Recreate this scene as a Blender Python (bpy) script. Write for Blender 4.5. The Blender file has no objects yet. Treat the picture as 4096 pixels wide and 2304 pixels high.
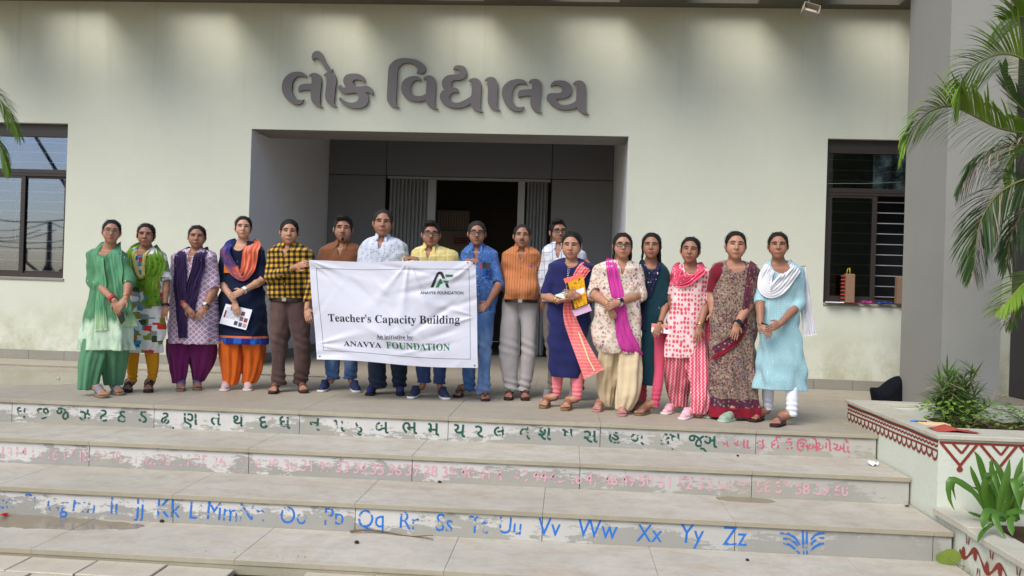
import bpy, math, random
import numpy as np
from mathutils import Vector, Matrix

SC = bpy.context.scene
COL = SC.collection
rng = random.Random(7)

# ---------------------------------------------------------------- camera, sky, sun, exposure
F_PX, YAW, PITCH, ROLL, DIST, CAM_H = 3436.33, .0647, .0032, .0317, 10.497, 1.0578
cyw, syw, cpt, spt = math.cos(YAW), math.sin(YAW), math.cos(PITCH), math.sin(PITCH)
fwd = np.array([-syw * cpt, cyw * cpt, spt]); rgt = np.array([cyw, syw, 0.]); upv = np.cross(rgt, fwd)
crl, srl = math.cos(ROLL), math.sin(ROLL)
rgt, upv = crl * rgt + srl * upv, -srl * rgt + crl * upv
CAM = np.array([0., -DIST, CAM_H])
cam = bpy.data.cameras.new('camera'); cam_o = bpy.data.objects.new('camera', cam); COL.objects.link(cam_o)
cam.sensor_width = 36; cam.lens = 36 * F_PX / 4096; cam.clip_start = .05; cam.clip_end = 500
m = Matrix.Identity(4)
for i in range(3):
    m[i][0], m[i][1], m[i][2], m[i][3] = rgt[i], upv[i], -fwd[i], CAM[i]
cam_o.matrix_world = m
SC.camera = cam_o
SC.cycles.max_bounces = 14; SC.cycles.diffuse_bounces = 10; SC.cycles.transparent_max_bounces = 12

world = bpy.data.worlds.new('World'); SC.world = world; world.use_nodes = True
wn = world.node_tree; bg = wn.nodes['Background']
sky = wn.nodes.new('ShaderNodeTexSky'); sky.sky_type = 'NISHITA'; sky.sun_disc = False
SUN_EL, SUN_AZ = math.radians(48), math.radians(212)   # azimuth clockwise from +Y
sky.sun_elevation = SUN_EL; sky.sun_rotation = SUN_AZ
sky.air_density = 1.0; sky.dust_density = 1.5; sky.ozone_density = 1.0; sky.altitude = 20
wn.links.new(sky.outputs[0], bg.inputs[0]); bg.inputs[1].default_value = .15
sun = bpy.data.lights.new('sun', 'SUN'); sun.energy = 2.2; sun.angle = math.radians(38); sun.color = (1, .96, .9)
sun_o = bpy.data.objects.new('sun', sun); COL.objects.link(sun_o)
sdir = Vector((math.sin(SUN_AZ) * math.cos(SUN_EL), math.cos(SUN_AZ) * math.cos(SUN_EL), math.sin(SUN_EL)))
sun_o.rotation_euler = sdir.to_track_quat('Z', 'Y').to_euler()
SC.view_settings.view_transform = 'Standard'; SC.view_settings.look = 'None'
SC.view_settings.exposure = .50; SC.view_settings.gamma = 1; SC.view_settings.use_curve_mapping = False

# ---------------------------------------------------------------- measuring helpers (photo measurements -> metres at a known depth)
def pix_ray(u, v):
    return fwd + rgt * (u - 2048) / F_PX - upv * (v - 1152) / F_PX
def on_y(u, v, y=0.):
    d = pix_ray(u, v); return CAM + d * ((y - CAM[1]) / d[1])
def on_z(u, v, z=0.):
    d = pix_ray(u, v); return CAM + d * ((z - CAM[2]) / d[2])
def on_x(u, v, x):
    d = pix_ray(u, v); return CAM + d * ((x - CAM[0]) / d[0])
S_ = 4096 / 2576
def dx(u, v): return (u * S_, v * S_)

# ---------------------------------------------------------------- material helpers
def _set(n, k, v):
    s = n.inputs[k]
    if isinstance(v, bpy.types.NodeSocket): n.id_data.links.new(v, s)
    elif isinstance(v, (tuple, list)) and s.type == 'RGBA' and len(v) == 3: s.default_value = (*v, 1)
    else: s.default_value = v
class NT:
    def __init__(self, name):
        self.m = bpy.data.materials.new(name); self.m.use_nodes = True; self.t = self.m.node_tree
        self.b = self.t.nodes['Principled BSDF']; self.out = self.t.nodes['Material Output']
        self._tc = None
    def n(self, typ, ins=None, **props):
        nd = self.t.nodes.new('ShaderNode' + typ)
        for k, v in props.items(): setattr(nd, k, v)
        for k, v in (ins or {}).items(): _set(nd, k, v)
        return nd
    @property
    def obj(self):
        if self._tc is None: self._tc = self.t.nodes.new('ShaderNodeTexCoord')
        return self._tc.outputs['Object']
    def mapping(self, vec=None, scale=(1, 1, 1), rot=(0, 0, 0), loc=(0, 0, 0)):
        return self.n('Mapping', {'Vector': vec or self.obj, 'Scale': scale, 'Rotation': rot, 'Location': loc}).outputs[0]
    def noise(self, scale=5, detail=4, vec=None, rough=.55, dist=0):
        return self.n('TexNoise', {'Vector': vec or self.obj, 'Scale': scale, 'Detail': detail, 'Roughness': rough, 'Distortion': dist}).outputs[0]
    def voro(self, scale=5, rnd=1, vec=None, out='Distance', feature='F1', metric='EUCLIDEAN'):
        return self.n('TexVoronoi', {'Vector': vec or self.obj, 'Scale': scale, 'Randomness': rnd}, feature=feature, distance=metric).outputs[out]
    def ramp(self, fac, stops, const=False):
        nd = self.n('ValToRGB', {'Fac': fac}); cr = nd.color_ramp
        if const: cr.interpolation = 'CONSTANT'
        while len(cr.elements) < len(stops): cr.elements.new(.5)
        for e, (p, c) in zip(cr.elements, stops):
            e.position = p; e.color = (*c, 1) if len(c) == 3 else c
        return nd.outputs[0]
    def math(self, op, a, b=0., c=0., clamp=False):
        nd = self.n('Math', operation=op, use_clamp=clamp)
        for i, v in enumerate((a, b, c)): _set(nd, i, v)
        return nd.outputs[0]
    def mix(self, fac, a, b, blend='MIX'):
        nd = self.n('Mix', data_type='RGBA', blend_type=blend)
        _set(nd, 0, fac); _set(nd, 6, a); _set(nd, 7, b); return nd.outputs[2]
    def sep(self, vec=None):
        return self.n('SeparateXYZ', {0: vec or self.obj}).outputs
    def step(self, v, a, b):
        return self.n('MapRange', {'Value': v, 'From Min': a, 'From Max': b}, clamp=True).outputs[0]
    def bump(self, h, strength=.3, dist=.01):
        bn = self.n('Bump', {'Height': h, 'Strength': strength, 'Distance': dist})
        self.t.links.new(bn.outputs[0], self.b.inputs['Normal'])
    def done(self, col, rough=.8, spec=.3, metal=0, **kw):
        _set(self.b, 'Base Color', col); _set(self.b, 'Roughness', rough)
        _set(self.b, 'Specular IOR Level', spec); _set(self.b, 'Metallic', metal)
        for k, v in kw.items(): _set(self.b, k, v)
        return self.m
def sr(*c):
    return tuple(((x / 255) / 12.92 if x / 255 <= .04045 else ((x / 255 + .055) / 1.055) ** 2.4) for x in c)
def grey(c, f): return tuple(x * f for x in c)
_mc = {}
def plain(name, col, rough=.7, spec=.3, var=.12, scale=9, bump=.0, bscale=80, metal=0, **kw):
    if name in _mc: return _mc[name]
    t = NT(name)
    c = t.mix(t.noise(scale, 5), grey(col, 1 - var), grey(col, 1 + var))
    if bump: t.bump(t.noise(bscale, 4), bump, .005)
    _mc[name] = t.done(c, rough, spec, metal, **kw); return _mc[name]

# ---------------------------------------------------------------- mesh helpers
def tag(o, label=None, cat=None, group=None, kind=None):
    if label: o['label'] = label
    if cat: o['category'] = cat
    if group: o['group'] = group
    if kind: o['kind'] = kind
    return o
def empty(name, loc=(0, 0, 0), rz=0, parent=None):
    o = bpy.data.objects.new(name, None); o.location = loc; o.rotation_euler = (0, 0, rz); o.empty_display_size = .1
    o.parent = parent; COL.objects.link(o); return o
def link(name, me, parent=None, loc=None, mats=None):
    o = bpy.data.objects.new(name, me); COL.objects.link(o)
    if parent is not None: o.parent = parent
    if loc is not None: o.location = loc
    if mats is not None:
        for mm in (mats if isinstance(mats, (list, tuple)) else [mats]): me.materials.append(mm)
    return o
class MB:
    """collects faces; build() links them as one mesh object"""
    def __init__(self): self.v = []; self.f = []; self.mi = []; self.sm = []
    def add(self, vs, fs, mi=0, smooth=False):
        b = len(self.v); self.v += [tuple(p) for p in vs]
        for f in fs: self.f.append(tuple(b + i for i in f)); self.mi.append(mi); self.sm.append(smooth)
        return self
    def box(self, x0, x1, y0, y1, z0, z1, mi=0, bev=0, mat=None, jit=0):
        if bev:
            b = bev; vs = []
            for (zx, ins) in ((z0, b), (z0 + b, 0), (z1 - b, 0), (z1, b)):
                vs += [(x0 + ins, y0 + ins, zx), (x1 - ins, y0 + ins, zx), (x1 - ins, y1 - ins, zx), (x0 + ins, y1 - ins, zx)]
            fs = [(3, 2, 1, 0), (12, 13, 14, 15)]
            for k in range(3):
                for i in range(4):
                    j = (i + 1) % 4; fs.append((k * 4 + i, k * 4 + j, k * 4 + 4 + j, k * 4 + 4 + i))
        else:
            vs = [(x0, y0, z0), (x1, y0, z0), (x1, y1, z0), (x0, y1, z0), (x0, y0, z1), (x1, y0, z1), (x1, y1, z1), (x0, y1, z1)]
            fs = [(3, 2, 1, 0), (4, 5, 6, 7), (0, 1, 5, 4), (1, 2, 6, 5), (2, 3, 7, 6), (3, 0, 4, 7)]
        if mat is not None: vs = [tuple(mat @ Vector(p)) for p in vs]
        return self.add(vs, fs, mi)
    def quad(self, a, b, c, d, mi=0): return self.add([a, b, c, d], [(0, 1, 2, 3)], mi)
    def tube(self, pts, r, n=6, mi=0, cap=True, flat=1):
        pts = [Vector(p) for p in pts]; rs = r if isinstance(r, (list, tuple)) else [r] * len(pts)
        vs = []; up = None
        for i, p in enumerate(pts):
            d = (pts[min(i + 1, len(pts) - 1)] - pts[max(i - 1, 0)]).normalized()
            if up is None: up = d.orthogonal().normalized()
            a = (up - d * up.dot(d))
            a = a.normalized() if a.length > 1e-6 else d.orthogonal().normalized()
            up = a; b = d.cross(a)
            for k in range(n):
                t = 2 * math.pi * k / n
                vs.append(p + (a * math.cos(t) + b * math.sin(t) * flat) * rs[i])
        fs = []
        for i in range(len(pts) - 1):
            for k in range(n):
                j = (k + 1) % n; fs.append((i * n + k, i * n + j, i * n + n + j, i * n + n + k))
        if cap: fs += [tuple(range(n))[::-1], tuple((len(pts) - 1) * n + k for k in range(n))]
        return self.add(vs, fs, mi, True)
    def ball(self, c, r, n=10, mm=6, mi=0):
        rx, ry, rz = r if isinstance(r, (tuple, list)) else (r, r, r); vs = [(c[0], c[1], c[2] + rz)]
        for i in range(1, mm):
            p = math.pi * i / mm
            for k in range(n):
                t = 2 * math.pi * k / n
                vs.append((c[0] + rx * math.sin(p) * math.cos(t), c[1] + ry * math.sin(p) * math.sin(t), c[2] + rz * math.cos(p)))
        vs.append((c[0], c[1], c[2] - rz)); L = len(vs) - 1; fs = []
        for k in range(n):
            j = (k + 1) % n; fs.append((0, 1 + k, 1 + j)); fs.append((L, L - n + j, L - n + k))
            for i in range(mm - 2): fs.append((1 + i * n + k, 1 + i * n + n + k, 1 + i * n + n + j, 1 + i * n + j))
        return self.add(vs, fs, mi, True)
    def poly_prism(self, pts2, f3, h, mi=0, side_mi=None):
        """closed outline (list of 2-D points, CCW seen from outside) -> prism; f3(p, t) gives the 3-D point, t in 0..h"""
        n = len(pts2); vs = [f3(p, 0) for p in pts2] + [f3(p, h) for p in pts2]
        self.add(vs, [tuple(range(n))[::-1], tuple(range(n, 2 * n))], mi)
        b = len(self.v) - 2 * n
        for i in range(n):
            j = (i + 1) % n; self.f.append((b + i, b + j, b + n + j, b + n + i)); self.mi.append(mi if side_mi is None else side_mi); self.sm.append(False)
        return self
    def mesh(self, name='mesh'):
        me = bpy.data.meshes.new(name); me.from_pydata([tuple(map(float, p)) for p in self.v], [], self.f)
        me.polygons.foreach_set('material_index', self.mi); me.polygons.foreach_set('use_smooth', self.sm); me.update(); return me
    def build(self, name, mats, parent=None, loc=None):
        return link(name, self.mesh(name), parent, loc, mats)
def box_obj(name, x0, x1, y0, y1, z0, z1, mt, parent=None, bev=0):
    return MB().box(x0, x1, y0, y1, z0, z1, bev=bev).build(name, mt, parent)
def text_mesh(body, size, extrude=0, offset=0, shear=0, align='LEFT', space=1.0, lspace=1.0):
    cu = bpy.data.curves.new('text', 'FONT'); cu.body = body; cu.size = size; cu.extrude = extrude; cu.offset = offset
    cu.shear = shear; cu.align_x = align; cu.resolution_u = 3; cu.space_character = space; cu.space_line = lspace
    o = bpy.data.objects.new('text', cu); COL.objects.link(o)
    bpy.context.view_layer.update()
    me = bpy.data.meshes.new_from_object(o.evaluated_get(bpy.context.evaluated_depsgraph_get()))
    bpy.data.objects.remove(o); bpy.data.curves.remove(cu); return me
def mverts(me):
    a = np.empty(len(me.vertices) * 3, np.float32); me.vertices.foreach_get('co', a); return a.reshape(-1, 3)
def setverts(me, a): me.vertices.foreach_set('co', np.asarray(a, np.float32).ravel()); me.update()
def math_bold(s):
    r = ''
    for ch in s:
        if 'A' <= ch <= 'Z': r += chr(0x1D400 + ord(ch) - 65)
        elif 'a' <= ch <= 'z': r += chr(0x1D41A + ord(ch) - 97)
        else: r += ch
    return r
# ================================================================ SETTING
R_ = .1949                       # riser height
NOSE = [-3.468, -4.146, -4.848, -5.523]
XR = 2.5                         # right end of the steps
# --- materials
def wall_mat():
    t = NT('painted_plaster')
    v = t.obj; n1 = t.noise(.7, 6); n2 = t.noise(3.2, 8, rough=.7); n3 = t.noise(30, 4)
    c = t.mix(n1, sr(194, 196, 179), sr(205, 207, 191))
    c = t.mix(t.step(n2, .35, .75), c, sr(196, 197, 181))
    s = t.sep()
    # rising damp and algae near the floor
    low = t.math('SUBTRACT', 1, t.step(s[2], .0, .85), clamp=True)
    dirt = t.math('MULTIPLY', low, t.step(t.noise(2.6, 10, rough=.75), .42, .62))
    c = t.mix(t.math('MULTIPLY', dirt, .75), c, sr(146, 142, 106))
    c = t.mix(t.math('MULTIPLY', t.step(t.noise(9, 8, rough=.8), .60, .74), t.math('MULTIPLY', low, .6)), c, sr(96, 90, 68))
    # scuffs
    sc = t.step(t.noise(14, 3, t.mapping(scale=(1, 1, 5)), .8), .72, .80)
    c = t.mix(t.math('MULTIPLY', sc, .12), c, sr(140, 138, 124))
    stk = t.math('MULTIPLY', t.step(t.noise(5, 5, t.mapping(scale=(1, 1, .06)), .6), .58, .72), t.step(s[2], 2.2, 4.4))
    c = t.mix(t.math('MULTIPLY', stk, .22), c, sr(140, 138, 118))
    hi = t.math('MULTIPLY', t.step(s[2], 3.2, 4.6), t.step(t.noise(1.2, 4), .35, .7))
    c = t.mix(t.math('MULTIPLY', hi, .35), c, sr(172, 170, 140))
    t.bump(t.math('ADD', n3, t.math('MULTIPLY', n2, .6)), .35, .006)
    return t.done(c, .88, .2)
M_WALL = wall_mat()
def recess_mat():
    t = NT('recess_plaster'); n1 = t.noise(1.1, 6); s = t.sep()
    c = t.mix(n1, sr(214, 214, 219), sr(226, 226, 230))
    c = t.mix(t.math('MULTIPLY', t.step(t.noise(5, 9, rough=.8), .64, .72), .45), c, sr(100, 98, 92))
    c = t.mix(t.step(t.voro(2.4), .035, .02), c, sr(80, 78, 74))
    t.bump(t.noise(28, 4), .3, .006); return t.done(c, .85, .2)
M_REC = recess_mat()
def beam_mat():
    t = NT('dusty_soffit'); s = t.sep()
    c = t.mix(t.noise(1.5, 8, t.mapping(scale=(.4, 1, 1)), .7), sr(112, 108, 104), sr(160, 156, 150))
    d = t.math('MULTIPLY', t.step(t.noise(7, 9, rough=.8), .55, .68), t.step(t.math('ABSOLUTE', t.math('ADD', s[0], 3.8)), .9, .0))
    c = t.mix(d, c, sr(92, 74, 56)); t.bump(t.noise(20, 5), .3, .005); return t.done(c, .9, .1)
def stone_mat(name, a, b, stain=.5, dust=.0, seed=0., wet=None):
    t = NT(name); mv = t.mapping(loc=(seed, seed * .7, seed))
    n1 = t.noise(.9, 8, mv, .65); n2 = t.noise(6, 10, mv, .75); n3 = t.noise(60, 4, mv)
    c = t.mix(t.step(n1, .3, .7), a, b)
    c = t.mix(t.math('MULTIPLY', t.step(n2, .45, .75), stain), c, sr(138, 128, 112))
    c = t.mix(t.math('MULTIPLY', t.step(t.noise(2.1, 10, t.mapping(scale=(1, 2.4, 1), loc=(seed, 3, 0)), .7), .52, .72), dust), c, sr(170, 142, 112))
    c = t.mix(t.math('MULTIPLY', t.step(n3, .68, .78), .3), c, sr(110, 102, 92))
    vein = t.math('ABSOLUTE', t.math('SUBTRACT', t.noise(1.7, 5, t.mapping(rot=(0, 0, .5), scale=(1, 3, 1), loc=(seed, 0, 0)), .6, 1.2), .5))
    c = t.mix(t.math('MULTIPLY', t.step(vein, .02, .0), .14), c, sr(126, 116, 100))
    rough = t.math('ADD', .42, t.math('MULTIPLY', n2, .35))
    if wet:
        for (wx, wy, rx, ry) in wet:
            s = t.sep()
            e = t.math('ADD', t.math('POWER', t.math('DIVIDE', t.math('SUBTRACT', s[0], wx), rx), 2), t.math('POWER', t.math('DIVIDE', t.math('SUBTRACT', s[1], wy), ry), 2))
            e = t.math('ADD', e, t.math('MULTIPLY', t.math('SUBTRACT', t.noise(5, 5), .5), 1.6))
            w = t.step(e, 1.0, .93)
            c = t.mix(t.math('MULTIPLY', w, .8), c, sr(118, 104, 78)); rough = t.mix(w, rough, (.12, .12, .12))
    t.bump(t.math('ADD', n2, t.math('MULTIPLY', n3, .5)), .12, .004)
    return t.done(c, rough, .35)
M_FLOOR = stone_mat('porch_stone', sr(152, 143, 127), sr(168, 160, 144), .5, .25, 3., wet=[(-5.75, -1.95, 1.30, .62), (-5.0, -.8, 2.4, .12)])
M_TREAD = stone_mat('tread_stone', sr(168, 161, 147), sr(188, 182, 168), .6, .5, 1.)
M_TREAD_LOW = stone_mat('lowest_tread_stone', sr(170, 163, 149), sr(190, 184, 170), .55, .55, 5., wet=[(-3.75, -4.98, 1.05, .16), (-4.1, -5.15, .42, .20)])
M_TREAD_MID = stone_mat('middle_tread_stone', sr(167, 160, 146), sr(187, 181, 167), .6, .55, 9., wet=[(1.32, -4.22, .22, .09)])
M_PAVER = stone_mat('paving_stone', sr(176, 165, 147), sr(192, 182, 164), .4, .4, 7.)
M_NOSE = stone_mat('slab_edge', sr(146, 139, 118), sr(168, 160, 139), .5, .1, 2.)
def riser_mat(name, white, seed, top=None):
    """grey cement riser with whitewash that has flaked off in patches, thickest under the nosing"""
    t = NT(name); s = t.sep(); mv = t.mapping(scale=(1, 1, 1.8), loc=(seed, 0, seed))
    c = t.mix(t.noise(2.2, 6, mv), sr(138, 136, 130), sr(158, 156, 148))
    c = t.mix(t.math('MULTIPLY', t.step(t.noise(1.3, 4, mv), .5, .7), .5), c, sr(168, 162, 142))
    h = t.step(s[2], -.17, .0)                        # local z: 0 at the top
    thick = t.noise(2.4, 3, t.mapping(scale=(1, 1, .5), loc=(seed * 2, 0, 0)))
    f = t.math('ADD', t.math('MULTIPLY', t.noise(13, 10, t.mapping(scale=(.75, 1, 2.4), loc=(seed, 0, 2 * seed)), .74), 1.0), t.math('MULTIPLY', h, .34))
    f = t.math('ADD', f, t.math('MULTIPLY', t.math('SUBTRACT', thick, .5), .9))
    w = t.step(f, white, white + .02)
    fade = t.step(s[0], 1.9, -1.2)
    c = t.mix(t.math('MULTIPLY', w, t.math('ADD', .35, t.math('MULTIPLY', fade, .6))), c, t.mix(t.noise(12, 4), sr(184, 181, 175), sr(202, 199, 195)))
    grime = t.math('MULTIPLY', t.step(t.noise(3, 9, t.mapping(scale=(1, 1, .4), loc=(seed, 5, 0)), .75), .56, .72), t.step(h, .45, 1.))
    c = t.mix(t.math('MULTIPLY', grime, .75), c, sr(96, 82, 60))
    edge = t.math('MULTIPLY', t.step(h, .66, .84), t.math('ADD', .25, t.math('MULTIPLY', t.step(t.noise(6, 6), .45, .6), .55)))  # dark line under the nosing: grime plus the nosing's shadow put into the colour
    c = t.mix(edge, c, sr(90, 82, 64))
    t.bump(t.math('ADD', t.math('MULTIPLY', w, .6), t.noise(40, 5)), .25, .003)
    return t.done(c, .75, .3)
M_GREY = plain('grey_column_paint', sr(140, 139, 133), .85, .2, .07, 2.0, .5, 45)
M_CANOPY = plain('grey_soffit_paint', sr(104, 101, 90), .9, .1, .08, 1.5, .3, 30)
M_SKIRT = stone_mat('skirting_stone', sr(126, 122, 112), sr(146, 142, 132), .5, .1, 4.)
M_DARKPANEL = plain('dark_composite_panel', sr(122, 123, 128), .55, .35, .05, 1.2)
M_JOINT = plain('panel_joint', sr(18, 18, 20), .9)
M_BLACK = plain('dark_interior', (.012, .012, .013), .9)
M_STEEL = plain('galvanised_steel', sr(172, 174, 178), .45, .5, .10, 3, metal=.35)
M_STEELD = plain('worn_steel_frame', sr(158, 160, 164), .5, .5, .1, 3, metal=.2)
M_BRONZE = plain('brown_aluminium', sr(50, 42, 38), .45, .4, .06, 2)
M_GRILL = plain('pale_grille_bar', sr(150, 152, 156), .5, .4, .05)
M_GRILLW = plain('white_grille_bar', sr(236, 238, 240), .5, .4, .05)
M_LETTER = plain('grey_letter_face', sr(112, 106, 106), .6, .35, .05, 3)
M_LETTERS = plain('letter_edge', sr(62, 40, 34), .8, .2)
M_SOIL = plain('planter_soil', sr(74, 56, 42), .95, .1, .35, 22, .9, 40)
M_PLANTER = NT('planter_wall_paint')
def planter_mat():
    t = M_PLANTER; c = t.mix(t.noise(2, 7), sr(192, 196, 180), sr(202, 206, 192))
    c = t.mix(t.math('MULTIPLY', t.step(t.noise(6, 9, rough=.8), .60, .70), .35), c, sr(150, 146, 128))
    z = t.sep()[2]
    c = t.mix(t.math('MULTIPLY', t.step(z, -.30, -.60), t.step(t.noise(5, 8, rough=.8), .42, .60)), c, sr(150, 134, 108))
    t.bump(t.noise(35, 5), .5, .006); return t.done(c, .8, .25)
M_PLANTER = planter_mat()
M_MAROON = plain('maroon_paint', sr(128, 52, 40), .7, .3, .15, 30)

# --- ground and sky side
gm = MB(); gm.quad((-60, -60, -.70), (60, -60, -.70), (60, 14, -.70), (-60, 14, -.70))
def ground_mat():
    t = NT('bare_earth'); c = t.mix(t.noise(.6, 9, rough=.7), sr(120, 104, 80), sr(160, 146, 120)); t.bump(t.noise(20, 6), .5, .02); return t.done(c, .95, .1)
tag(gm.build('ground', ground_mat()), kind='structure')

# --- porch floor laid in slabs
SL = 1.25; X0 = -4.6976
def joints(x_off, lo=-9.6, hi=XR):
    xs = [x_off + i * SL for i in range(-12, 12)]
    return [lo] + [x for x in xs if lo + .05 < x < hi - .05] + [hi]
floor = empty('porch_floor'); tag(floor, kind='structure')
box_obj('floor_bed', -9.6, 9, -3.40, 7.3, -.69, -.062, M_JOINT, floor)
def slab(x0, x1, y0, y1, z1, th, mt, parent, g=.002, name='slab', ov=0):
    return MB().box(x0 + g, x1 - g, y0, y1, z1 - th, z1, bev=.005).build(name, mt, parent)
def nosed(o):
    for p in o.data.polygons:
        if p.normal.y < -.6: p.material_index = 1
xs = joints(X0)
for a, b in zip(xs[:-1], xs[1:]):
    mb_ = MB(); mb_.box(a + .001, b - .001, NOSE[0], -2.20, -.030, 0, bev=.002); nosed(mb_.build('slab', [M_FLOOR, M_NOSE], floor))
rows = [(-2.20, -1.1), (-1.1, 0.0)]
for k, (ya, yb) in enumerate(rows):
    xs2 = joints(X0 + .31 * (k + 1), hi=8.9)
    for a, b in zip(xs2[:-1], xs2[1:]):
        MB().box(a + .0008, b - .0008, ya + .0008, yb - .0008, -.030, -.0 - .0006 * ((k + 1) % 2), bev=.001).build('slab', M_FLOOR, floor)
MB().box(XR + .0, 8.9, -2.66, -2.204, -.030, 0, bev=.002).build('slab', M_FLOOR, floor)
for k in range(3):
    xs2 = [-4.004 + i * 1.172 for i in range(5)]
    for a, b in zip(xs2[:-1], xs2[1:]):
        MB().box(a + .002, b - .002, .002 + k * 1.16, 1.158 + k * 1.16, -.030, 0, bev=.002).build('slab', M_FLOOR, floor)
MB().box(-4.0, .7, 3.485, 7.2, -.06, -.004).build('inner_floor', plain('hall_floor', sr(90, 86, 80), .4), floor)

# --- steps: a bed, tread slabs and riser panels
steps = empty('entrance_steps'); tag(steps, kind='structure')
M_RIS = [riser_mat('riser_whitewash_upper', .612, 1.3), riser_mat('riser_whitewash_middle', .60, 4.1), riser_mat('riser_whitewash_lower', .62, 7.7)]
for k in range(3):
    zt = -R_ * k; zb = -R_ * (k + 1); yn = NOSE[k]
    box_obj('step_core', -9.6, XR, yn + .05, NOSE[0] + .12, zb - .03, zt - .032, M_JOINT, steps)
    xo = X0 + [0, -.17, -.42][k]; xs = joints(xo)
    for a, b in zip(xs[:-1], xs[1:]):          # riser panels, local z 0 at their top
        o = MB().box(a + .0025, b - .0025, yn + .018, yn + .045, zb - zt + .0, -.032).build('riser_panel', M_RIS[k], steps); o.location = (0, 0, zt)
    xo = X0 + [-.17, -.42, .28][k]; xs = joints(xo)
    mt = [M_TREAD, M_TREAD_MID, M_TREAD_LOW][k]
    for a, b in zip(xs[:-1], xs[1:]):
        nosed(MB().box(a + .001, b - .001, NOSE[k + 1], yn + .0185, zb - .032, zb, bev=.002).build('tread_slab', [mt, M_NOSE], steps))
# front edge of the lowest tread stands a little above the paving
box_obj('step_core', -9.6, 2.5, NOSE[3] + .03, NOSE[2] + .05, -.70, -3 * R_ - .034, M_JOINT, steps)
MB().box(-9.6, 2.5, NOSE[3] + .006, NOSE[3] + .029, -.70, -3 * R_ - .0325).build('step_core', M_NOSE, steps)
# extra lowest tread strip right of the steps, in front of the low planter
# --- paving tiles
pav = empty('paving'); tag(pav, kind='structure')
ty = NOSE[3] - .006; row = 0; r2 = random.Random(3)
meshes = []
for w in (.40,):
    pass
while ty > -7.6:
    dpt = .30 if row else .26
    xx = -8.2 + (row % 2) * .21 + r2.uniform(-.03, .03)
    while xx < 3.4:
        w = .42 + r2.uniform(-.012, .012)
        if not (row == 0 and -2.30 < xx < -1.85) and not (xx > 2.3 and ty > -6.6 and False):
            dz = r2.uniform(-.006, .004)
            o = MB().box(0, w - .010, -dpt + .009, 0, -.045, 0, bev=.004).build('paving_tile', M_PAVER, pav)
            o.location = (xx, ty, -.632 + dz); o.rotation_euler = (r2.uniform(-.006, .006), r2.uniform(-.006, .006), r2.uniform(-.012, .012))
        xx += w
    ty -= dpt; row += 1
MB().box(-60, 60, -7.6, NOSE[3] + .02, -.699, -.672).build('paving_bed', plain('gap_soil', sr(60, 48, 36), .95, .1, .4, 14), pav)

# --- front wall with its openings
ZT = 4.552
bw = empty('building_wall'); tag(bw, 'pale green plastered front wall with wide entrance recess and two windows', 'wall')
WX = [(-7.75, -6.384), (-4.004, .684), (3.051, 4.42)]
ZW0, ZW1, ZD = 1.035, 3.0, 2.975
mb = MB(); D_ = .25
def wbox(x0, x1, z0, z1, y1=D_): mb.box(x0, x1, 0, y1, z0, z1)
wbox(-9.6, WX[0][0], 0, ZT); wbox(WX[0][0], WX[0][1], 0, ZW0); wbox(WX[0][0], WX[0][1], ZW1, ZT)
wbox(WX[0][1], WX[1][0], 0, ZT); wbox(WX[1][1], WX[2][0], 0, ZT); wbox(WX[2][0], WX[2][1], 0, ZW0); wbox(WX[2][0], WX[2][1], ZW1, ZT)
wbox(WX[2][1], 9.0, 0, ZT); wbox(WX[1][0], WX[1][1], ZD + .002, ZT)
wall = mb.build('plaster', M_WALL, bw)
# recess: side walls, beam soffit, ceiling
REC = 3.5
box_obj('recess_side', WX[1][0] - .12, WX[1][0], D_ + .001, REC + .2, 0, 3.6, M_REC, bw)
box_obj('recess_side', WX[1][1], WX[1][1] + .12, D_ + .001, REC + .2, 0, 3.6, M_REC, bw)
box_obj('jamb_lining', WX[1][0] - .001, WX[1][0] + .003, .003, D_, 0, ZD, M_REC, bw)
box_obj('jamb_lining', WX[1][1] - .003, WX[1][1] + .001, .003, D_, 0, ZD, M_REC, bw)
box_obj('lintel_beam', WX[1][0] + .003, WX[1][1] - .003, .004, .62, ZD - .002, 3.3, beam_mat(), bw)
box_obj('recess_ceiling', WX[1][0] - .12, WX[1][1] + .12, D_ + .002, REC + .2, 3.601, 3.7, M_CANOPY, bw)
sk = empty('skirting'); tag(sk, kind='structure')
def skirt(x0, x1, y0, y1, n):
    for i in range(n):
        a, b = x0 + (x1 - x0) * i / n, x0 + (x1 - x0) * (i + 1) / n
        MB().box(a + .002, b - .002, y0, y1, .0, .118 + rng.uniform(-.003, .003), bev=.003).build('skirting_tile', M_SKIRT, sk)
def skirt_y(x0, x1, y0, y1, n):
    for i in range(n):
        a, b = y0 + (y1 - y0) * i / n, y0 + (y1 - y0) * (i + 1) / n
        MB().box(x0, x1, a + .002, b - .002, .0, .118, bev=.003).build('skirting_tile', M_SKIRT, sk)
skirt(-9.6, WX[1][0] + .012, -.014, -.0, 12); skirt(WX[1][1] - .012, 4.8, -.014, 0, 9)
skirt_y(WX[1][0] + .003, WX[1][0] + .015, .0, REC, 5); skirt_y(WX[1][1] - .015, WX[1][1] - .003, .0, REC, 5)

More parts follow.
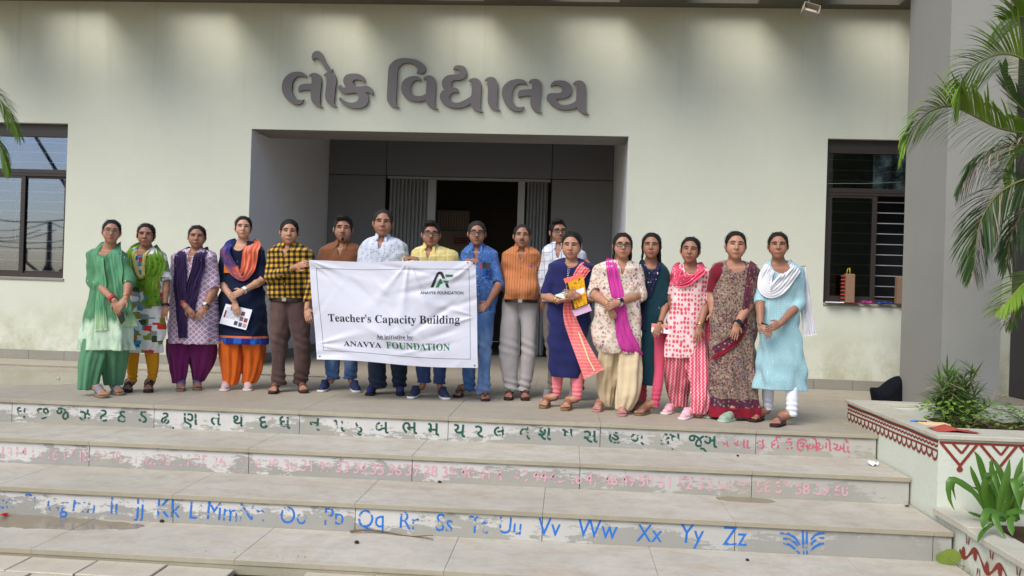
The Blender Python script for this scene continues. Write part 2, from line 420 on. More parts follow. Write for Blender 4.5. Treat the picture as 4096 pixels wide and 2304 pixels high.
# --- back of the recess: dark cladding panels with dark joints
ent = empty('entrance_cladding', (0, REC, 0)); tag(ent, 'dark grey cladding panels around the entrance doorway at the back of the recess', 'cladding')
def pan(x0, x1, z0, z1): MB().box(x0 + .006, x1 - .006, -.02, .02, z0 + .006, z1 - .006, bev=.002).build('panel', M_DARKPANEL, ent)
ZP = 2.89; XA, XB = -3.04, -.315
for (a, b, c, d) in [(-4.0, XA, ZP, 3.6), (XA, XB, ZP, 3.6), (XB, .684, ZP, 3.6), (-4.0, XA, 0, ZP), (XB, .684, 0, ZP)]: pan(a, b, c, d)
mbk = MB(); mbk.box(-4.0, XA + .0, .021, .09, 0, 3.6); mbk.box(XB, .684, .021, .09, 0, 3.6); mbk.box(XA, XB, .021, .09, ZP, 3.6); mbk.build('backing', M_JOINT, ent)
# collapsible corrugated steel doors folded to both sides
def folded_door(name, x0, x1, n, label):
    t = empty(name, (0, REC + .02, 0)); tag(t, label, 'shutter door', 'folded steel doors of the entrance')
    for i in range(n):
        a = x0 + (x1 - x0) * i / n; b = x0 + (x1 - x0) * (i + 1) / n; w = b - a
        mm = MB(); pr = [(0, .0), (.10, -.03), (.30, -.045), (.5, -.03), (.62, .01), (.8, .03), (1, 0)]
        vs = [(a + w * p, q, z) for z in (.02, ZP - .05) for p, q in pr]; k = len(pr)
        mm.add(vs, [(j, j + 1, k + j + 1, k + j) for j in range(k - 1)], 0, False)
        mm.tube([(a + w * .02, -.034, .02), (a + w * .02, -.034, ZP - .05)], .006, 5)
        mm.build('slat', M_STEEL, t)
    return t
fd1 = folded_door('folded_door', -2.97, -2.34, 10, 'pleated steel door folded against the left side of the dark doorway')
MB().box(-2.335, -2.205, -.05, .05, 0, ZP - .03, bev=.006).build('end_post', M_STEELD, fd1)
fd2 = folded_door('folded_door', -.705, -.37, 6, 'pleated steel door folded against the right side of the dark doorway')
MB().box(-.855, -.745, -.05, .05, 0, ZP - .03, bev=.006).build('end_post', M_STEELD, fd2)
MB().box(XA + .02, XB - .02, -.03, .07, ZP - .045, ZP - .004, bev=.003).build('head_track', M_STEELD, fd1)
# interior hall seen through the doorway
hall = empty('hall_room'); tag(hall, kind='structure')
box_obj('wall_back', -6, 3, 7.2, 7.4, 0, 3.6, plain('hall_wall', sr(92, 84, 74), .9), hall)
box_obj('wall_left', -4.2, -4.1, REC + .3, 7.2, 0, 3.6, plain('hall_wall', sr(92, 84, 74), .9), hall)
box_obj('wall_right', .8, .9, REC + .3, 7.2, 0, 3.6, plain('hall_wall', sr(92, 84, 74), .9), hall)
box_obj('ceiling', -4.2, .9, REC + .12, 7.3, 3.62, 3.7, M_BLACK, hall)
p0 = on_y(*dx(1098, 528), 6.9); p1 = on_y(*dx(1176, 640), 6.9)
gr = empty('inner_grille', (0, 6.9, 0)); tag(gr, 'barred pale grille panel deep inside the dark doorway', 'grille')
box_obj('board', p0[0], p1[0], .10, .12, p1[2] - .3, p0[2], plain('cream_board', sr(226, 204, 180), .8), gr)
box_obj('rail', p0[0], p1[0], .03, .06, p0[2] - .03, p0[2], M_STEELD, gr)
box_obj('rail', p0[0], p1[0], .03, .06, p0[2] - .42, p0[2] - .39, M_STEELD, gr)
for i in range(12):
    x = p0[0] + (p1[0] - p0[0]) * (i + .5) / 12; box_obj('bar', x - .008, x + .008, .035, .055, p0[2] - .39, p0[2] - .03, M_STEELD, gr)
q0 = on_y(*dx(1142, 597), 6.6); q1 = on_y(*dx(1176, 613), 6.6)
nt = empty('notice_plate', ((q0[0] + q1[0]) / 2, 6.6, (q0[2] + q1[2]) / 2)); tag(nt, 'small maroon notice plate with two lines of pale writing inside the doorway', 'sign')
hw, hh = (q1[0] - q0[0]) / 2, (q0[2] - q1[2]) / 2
MB().box(-hw, hw, -.01, .01, -hh, hh, bev=.003).build('plate', plain('maroon_plate', sr(150, 40, 50), .5), nt)
for i, s in enumerate(('સ્વાગત કક્ષ તથા', 'વહીવટી ખંડ અને')):
    me = text_mesh(s, hh * .62, .001, 0, 0, 'CENTER'); v = mverts(me); v2 = np.stack([v[:, 0], -v[:, 2] - .012, v[:, 1] + (hh * .25 if i == 0 else -hh * .55)], 1); setverts(me, v2)
    link('lettering', me, nt, None, plain('pale_lettering', sr(220, 190, 180), .6))

# --- porch canopy with a row of roof openings beside the wall
can = empty('porch_canopy', (0, 0, ZT)); tag(can, 'dark grey porch canopy with square openings along the wall', 'canopy')
cm = MB(); per = 1.63; slotw = .86
cm.box(-9.6, 9, -.17, 0, 0, .32)
for c0 in [-9.5 + per * i for i in range(13)]:
    pass
centers = [-4.81 + per * i for i in range(-3, 9)]
edges = [-9.6]
for c0 in centers: edges += [max(c0 - slotw / 2, -9.6), min(c0 + slotw / 2, 9)]
edges += [9]
for a, b in zip(edges[::2], edges[1::2]):
    if b > a + .01: cm.box(a, b, -1.20, -.17, .0, .32)
cm.box(-9.6, 9, -1.5, -1.20, 0, .32)
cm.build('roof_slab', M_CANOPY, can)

# --- square column at the right
colm = empty('porch_column', (3.53, -1.16, 0))
tag(colm, 'thick square grey column standing right of the porch beside the planter', 'column')
xcn = 3.53; ycn = on_x(*dx(2364, 1015), xcn)[1]; xce = on_y(*dx(2512, 1012), ycn)[0]
MB().box(0, xce - xcn, ycn + 1.16, 0, -.02, ZT - .001, bev=.012).build('shaft', M_GREY, colm)
# farther grey pier beyond the column at the right edge
pier = empty('back_pier', (5.22, -.5, 0)); tag(pier, 'dark grey pier at the right edge behind the palm', 'pier')
MB().box(0, 1.2, -.3, .48, 0, ZT - .001, bev=.01).build('shaft', plain('dark_pier_paint', sr(82, 80, 80), .9, .1, .06, 2, .4, 40), pier)
M_SKIRT2 = M_SKIRT

# --- windows
def glass_mat(name, tint, rough=.02):
    t = NT(name)
    g = t.n('BsdfGlossy', {'Color': (.48, .56, .72, 1) if rough < .03 else (.8, .9, .85, 1), 'Roughness': rough}); tr = t.n('BsdfTransparent', {'Color': tint})
    fr = t.n('Fresnel', {'IOR': 1.5}).outputs[0]
    f = t.math('ADD', t.math('MULTIPLY', fr, 1.0), .16 if rough < .03 else .03, clamp=True)
    mx = t.n('MixShader', {0: f}); t.t.links.new(tr.outputs[0], mx.inputs[1]); t.t.links.new(g.outputs[0], mx.inputs[2])
    t.t.links.new(mx.outputs[0], t.out.inputs[0]); return t.m
M_GLASS_L = glass_mat('tinted_glass', (.80, .82, .84, 1))
M_GLASS_R = glass_mat('dusty_dark_glass', (.50, .53, .50, 1), .04)
def window(x0, x1, label, mull, glass, open_right):
    yf = .11; w = empty('window', (x0, yf, ZW0)); tag(w, label, 'window')
    W = x1 - x0; H = ZW1 - ZW0; zt = 1.385 - 0.0
    f = MB()
    f.box(0, W, -.03, .04, 0, .055); f.box(0, W, -.03, .04, H - .16, H); f.box(0, .045, -.03, .04, .055, H - .16); f.box(W - .03, W, -.03, .04, .055, H - .16)
    f.box(.045, W - .03, -.032, .042, 1.30, 1.385); f.box(.045, W - .03, -.040, -.0325, 1.335, 1.35)
    f.build('frame', M_BRONZE, w)
    # sliding sashes
    for (a, b, yy, keep) in ((.045, mull + .03, -.012, True), (mull - .03, W - .03, .012, not open_right)):
        if not keep: continue
        s = MB()
        for (p, q, r_, s_) in ((a, b, .055, .085), (a, b, 1.27, 1.30), (a, a + .05, .085, 1.27), (b - .055, b, .085, 1.27)): s.box(p, q, yy - .010, yy + .010, r_, s_)
        so = s.build('sash', M_BRONZE, w)
        MB().box(a + .05, b - .055, yy - .002, yy + .002, .085, 1.27).build('pane', glass, so)
    MB().box(.045, W - .03, .0, .004, 1.385, H - .16).build('pane', glass, w)
    z = .09; i = 0
    while z < H - .18:
        if not (1.27 < z < 1.40):
            MB().box(.03, W - .02, .060, .066, z - .004, z + .006).build('grille_bar', M_GRILL if open_right else M_GRILLW, w)
        z += .127; i += 1
    for xx in (W * .44,):
        MB().box(xx - .006, xx + .006, .067, .072, .06, H - .16).build('grille_bar', M_GRILL, w)
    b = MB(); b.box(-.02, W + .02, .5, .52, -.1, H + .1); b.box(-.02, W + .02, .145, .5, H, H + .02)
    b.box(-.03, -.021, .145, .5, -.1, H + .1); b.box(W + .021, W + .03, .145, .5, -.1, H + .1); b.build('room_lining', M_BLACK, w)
    return w
wl = window(WX[0][0], WX[0][1], 'brown framed sliding window left of the group reflecting blue sky', .60 + .14, M_GLASS_L, False)
wr = window(WX[2][0], WX[2][1], 'brown framed window right of the group, right half open showing bars', .60, M_GLASS_R, True)
for (x0, x1, nm) in ((WX[0][0], WX[0][1], wl), (WX[2][0], WX[2][1], wr)):
    s = MB().box(x0 - nm.location.x - .01 + .01, x1 - x0 + .012, -.125, .0, -.034, -.002, bev=.003).build('sill', M_SKIRT, nm)

# --- sign letters
def catmull(pts, seg=5):
    n = len(pts); out = []
    for i in range(n):
        p0, p1, p2, p3 = pts[i - 1], pts[i], pts[(i + 1) % n], pts[(i + 2) % n]
        c1 = len(p1) > 2; c2 = len(p2) > 2
        a = np.array(p1[:2], float); b = np.array(p2[:2], float)
        m1 = (b - np.array(p0[:2])) / 2 if not c1 else (b - a) * .9
        m2 = (np.array(p3[:2]) - a) / 2 if not c2 else (b - a) * .9
        for k in range(seg):
            t = k / seg
            out.append((2 * t**3 - 3 * t**2 + 1) * a + (t**3 - 2 * t**2 + t) * m1 + (-2 * t**3 + 3 * t**2) * b + (t**3 - t**2) * m2)
    return out
def flat_shape(outlines, depth, name):
    """filled outline(s) in metres (x, z) -> prism mesh facing -y, front face material 0, rim material 1"""
    cu = bpy.data.curves.new('outline', 'CURVE'); cu.dimensions = '2D'; cu.fill_mode = 'BOTH'; cu.extrude = depth / 2
    for o_ in outlines:
        sp = cu.splines.new('POLY'); sp.points.add(len(o_) - 1); sp.use_cyclic_u = True
        for i, p in enumerate(o_): sp.points[i].co = (p[0], p[1], 0, 1)
    o = bpy.data.objects.new('tmp', cu); COL.objects.link(o); bpy.context.view_layer.update()
    me = bpy.data.meshes.new_from_object(o.evaluated_get(bpy.context.evaluated_depsgraph_get()))
    bpy.data.objects.remove(o); bpy.data.curves.remove(cu); me.name = name
    v = mverts(me); setverts(me, np.stack([v[:, 0], -v[:, 2], v[:, 1]], 1))
    me.materials.clear(); me.update()
    return me
c = 1
LET = {
 (1100, 180): [
  [(662,680,c),(640,620),(560,565),(460,553),(330,575),(210,665),(150,790),(145,930),(190,1050),(280,1160),(390,1225),(480,1232),(560,1200),(605,1125,c),(520,1140),(440,1115),(385,1045),(350,960),(352,860),(370,760),(430,680),(500,650),(590,658)],
  [(698,640,c),(740,595),(815,578),(900,600),(950,655),(965,730),(950,900),(935,1060),(930,1200),(950,1250),(1000,1297,c),(900,1280),(810,1225),(755,1150),(738,1060),(742,930,c),(640,930),(560,940),(490,975,c),(480,900),(510,835),(590,805),(755,795,c),(765,700),(755,655)],
  [(1003,630,c),(1050,580),(1120,563),(1200,580),(1255,640),(1270,730),(1250,900),(1232,1080),(1222,1190),(1250,1245),(1295,1288,c),(1200,1265),(1110,1215),(1050,1130),(1037,1030),(1055,850),(1070,700),(1060,645)],
  [(778,318,c),(758,250),(780,170),(840,125),(905,125),(970,170),(1020,260),(1060,350),(1110,435),(1160,495),(1205,500,c),(1195,540),(1150,560),(1100,555),(1050,500),(1000,410),(930,320),(880,280),(830,275)],
  [(1858,780,c),(1790,735),(1700,712),(1630,730),(1610,775),(1640,830),(1690,862,c),(1800,853),(1900,848),(1980,880),(2030,960),(2018,1045,c),(1970,995),(1865,975,c),(1920,1035),(1940,1110),(1920,1200),(1850,1275),(1740,1310),(1620,1308),(1490,1270),(1380,1200),(1325,1130),(1348,1070,c),(1420,1140),(1520,1185),(1620,1190),(1700,1155),(1735,1085),(1715,1030),(1660,990),(1550,1000),(1450,1010),(1370,980),(1315,910),(1320,860),(1357,815,c),(1375,860),(1410,880),(1465,878,c),(1425,800),(1412,720),(1450,640),(1530,600),(1640,590),(1760,610),(1855,685)]],
 (1520, 200): [
  [(410,1200,c),(300,1185),(210,1140),(155,1060),(142,980),(150,800),(165,500),(175,380),(215,295),(310,210),(430,172),(560,170),(740,200),(870,270),(940,345),(945,420),(910,475),(840,488),(752,475,c),(780,420),(765,365),(700,305),(620,272),(540,268),(450,300),(385,380),(365,480),(350,750),(335,1000),(335,1110),(365,1165)],
  [(850,655,c),(790,628),(720,640),(660,700),(635,790),(650,880),(700,935),(780,953),(870,945),(948,905,c),(955,760),(960,640),(945,605),(890,603,c),(920,555),(1000,527),(1080,540),(1140,610),(1160,700),(1150,900),(1140,1050),(1145,1150),(1170,1195),(1215,1235,c),(1120,1220),(1020,1165),(960,1100),(943,1035,c),(850,1065),(740,1070),(610,1040),(510,970),(450,880),(437,780),(460,670),(530,590),(640,545),(740,538),(810,560),(845,600)],
  [(1515,410,c),(1530,350),(1600,315),(1700,325),(1770,370),(1800,450),(1785,530),(1730,595),(1640,625),(1550,628),(1500,650),(1478,700),(1490,760),(1510,778,c),(1570,782),(1620,815),(1635,888,c),(1560,875),(1490,895),(1445,950),(1440,1010),(1480,1060),(1560,1088),(1650,1080),(1760,1030),(1860,970),(1890,935,c),(1900,800),(1902,690),(1880,655),(1832,645,c),(1870,600),(1950,578),(2030,600),(2085,660),(2098,750),(2085,1000),(2080,1150),(2090,1230),(2143,1293,c),(2050,1280),(1950,1230),(1895,1160),(1878,1100,c),(1790,1160),(1690,1195),(1570,1203),(1440,1180),(1330,1120),(1260,1050),(1237,970),(1250,900),(1290,850),(1345,825,c),(1300,770),(1280,690),(1300,610),(1370,540),(1460,512),(1560,508),(1630,490),(1655,455),(1630,415),(1570,402)]],
 (1940, 220): [
  [(-13,528,c),(40,475),(115,453),(190,470),(245,535),(262,640),(255,850),(250,1000),(255,1080),(330,1158,c),(230,1145),(140,1100),(75,1025),(53,930),(58,750),(60,590),(40,540)],
  [(877,625,c),(820,600),(750,592),(660,620),(590,700),(560,790),(553,880),(575,980),(625,1045),(700,1078),(770,1075),(812,1062,c),(800,1115),(750,1160),(680,1170),(570,1140),(460,1050),(380,930),(348,810),(360,700),(400,620),(480,550),(580,510),(690,497),(790,512),(860,560)],
  [(903,565,c),(950,510),(1030,492),(1100,510),(1160,570),(1172,650),(1160,800),(1140,960),(1128,1100),(1145,1160),(1188,1205,c),(1100,1190),(1010,1140),(955,1060),(937,980),(947,845,c),(850,845),(760,855),(682,885,c),(675,810),(710,745),(780,718),(962,705,c),(975,620),(955,570)],
  [(1357,665,c),(1370,600),(1430,540),(1530,525),(1650,535),(1750,590),(1805,680),(1800,760),(1750,840),(1670,890),(1580,905),(1480,905,c),(1500,970),(1560,1020),(1640,1035),(1740,1020),(1830,985),(1883,945,c),(1890,780),(1893,650),(1875,605),(1817,600,c),(1860,550),(1940,525),(2020,545),(2080,610),(2095,700),(2090,900),(2085,1080),(2100,1170),(2155,1238,c),(2050,1220),(1960,1160),(1910,1110),(1893,1090,c),(1790,1125),(1680,1138),(1540,1120),(1420,1060),(1320,970),(1275,900),(1290,830),(1340,795),(1430,790),(1530,788),(1585,765),(1600,710),(1575,655),(1510,625),(1430,630)]]}
sign = empty('wall_sign', (-1.7, -.03, 3.45)); tag(sign, 'large grey Gujarati letters mounted on the wall above the entrance', 'sign')
for (ox, oy), shapes in LET.items():
    for sh in shapes:
        P = catmull(sh); Q = [on_y(ox + p[0] / 5.175, oy + p[1] / 5.175, -.04) for p in P]
        me = flat_shape([[(q[0] + 1.7, q[2] - 3.45) for q in Q]], .024, 'letter')
        me.materials.append(M_LETTER); me.materials.append(M_LETTERS)
        for p in me.polygons:
            if abs(p.normal.y) < .7: p.material_index = 1
        link('letter', me, sign)
# ================================================================ painted letters and numbers on the risers
def worn_paint(name, ca, cb, wear, seed, left=.08):
    t = NT(name)
    c = t.mix(t.noise(30, 3, t.mapping(scale=(1, 1, .3))), ca, cb)
    f = t.noise(13, 8, t.mapping(scale=(1, 1, 1.6), loc=(seed, 0, seed)), .7)
    big = t.noise(1.1, 2, t.mapping(loc=(seed * 3, 0, 0)))
    f = t.math('ADD', f, t.math('MULTIPLY', t.math('SUBTRACT', big, .5), .5))
    # more worn towards the left, where most feet pass
    f = t.math('SUBTRACT', f, t.math('MULTIPLY', t.step(t.sep()[0], .4, -3.5), left))
    a = t.step(f, wear, wear + .03)
    tr = t.n('BsdfTransparent'); mx = t.n('MixShader', {0: a})
    t.done(c, .6, .3); t.t.links.new(tr.outputs[0], mx.inputs[1]); t.t.links.new(t.b.outputs[0], mx.inputs[2]); t.t.links.new(mx.outputs[0], t.out.inputs[0])
    return t.m
M_PG = worn_paint('worn_green_paint', sr(22, 84, 70), sr(34, 70, 62), .435, 2., .03)
M_PP = worn_paint('worn_pink_paint', sr(206, 172, 176), sr(196, 134, 148), .44, 5.)
M_PP2 = worn_paint('worn_crimson_paint', sr(182, 70, 94), sr(196, 104, 124), .44, 8.)
M_PB = worn_paint('worn_blue_paint', sr(20, 92, 176), sr(48, 120, 200), .395, 11., .085)
def painted(row, items, size, mt, label, name, zoff, off=.004, squash=1., shear=0.):
    yn = NOSE[row] + .018 - .0014; zt = -R_ * row
    V = []; Fc = []; nb = 0
    for (s, u) in items:
        x = on_y(u * S_, (1057 + 120 * row) * S_, NOSE[row])[0]
        me = text_mesh(s, size * rng.uniform(.94, 1.06), 0, off, shear + rng.uniform(-.04, .04), 'CENTER')
        v = mverts(me); a = rng.uniform(-.05, .05)
        vx = v[:, 0] * math.cos(a) - v[:, 1] * math.sin(a); vz = v[:, 0] * math.sin(a) + v[:, 1] * math.cos(a)
        V.append(np.stack([x + vx * squash, np.full(len(v), yn - .0003 * (len(V) % 3)), zt + zoff + vz + rng.uniform(-.004, .004)], 1))
        for p in me.polygons: Fc.append(tuple(nb + i for i in p.vertices))
        nb += len(v); bpy.data.meshes.remove(me)
    me = bpy.data.meshes.new(name); me.from_pydata(np.concatenate(V).tolist(), [], Fc)
    return link(name, me, steps, None, mt)
g = list(zip('ઘ છ જ ઝ ટ ઠ ડ ઢ ણ ત થ દ ધ ન પ ફ બ ભ મ ય ર લ વ શ ષ સ હ ળ ક્ષ જ્ઞ'.split(), (49,105,155,211,257,303,357,412,477,540,597,660,715,790,853,902,960,1030,1090,1155,1205,1257,1320,1370,1430,1487,1546,1605,1690,1770)))
painted(0, g, .158, M_PG, '', 'painted_alphabet', -.155, .0025)
painted(0, list(zip('અ આ ઇ ઈ ઉ ઊ એ ઓ ઔ'.split(), (1822, 1868, 1915, 1952, 1988, 2022, 2046, 2076, 2120))), .112, M_PP2, '', 'painted_vowels', -.150, .002)
anch = [(13, 10), (14, 47), (20, 287), (23, 412), (30, 728), (37, 1037), (44, 1358), (50, 1627), (56, 1924), (60, 2120)]
painted(1, [(str(k), float(np.interp(k, [a[0] for a in anch], [a[1] for a in anch]))) for k in range(13, 61)], .120, M_PP, '', 'painted_numbers', -.155, .001, .92)
bl = [('Ee', 5), ('Ff', 68), ('Gg', 138), ('Hh', 205), ('Ii', 282), ('Jj', 348), ('Kk', 418), ('Ll', 488), ('Mm', 555), ('Nn', 630), ('Oo', 735), ('Pp', 838), ('Qq', 932), ('Rr', 1027), ('Ss', 1117), ('Tt', 1203), ('Uu', 1283), ('Vv', 1381), ('Ww', 1503), ('Xx', 1635), ('Yy', 1741), ('Zz', 1851)]
painted(2, bl, .170, M_PB, '', 'painted_letters', -.158, .0, .84, .06)
# the painted book / plant emblem at the right end of the lowest riser
em = MB()
yn = NOSE[2] + .018 - .003
def stroke(px, w):
    P = [on_y(u / 1.9815 + 2100, v / 1.9815 + 1600, yn) for u, v in px]; n = len(P); vs = []
    for i, p in enumerate(P):
        d = P[min(i + 1, n - 1)] - P[max(i - 1, 0)]; d = np.array([d[0], 0, d[2]]); d /= np.linalg.norm(d); s = np.array([-d[2], 0, d[0]]) * w * (.5 + .7 * math.sin(math.pi * (i + .6) / (n + .2)))
        vs += [p + s, p - s]
    em.add(vs, [(2 * i, 2 * i + 1, 2 * i + 3, 2 * i + 2) for i in range(n - 1)])
for px in ([(2200, 1035), (2205, 1130), (2208, 1225)], [(2235, 1040), (2232, 1130), (2236, 1225)],
           [(2180, 1150), (2140, 1090), (2090, 1060), (2020, 1055)], [(2185, 1190), (2140, 1130), (2090, 1100), (2045, 1098)], [(2185, 1225), (2140, 1180), (2095, 1145), (2045, 1138)],
           [(2265, 1110), (2295, 1075), (2330, 1058), (2375, 1055)], [(2265, 1145), (2300, 1110), (2335, 1095), (2372, 1092)], [(2262, 1195), (2300, 1160), (2335, 1142), (2373, 1135)]):
    stroke(px, .0062)
em.build('painted_emblem', M_PB, steps)

# ================================================================ planter with painted border
PZ = .185; PX = XR; PYF = -4.57; PYB = -2.66; PXR = 9.0
pl = empty('planter', (PX, PYF, 0)); tag(pl, 'pale green masonry planter with stone coping and maroon painted border', 'planter')
def pbox(name, x0, x1, y0, y1, z0, z1, mt, bev=0, parent=None): return MB().box(x0 - PX, x1 - PX, y0 - PYF, y1 - PYF, z0, z1, bev=bev).build(name, mt, parent or pl)
pbox('wall', PX + .015, PX + .20, PYF + .015, PYB - .01, -.71, PZ - .031, M_PLANTER)
pbox('wall', PX + .2001, PXR, PYF + .015, PYF + .25, -.71, PZ - .031, M_PLANTER)
pbox('wall', PX + .2001, PXR, PYB - .30, PYB - .01, -.3, PZ - .031, M_PLANTER)
M_COP = stone_mat('coping_stone', sr(172, 167, 150), sr(188, 184, 168), .35, .1, 11.)
cw = .24
for (ya, yb) in ((PYF + .37, -3.55), (-3.55, PYB - .2)): pbox('coping_slab', PX - .005, PX + cw, ya + .002, yb - .002, PZ - .030, PZ, M_COP, .004)
for (xa, xb) in ((PX - .005, PX + 1.05), (PX + 1.05, PX + 2.4), (PX + 2.4, PXR)): pbox('coping_slab', xa + .001, xb - .001, PYF - .005, PYF + .368, PZ - .030, PZ, M_COP, .004)
for (xa, xb) in ((PX - .005, PX + 1.3), (PX + 1.3, PX + 2.6), (PX + 2.6, PXR)): pbox('coping_slab', xa + .001, xb - .001, PYB - .198, PYB, PZ - .030, PZ, M_COP, .004)
so = MB(); n_ = 30
gx = np.linspace(PX + .2, PX + 4, n_ + 1); gy = np.linspace(PYF + .24, PYB - .2, 14)
vs = [(x - PX, y - PYF, PZ - .12 + .04 * rng.random()) for x in gx for y in gy]
so.add(vs, [(i * 14 + j, i * 14 + 14 + j, i * 14 + 15 + j, i * 14 + j + 1) for i in range(n_) for j in range(13)], 0, True)
tag(so.build('soil', M_SOIL, pl), kind='stuff')
# painted decoration on the side face (x = PX+.015) and the front face (y = PYF+.015)
def ribbon2(mb, pts, w, f3):
    n = len(pts); vs = []
    for i, p in enumerate(pts):
        a, b = pts[max(i - 1, 0)], pts[min(i + 1, n - 1)]; d = np.array(b) - np.array(a); L = np.linalg.norm(d) or 1; s = np.array([-d[1], d[0]]) / L * (w[i] if isinstance(w, list) else w)
        vs += [f3(p[0] + s[0], p[1] + s[1]), f3(p[0] - s[0], p[1] - s[1])]
    mb.add(vs, [(2 * i, 2 * i + 1, 2 * i + 3, 2 * i + 2) for i in range(n - 1)])
side = lambda y, z, e=.0125: (PX + e, y, z)
dm = MB()
L0, L1 = PYF + .02, PYB - .03
ys = np.linspace(L0, L1, 90)
ribbon2(dm, [(y, PZ - .050 + .002 * math.sin(9 * y)) for y in ys], .0105, side)
ribbon2(dm, [(y, PZ - .081 + .0048 * math.sin(y * 2 * math.pi / .060)) for y in np.linspace(L0, L1, 380)], .0075, lambda y, z: side(y, z))
ribbon2(dm, [(y, PZ - .112 + .002 * math.sin(7 * y)) for y in ys], .0075, side)
ns = 21
for i in range(ns):
    a = L1 - (L1 - L0) * i / ns; b = L1 - (L1 - L0) * (i + 1) / ns; mid = (a + b) / 2; h = .052 + .010 * rng.random()
    ribbon2(dm, [(mid + (a - b) * .47 * math.cos(t), PZ - .114 - h * math.sin(t) ** .8) for t in np.linspace(.02, math.pi - .02, 12)], [.005 + .005 * math.sin(t) for t in np.linspace(0, math.pi, 12)], lambda y, z: side(y, z, .011))
o = dm.build('painted_scallop_border', M_MAROON, pl); o.location = (-PX, -PYF, 0)
fm = MB(); front = lambda x, z, e=.0125: (x, PYF + e, z)
zt = PZ - .052
ribbon2(fm, [(x, zt) for x in np.linspace(PX + .02, PX + 3.2, 40)], .008, front)
x = PX + .03; per = .255
while x < PX + 3.1:
    for k, (d0, h0, w0) in enumerate(((0, .150, .0095), (.060, .068, .0080))):
        pts = [(x + d0, zt - .004), (x + per / 2, zt - h0), (x + per - d0 - .02, zt - .004)] if k == 0 else [(x + .075, zt - .004), (x + per / 2 + .008, zt - h0), (x + per - .075, zt - .004)]
        ribbon2(fm, pts[:2], w0, lambda a, z: front(a, z, .0118)); ribbon2(fm, pts[1:], w0, lambda a, z: front(a, z, .0112))
    cx, cz = x + per / 2 - .002, zt - .172
    vs = [front(cx + .021 * math.cos(t) * (1 if math.sin(t) < .2 else .8), cz + .022 * math.sin(t), .0105) for t in np.linspace(0, 2 * math.pi, 17)[:-1]]
    fm.add(vs, [tuple(range(16))])
    x += per
o = fm.build('painted_triangle_border', M_MAROON, pl); o.location = (-PX, -PYF, 0)

# lower planter in front: coping, side wall with painted vine
LZ = -.315; lp = empty('low_planter', (PX, PYF, 0)); tag(lp, 'low pale planter below the larger one, with painted maroon vine scroll', 'planter')
def lbox(name, x0, x1, y0, y1, z0, z1, mt, bev=0): return MB().box(x0 - PX, x1 - PX, y0 - PYF, y1 - PYF, z0, z1, bev=bev).build(name, mt, lp)
LYF = -7.4
lbox('wall', PX + .02, PX + .15, LYF, PYF + .013, -.71, LZ - .035, M_PLANTER)
lbox('coping_slab', PX - .01, PX + .19, PYF - .48, PYF + .013, LZ - .034, LZ + .012, M_COP, .004)
lbox('coping_slab', PX - .01, PX + .19, LYF, PYF - .483, LZ - .040, LZ, M_COP, .004)
lsoil = MB(); gx = np.linspace(PX + .14, PX + 3.6, 26); gy = np.linspace(LYF, PYF + .013, 26)
lsoil.add([(x - PX, y - PYF, LZ - .10 + .03 * rng.random()) for x in gx for y in gy], [(i * 26 + j, i * 26 + 26 + j, i * 26 + 27 + j, i * 26 + j + 1) for i in range(25) for j in range(25)], 0, True)
tag(lsoil.build('soil', M_SOIL, lp), kind='stuff')
vm = MB(); lside = lambda y, z, e=.0165: (PX + e, y, z)
y0v = PYF - .33; perv = .30; zc = LZ - .155
ribbon2(vm, [(y0v - s, zc - .045 * math.sin(2 * math.pi * s / perv + .3)) for s in np.linspace(0, 2.4, 130)], [.0115 + .005 * math.sin(2 * math.pi * s / perv * 2) for s in np.linspace(0, 2.4, 130)], lside)
for i in range(8):
    for sg in (1, -1):
        s = perv * (i + (.25 if sg > 0 else .75)); cy, cz = y0v - s + .02, zc + sg * (-.018)
        vs = [lside(cy + .024 * math.cos(t), cz + .040 * math.sin(t) * 1.0, .0155) for t in np.linspace(0, 2 * math.pi, 15)[:-1]]
        vm.add(vs, [tuple(range(14))])
        for q in (-1, 1):
            cy2 = y0v - s - .03 + q * .010; cz2 = zc + sg * .078
            ribbon2(vm, [(cy2, cz2 - .026 * sg), (cy2 + q * .005, cz2), (cy2 + q * .013, cz2 + .026 * sg)], [.006, .0055, .001], lambda a, z: lside(a, z, .0150))
o = vm.build('painted_vine', M_MAROON, lp); o.location = (-PX, -PYF, 0)

# ================================================================ foliage
def leaf_mat(name, a, b, tips=None, rough=.45):
    t = NT(name); oi = t.n('ObjectInfo'); g_ = t.n('NewGeometry')
    c = t.mix(t.noise(6, 4), a, b); c = t.mix(t.math('MULTIPLY', g_.outputs['Random Per Island'], .5), c, grey(b, 1.35))
    if tips: c = t.mix(t.step(t.noise(3.5, 3), .52, .66), c, tips)
    t.done(c, rough, .4); t.b.inputs['Transmission Weight'].default_value = 0
    tl = t.n('BsdfTranslucent', {'Color': t.mix(.5, a, b)}); mx = t.n('MixShader', {0: .28})
    t.t.links.new(t.b.outputs[0], mx.inputs[1]); t.t.links.new(tl.outputs[0], mx.inputs[2]); t.t.links.new(mx.outputs[0], t.out.inputs[0]); return t.m
L_PALM = leaf_mat('palm_leaf', (.060, .120, .020), (.13, .23, .030))
L_PALMB = leaf_mat('young_palm_leaf', (.11, .20, .02), (.20, .32, .035))
L_PALMD = leaf_mat('dark_palm_leaf', (.030, .062, .022), (.065, .115, .035))
L_DRY = leaf_mat('dry_palm_leaf', (.24, .15, .09), (.46, .36, .28), None, .7)
L_LILY = leaf_mat('strap_leaf', (.032, .095, .012), (.085, .19, .022), None, .32)
L_BUSH = leaf_mat('bush_leaf', (.065, .14, .035), (.16, .25, .06))
L_FERN = leaf_mat('fern_leaf', (.035, .11, .030), (.07, .20, .045))
L_RACH = plain('leaf_stalk', (.17, .18, .05), .6)
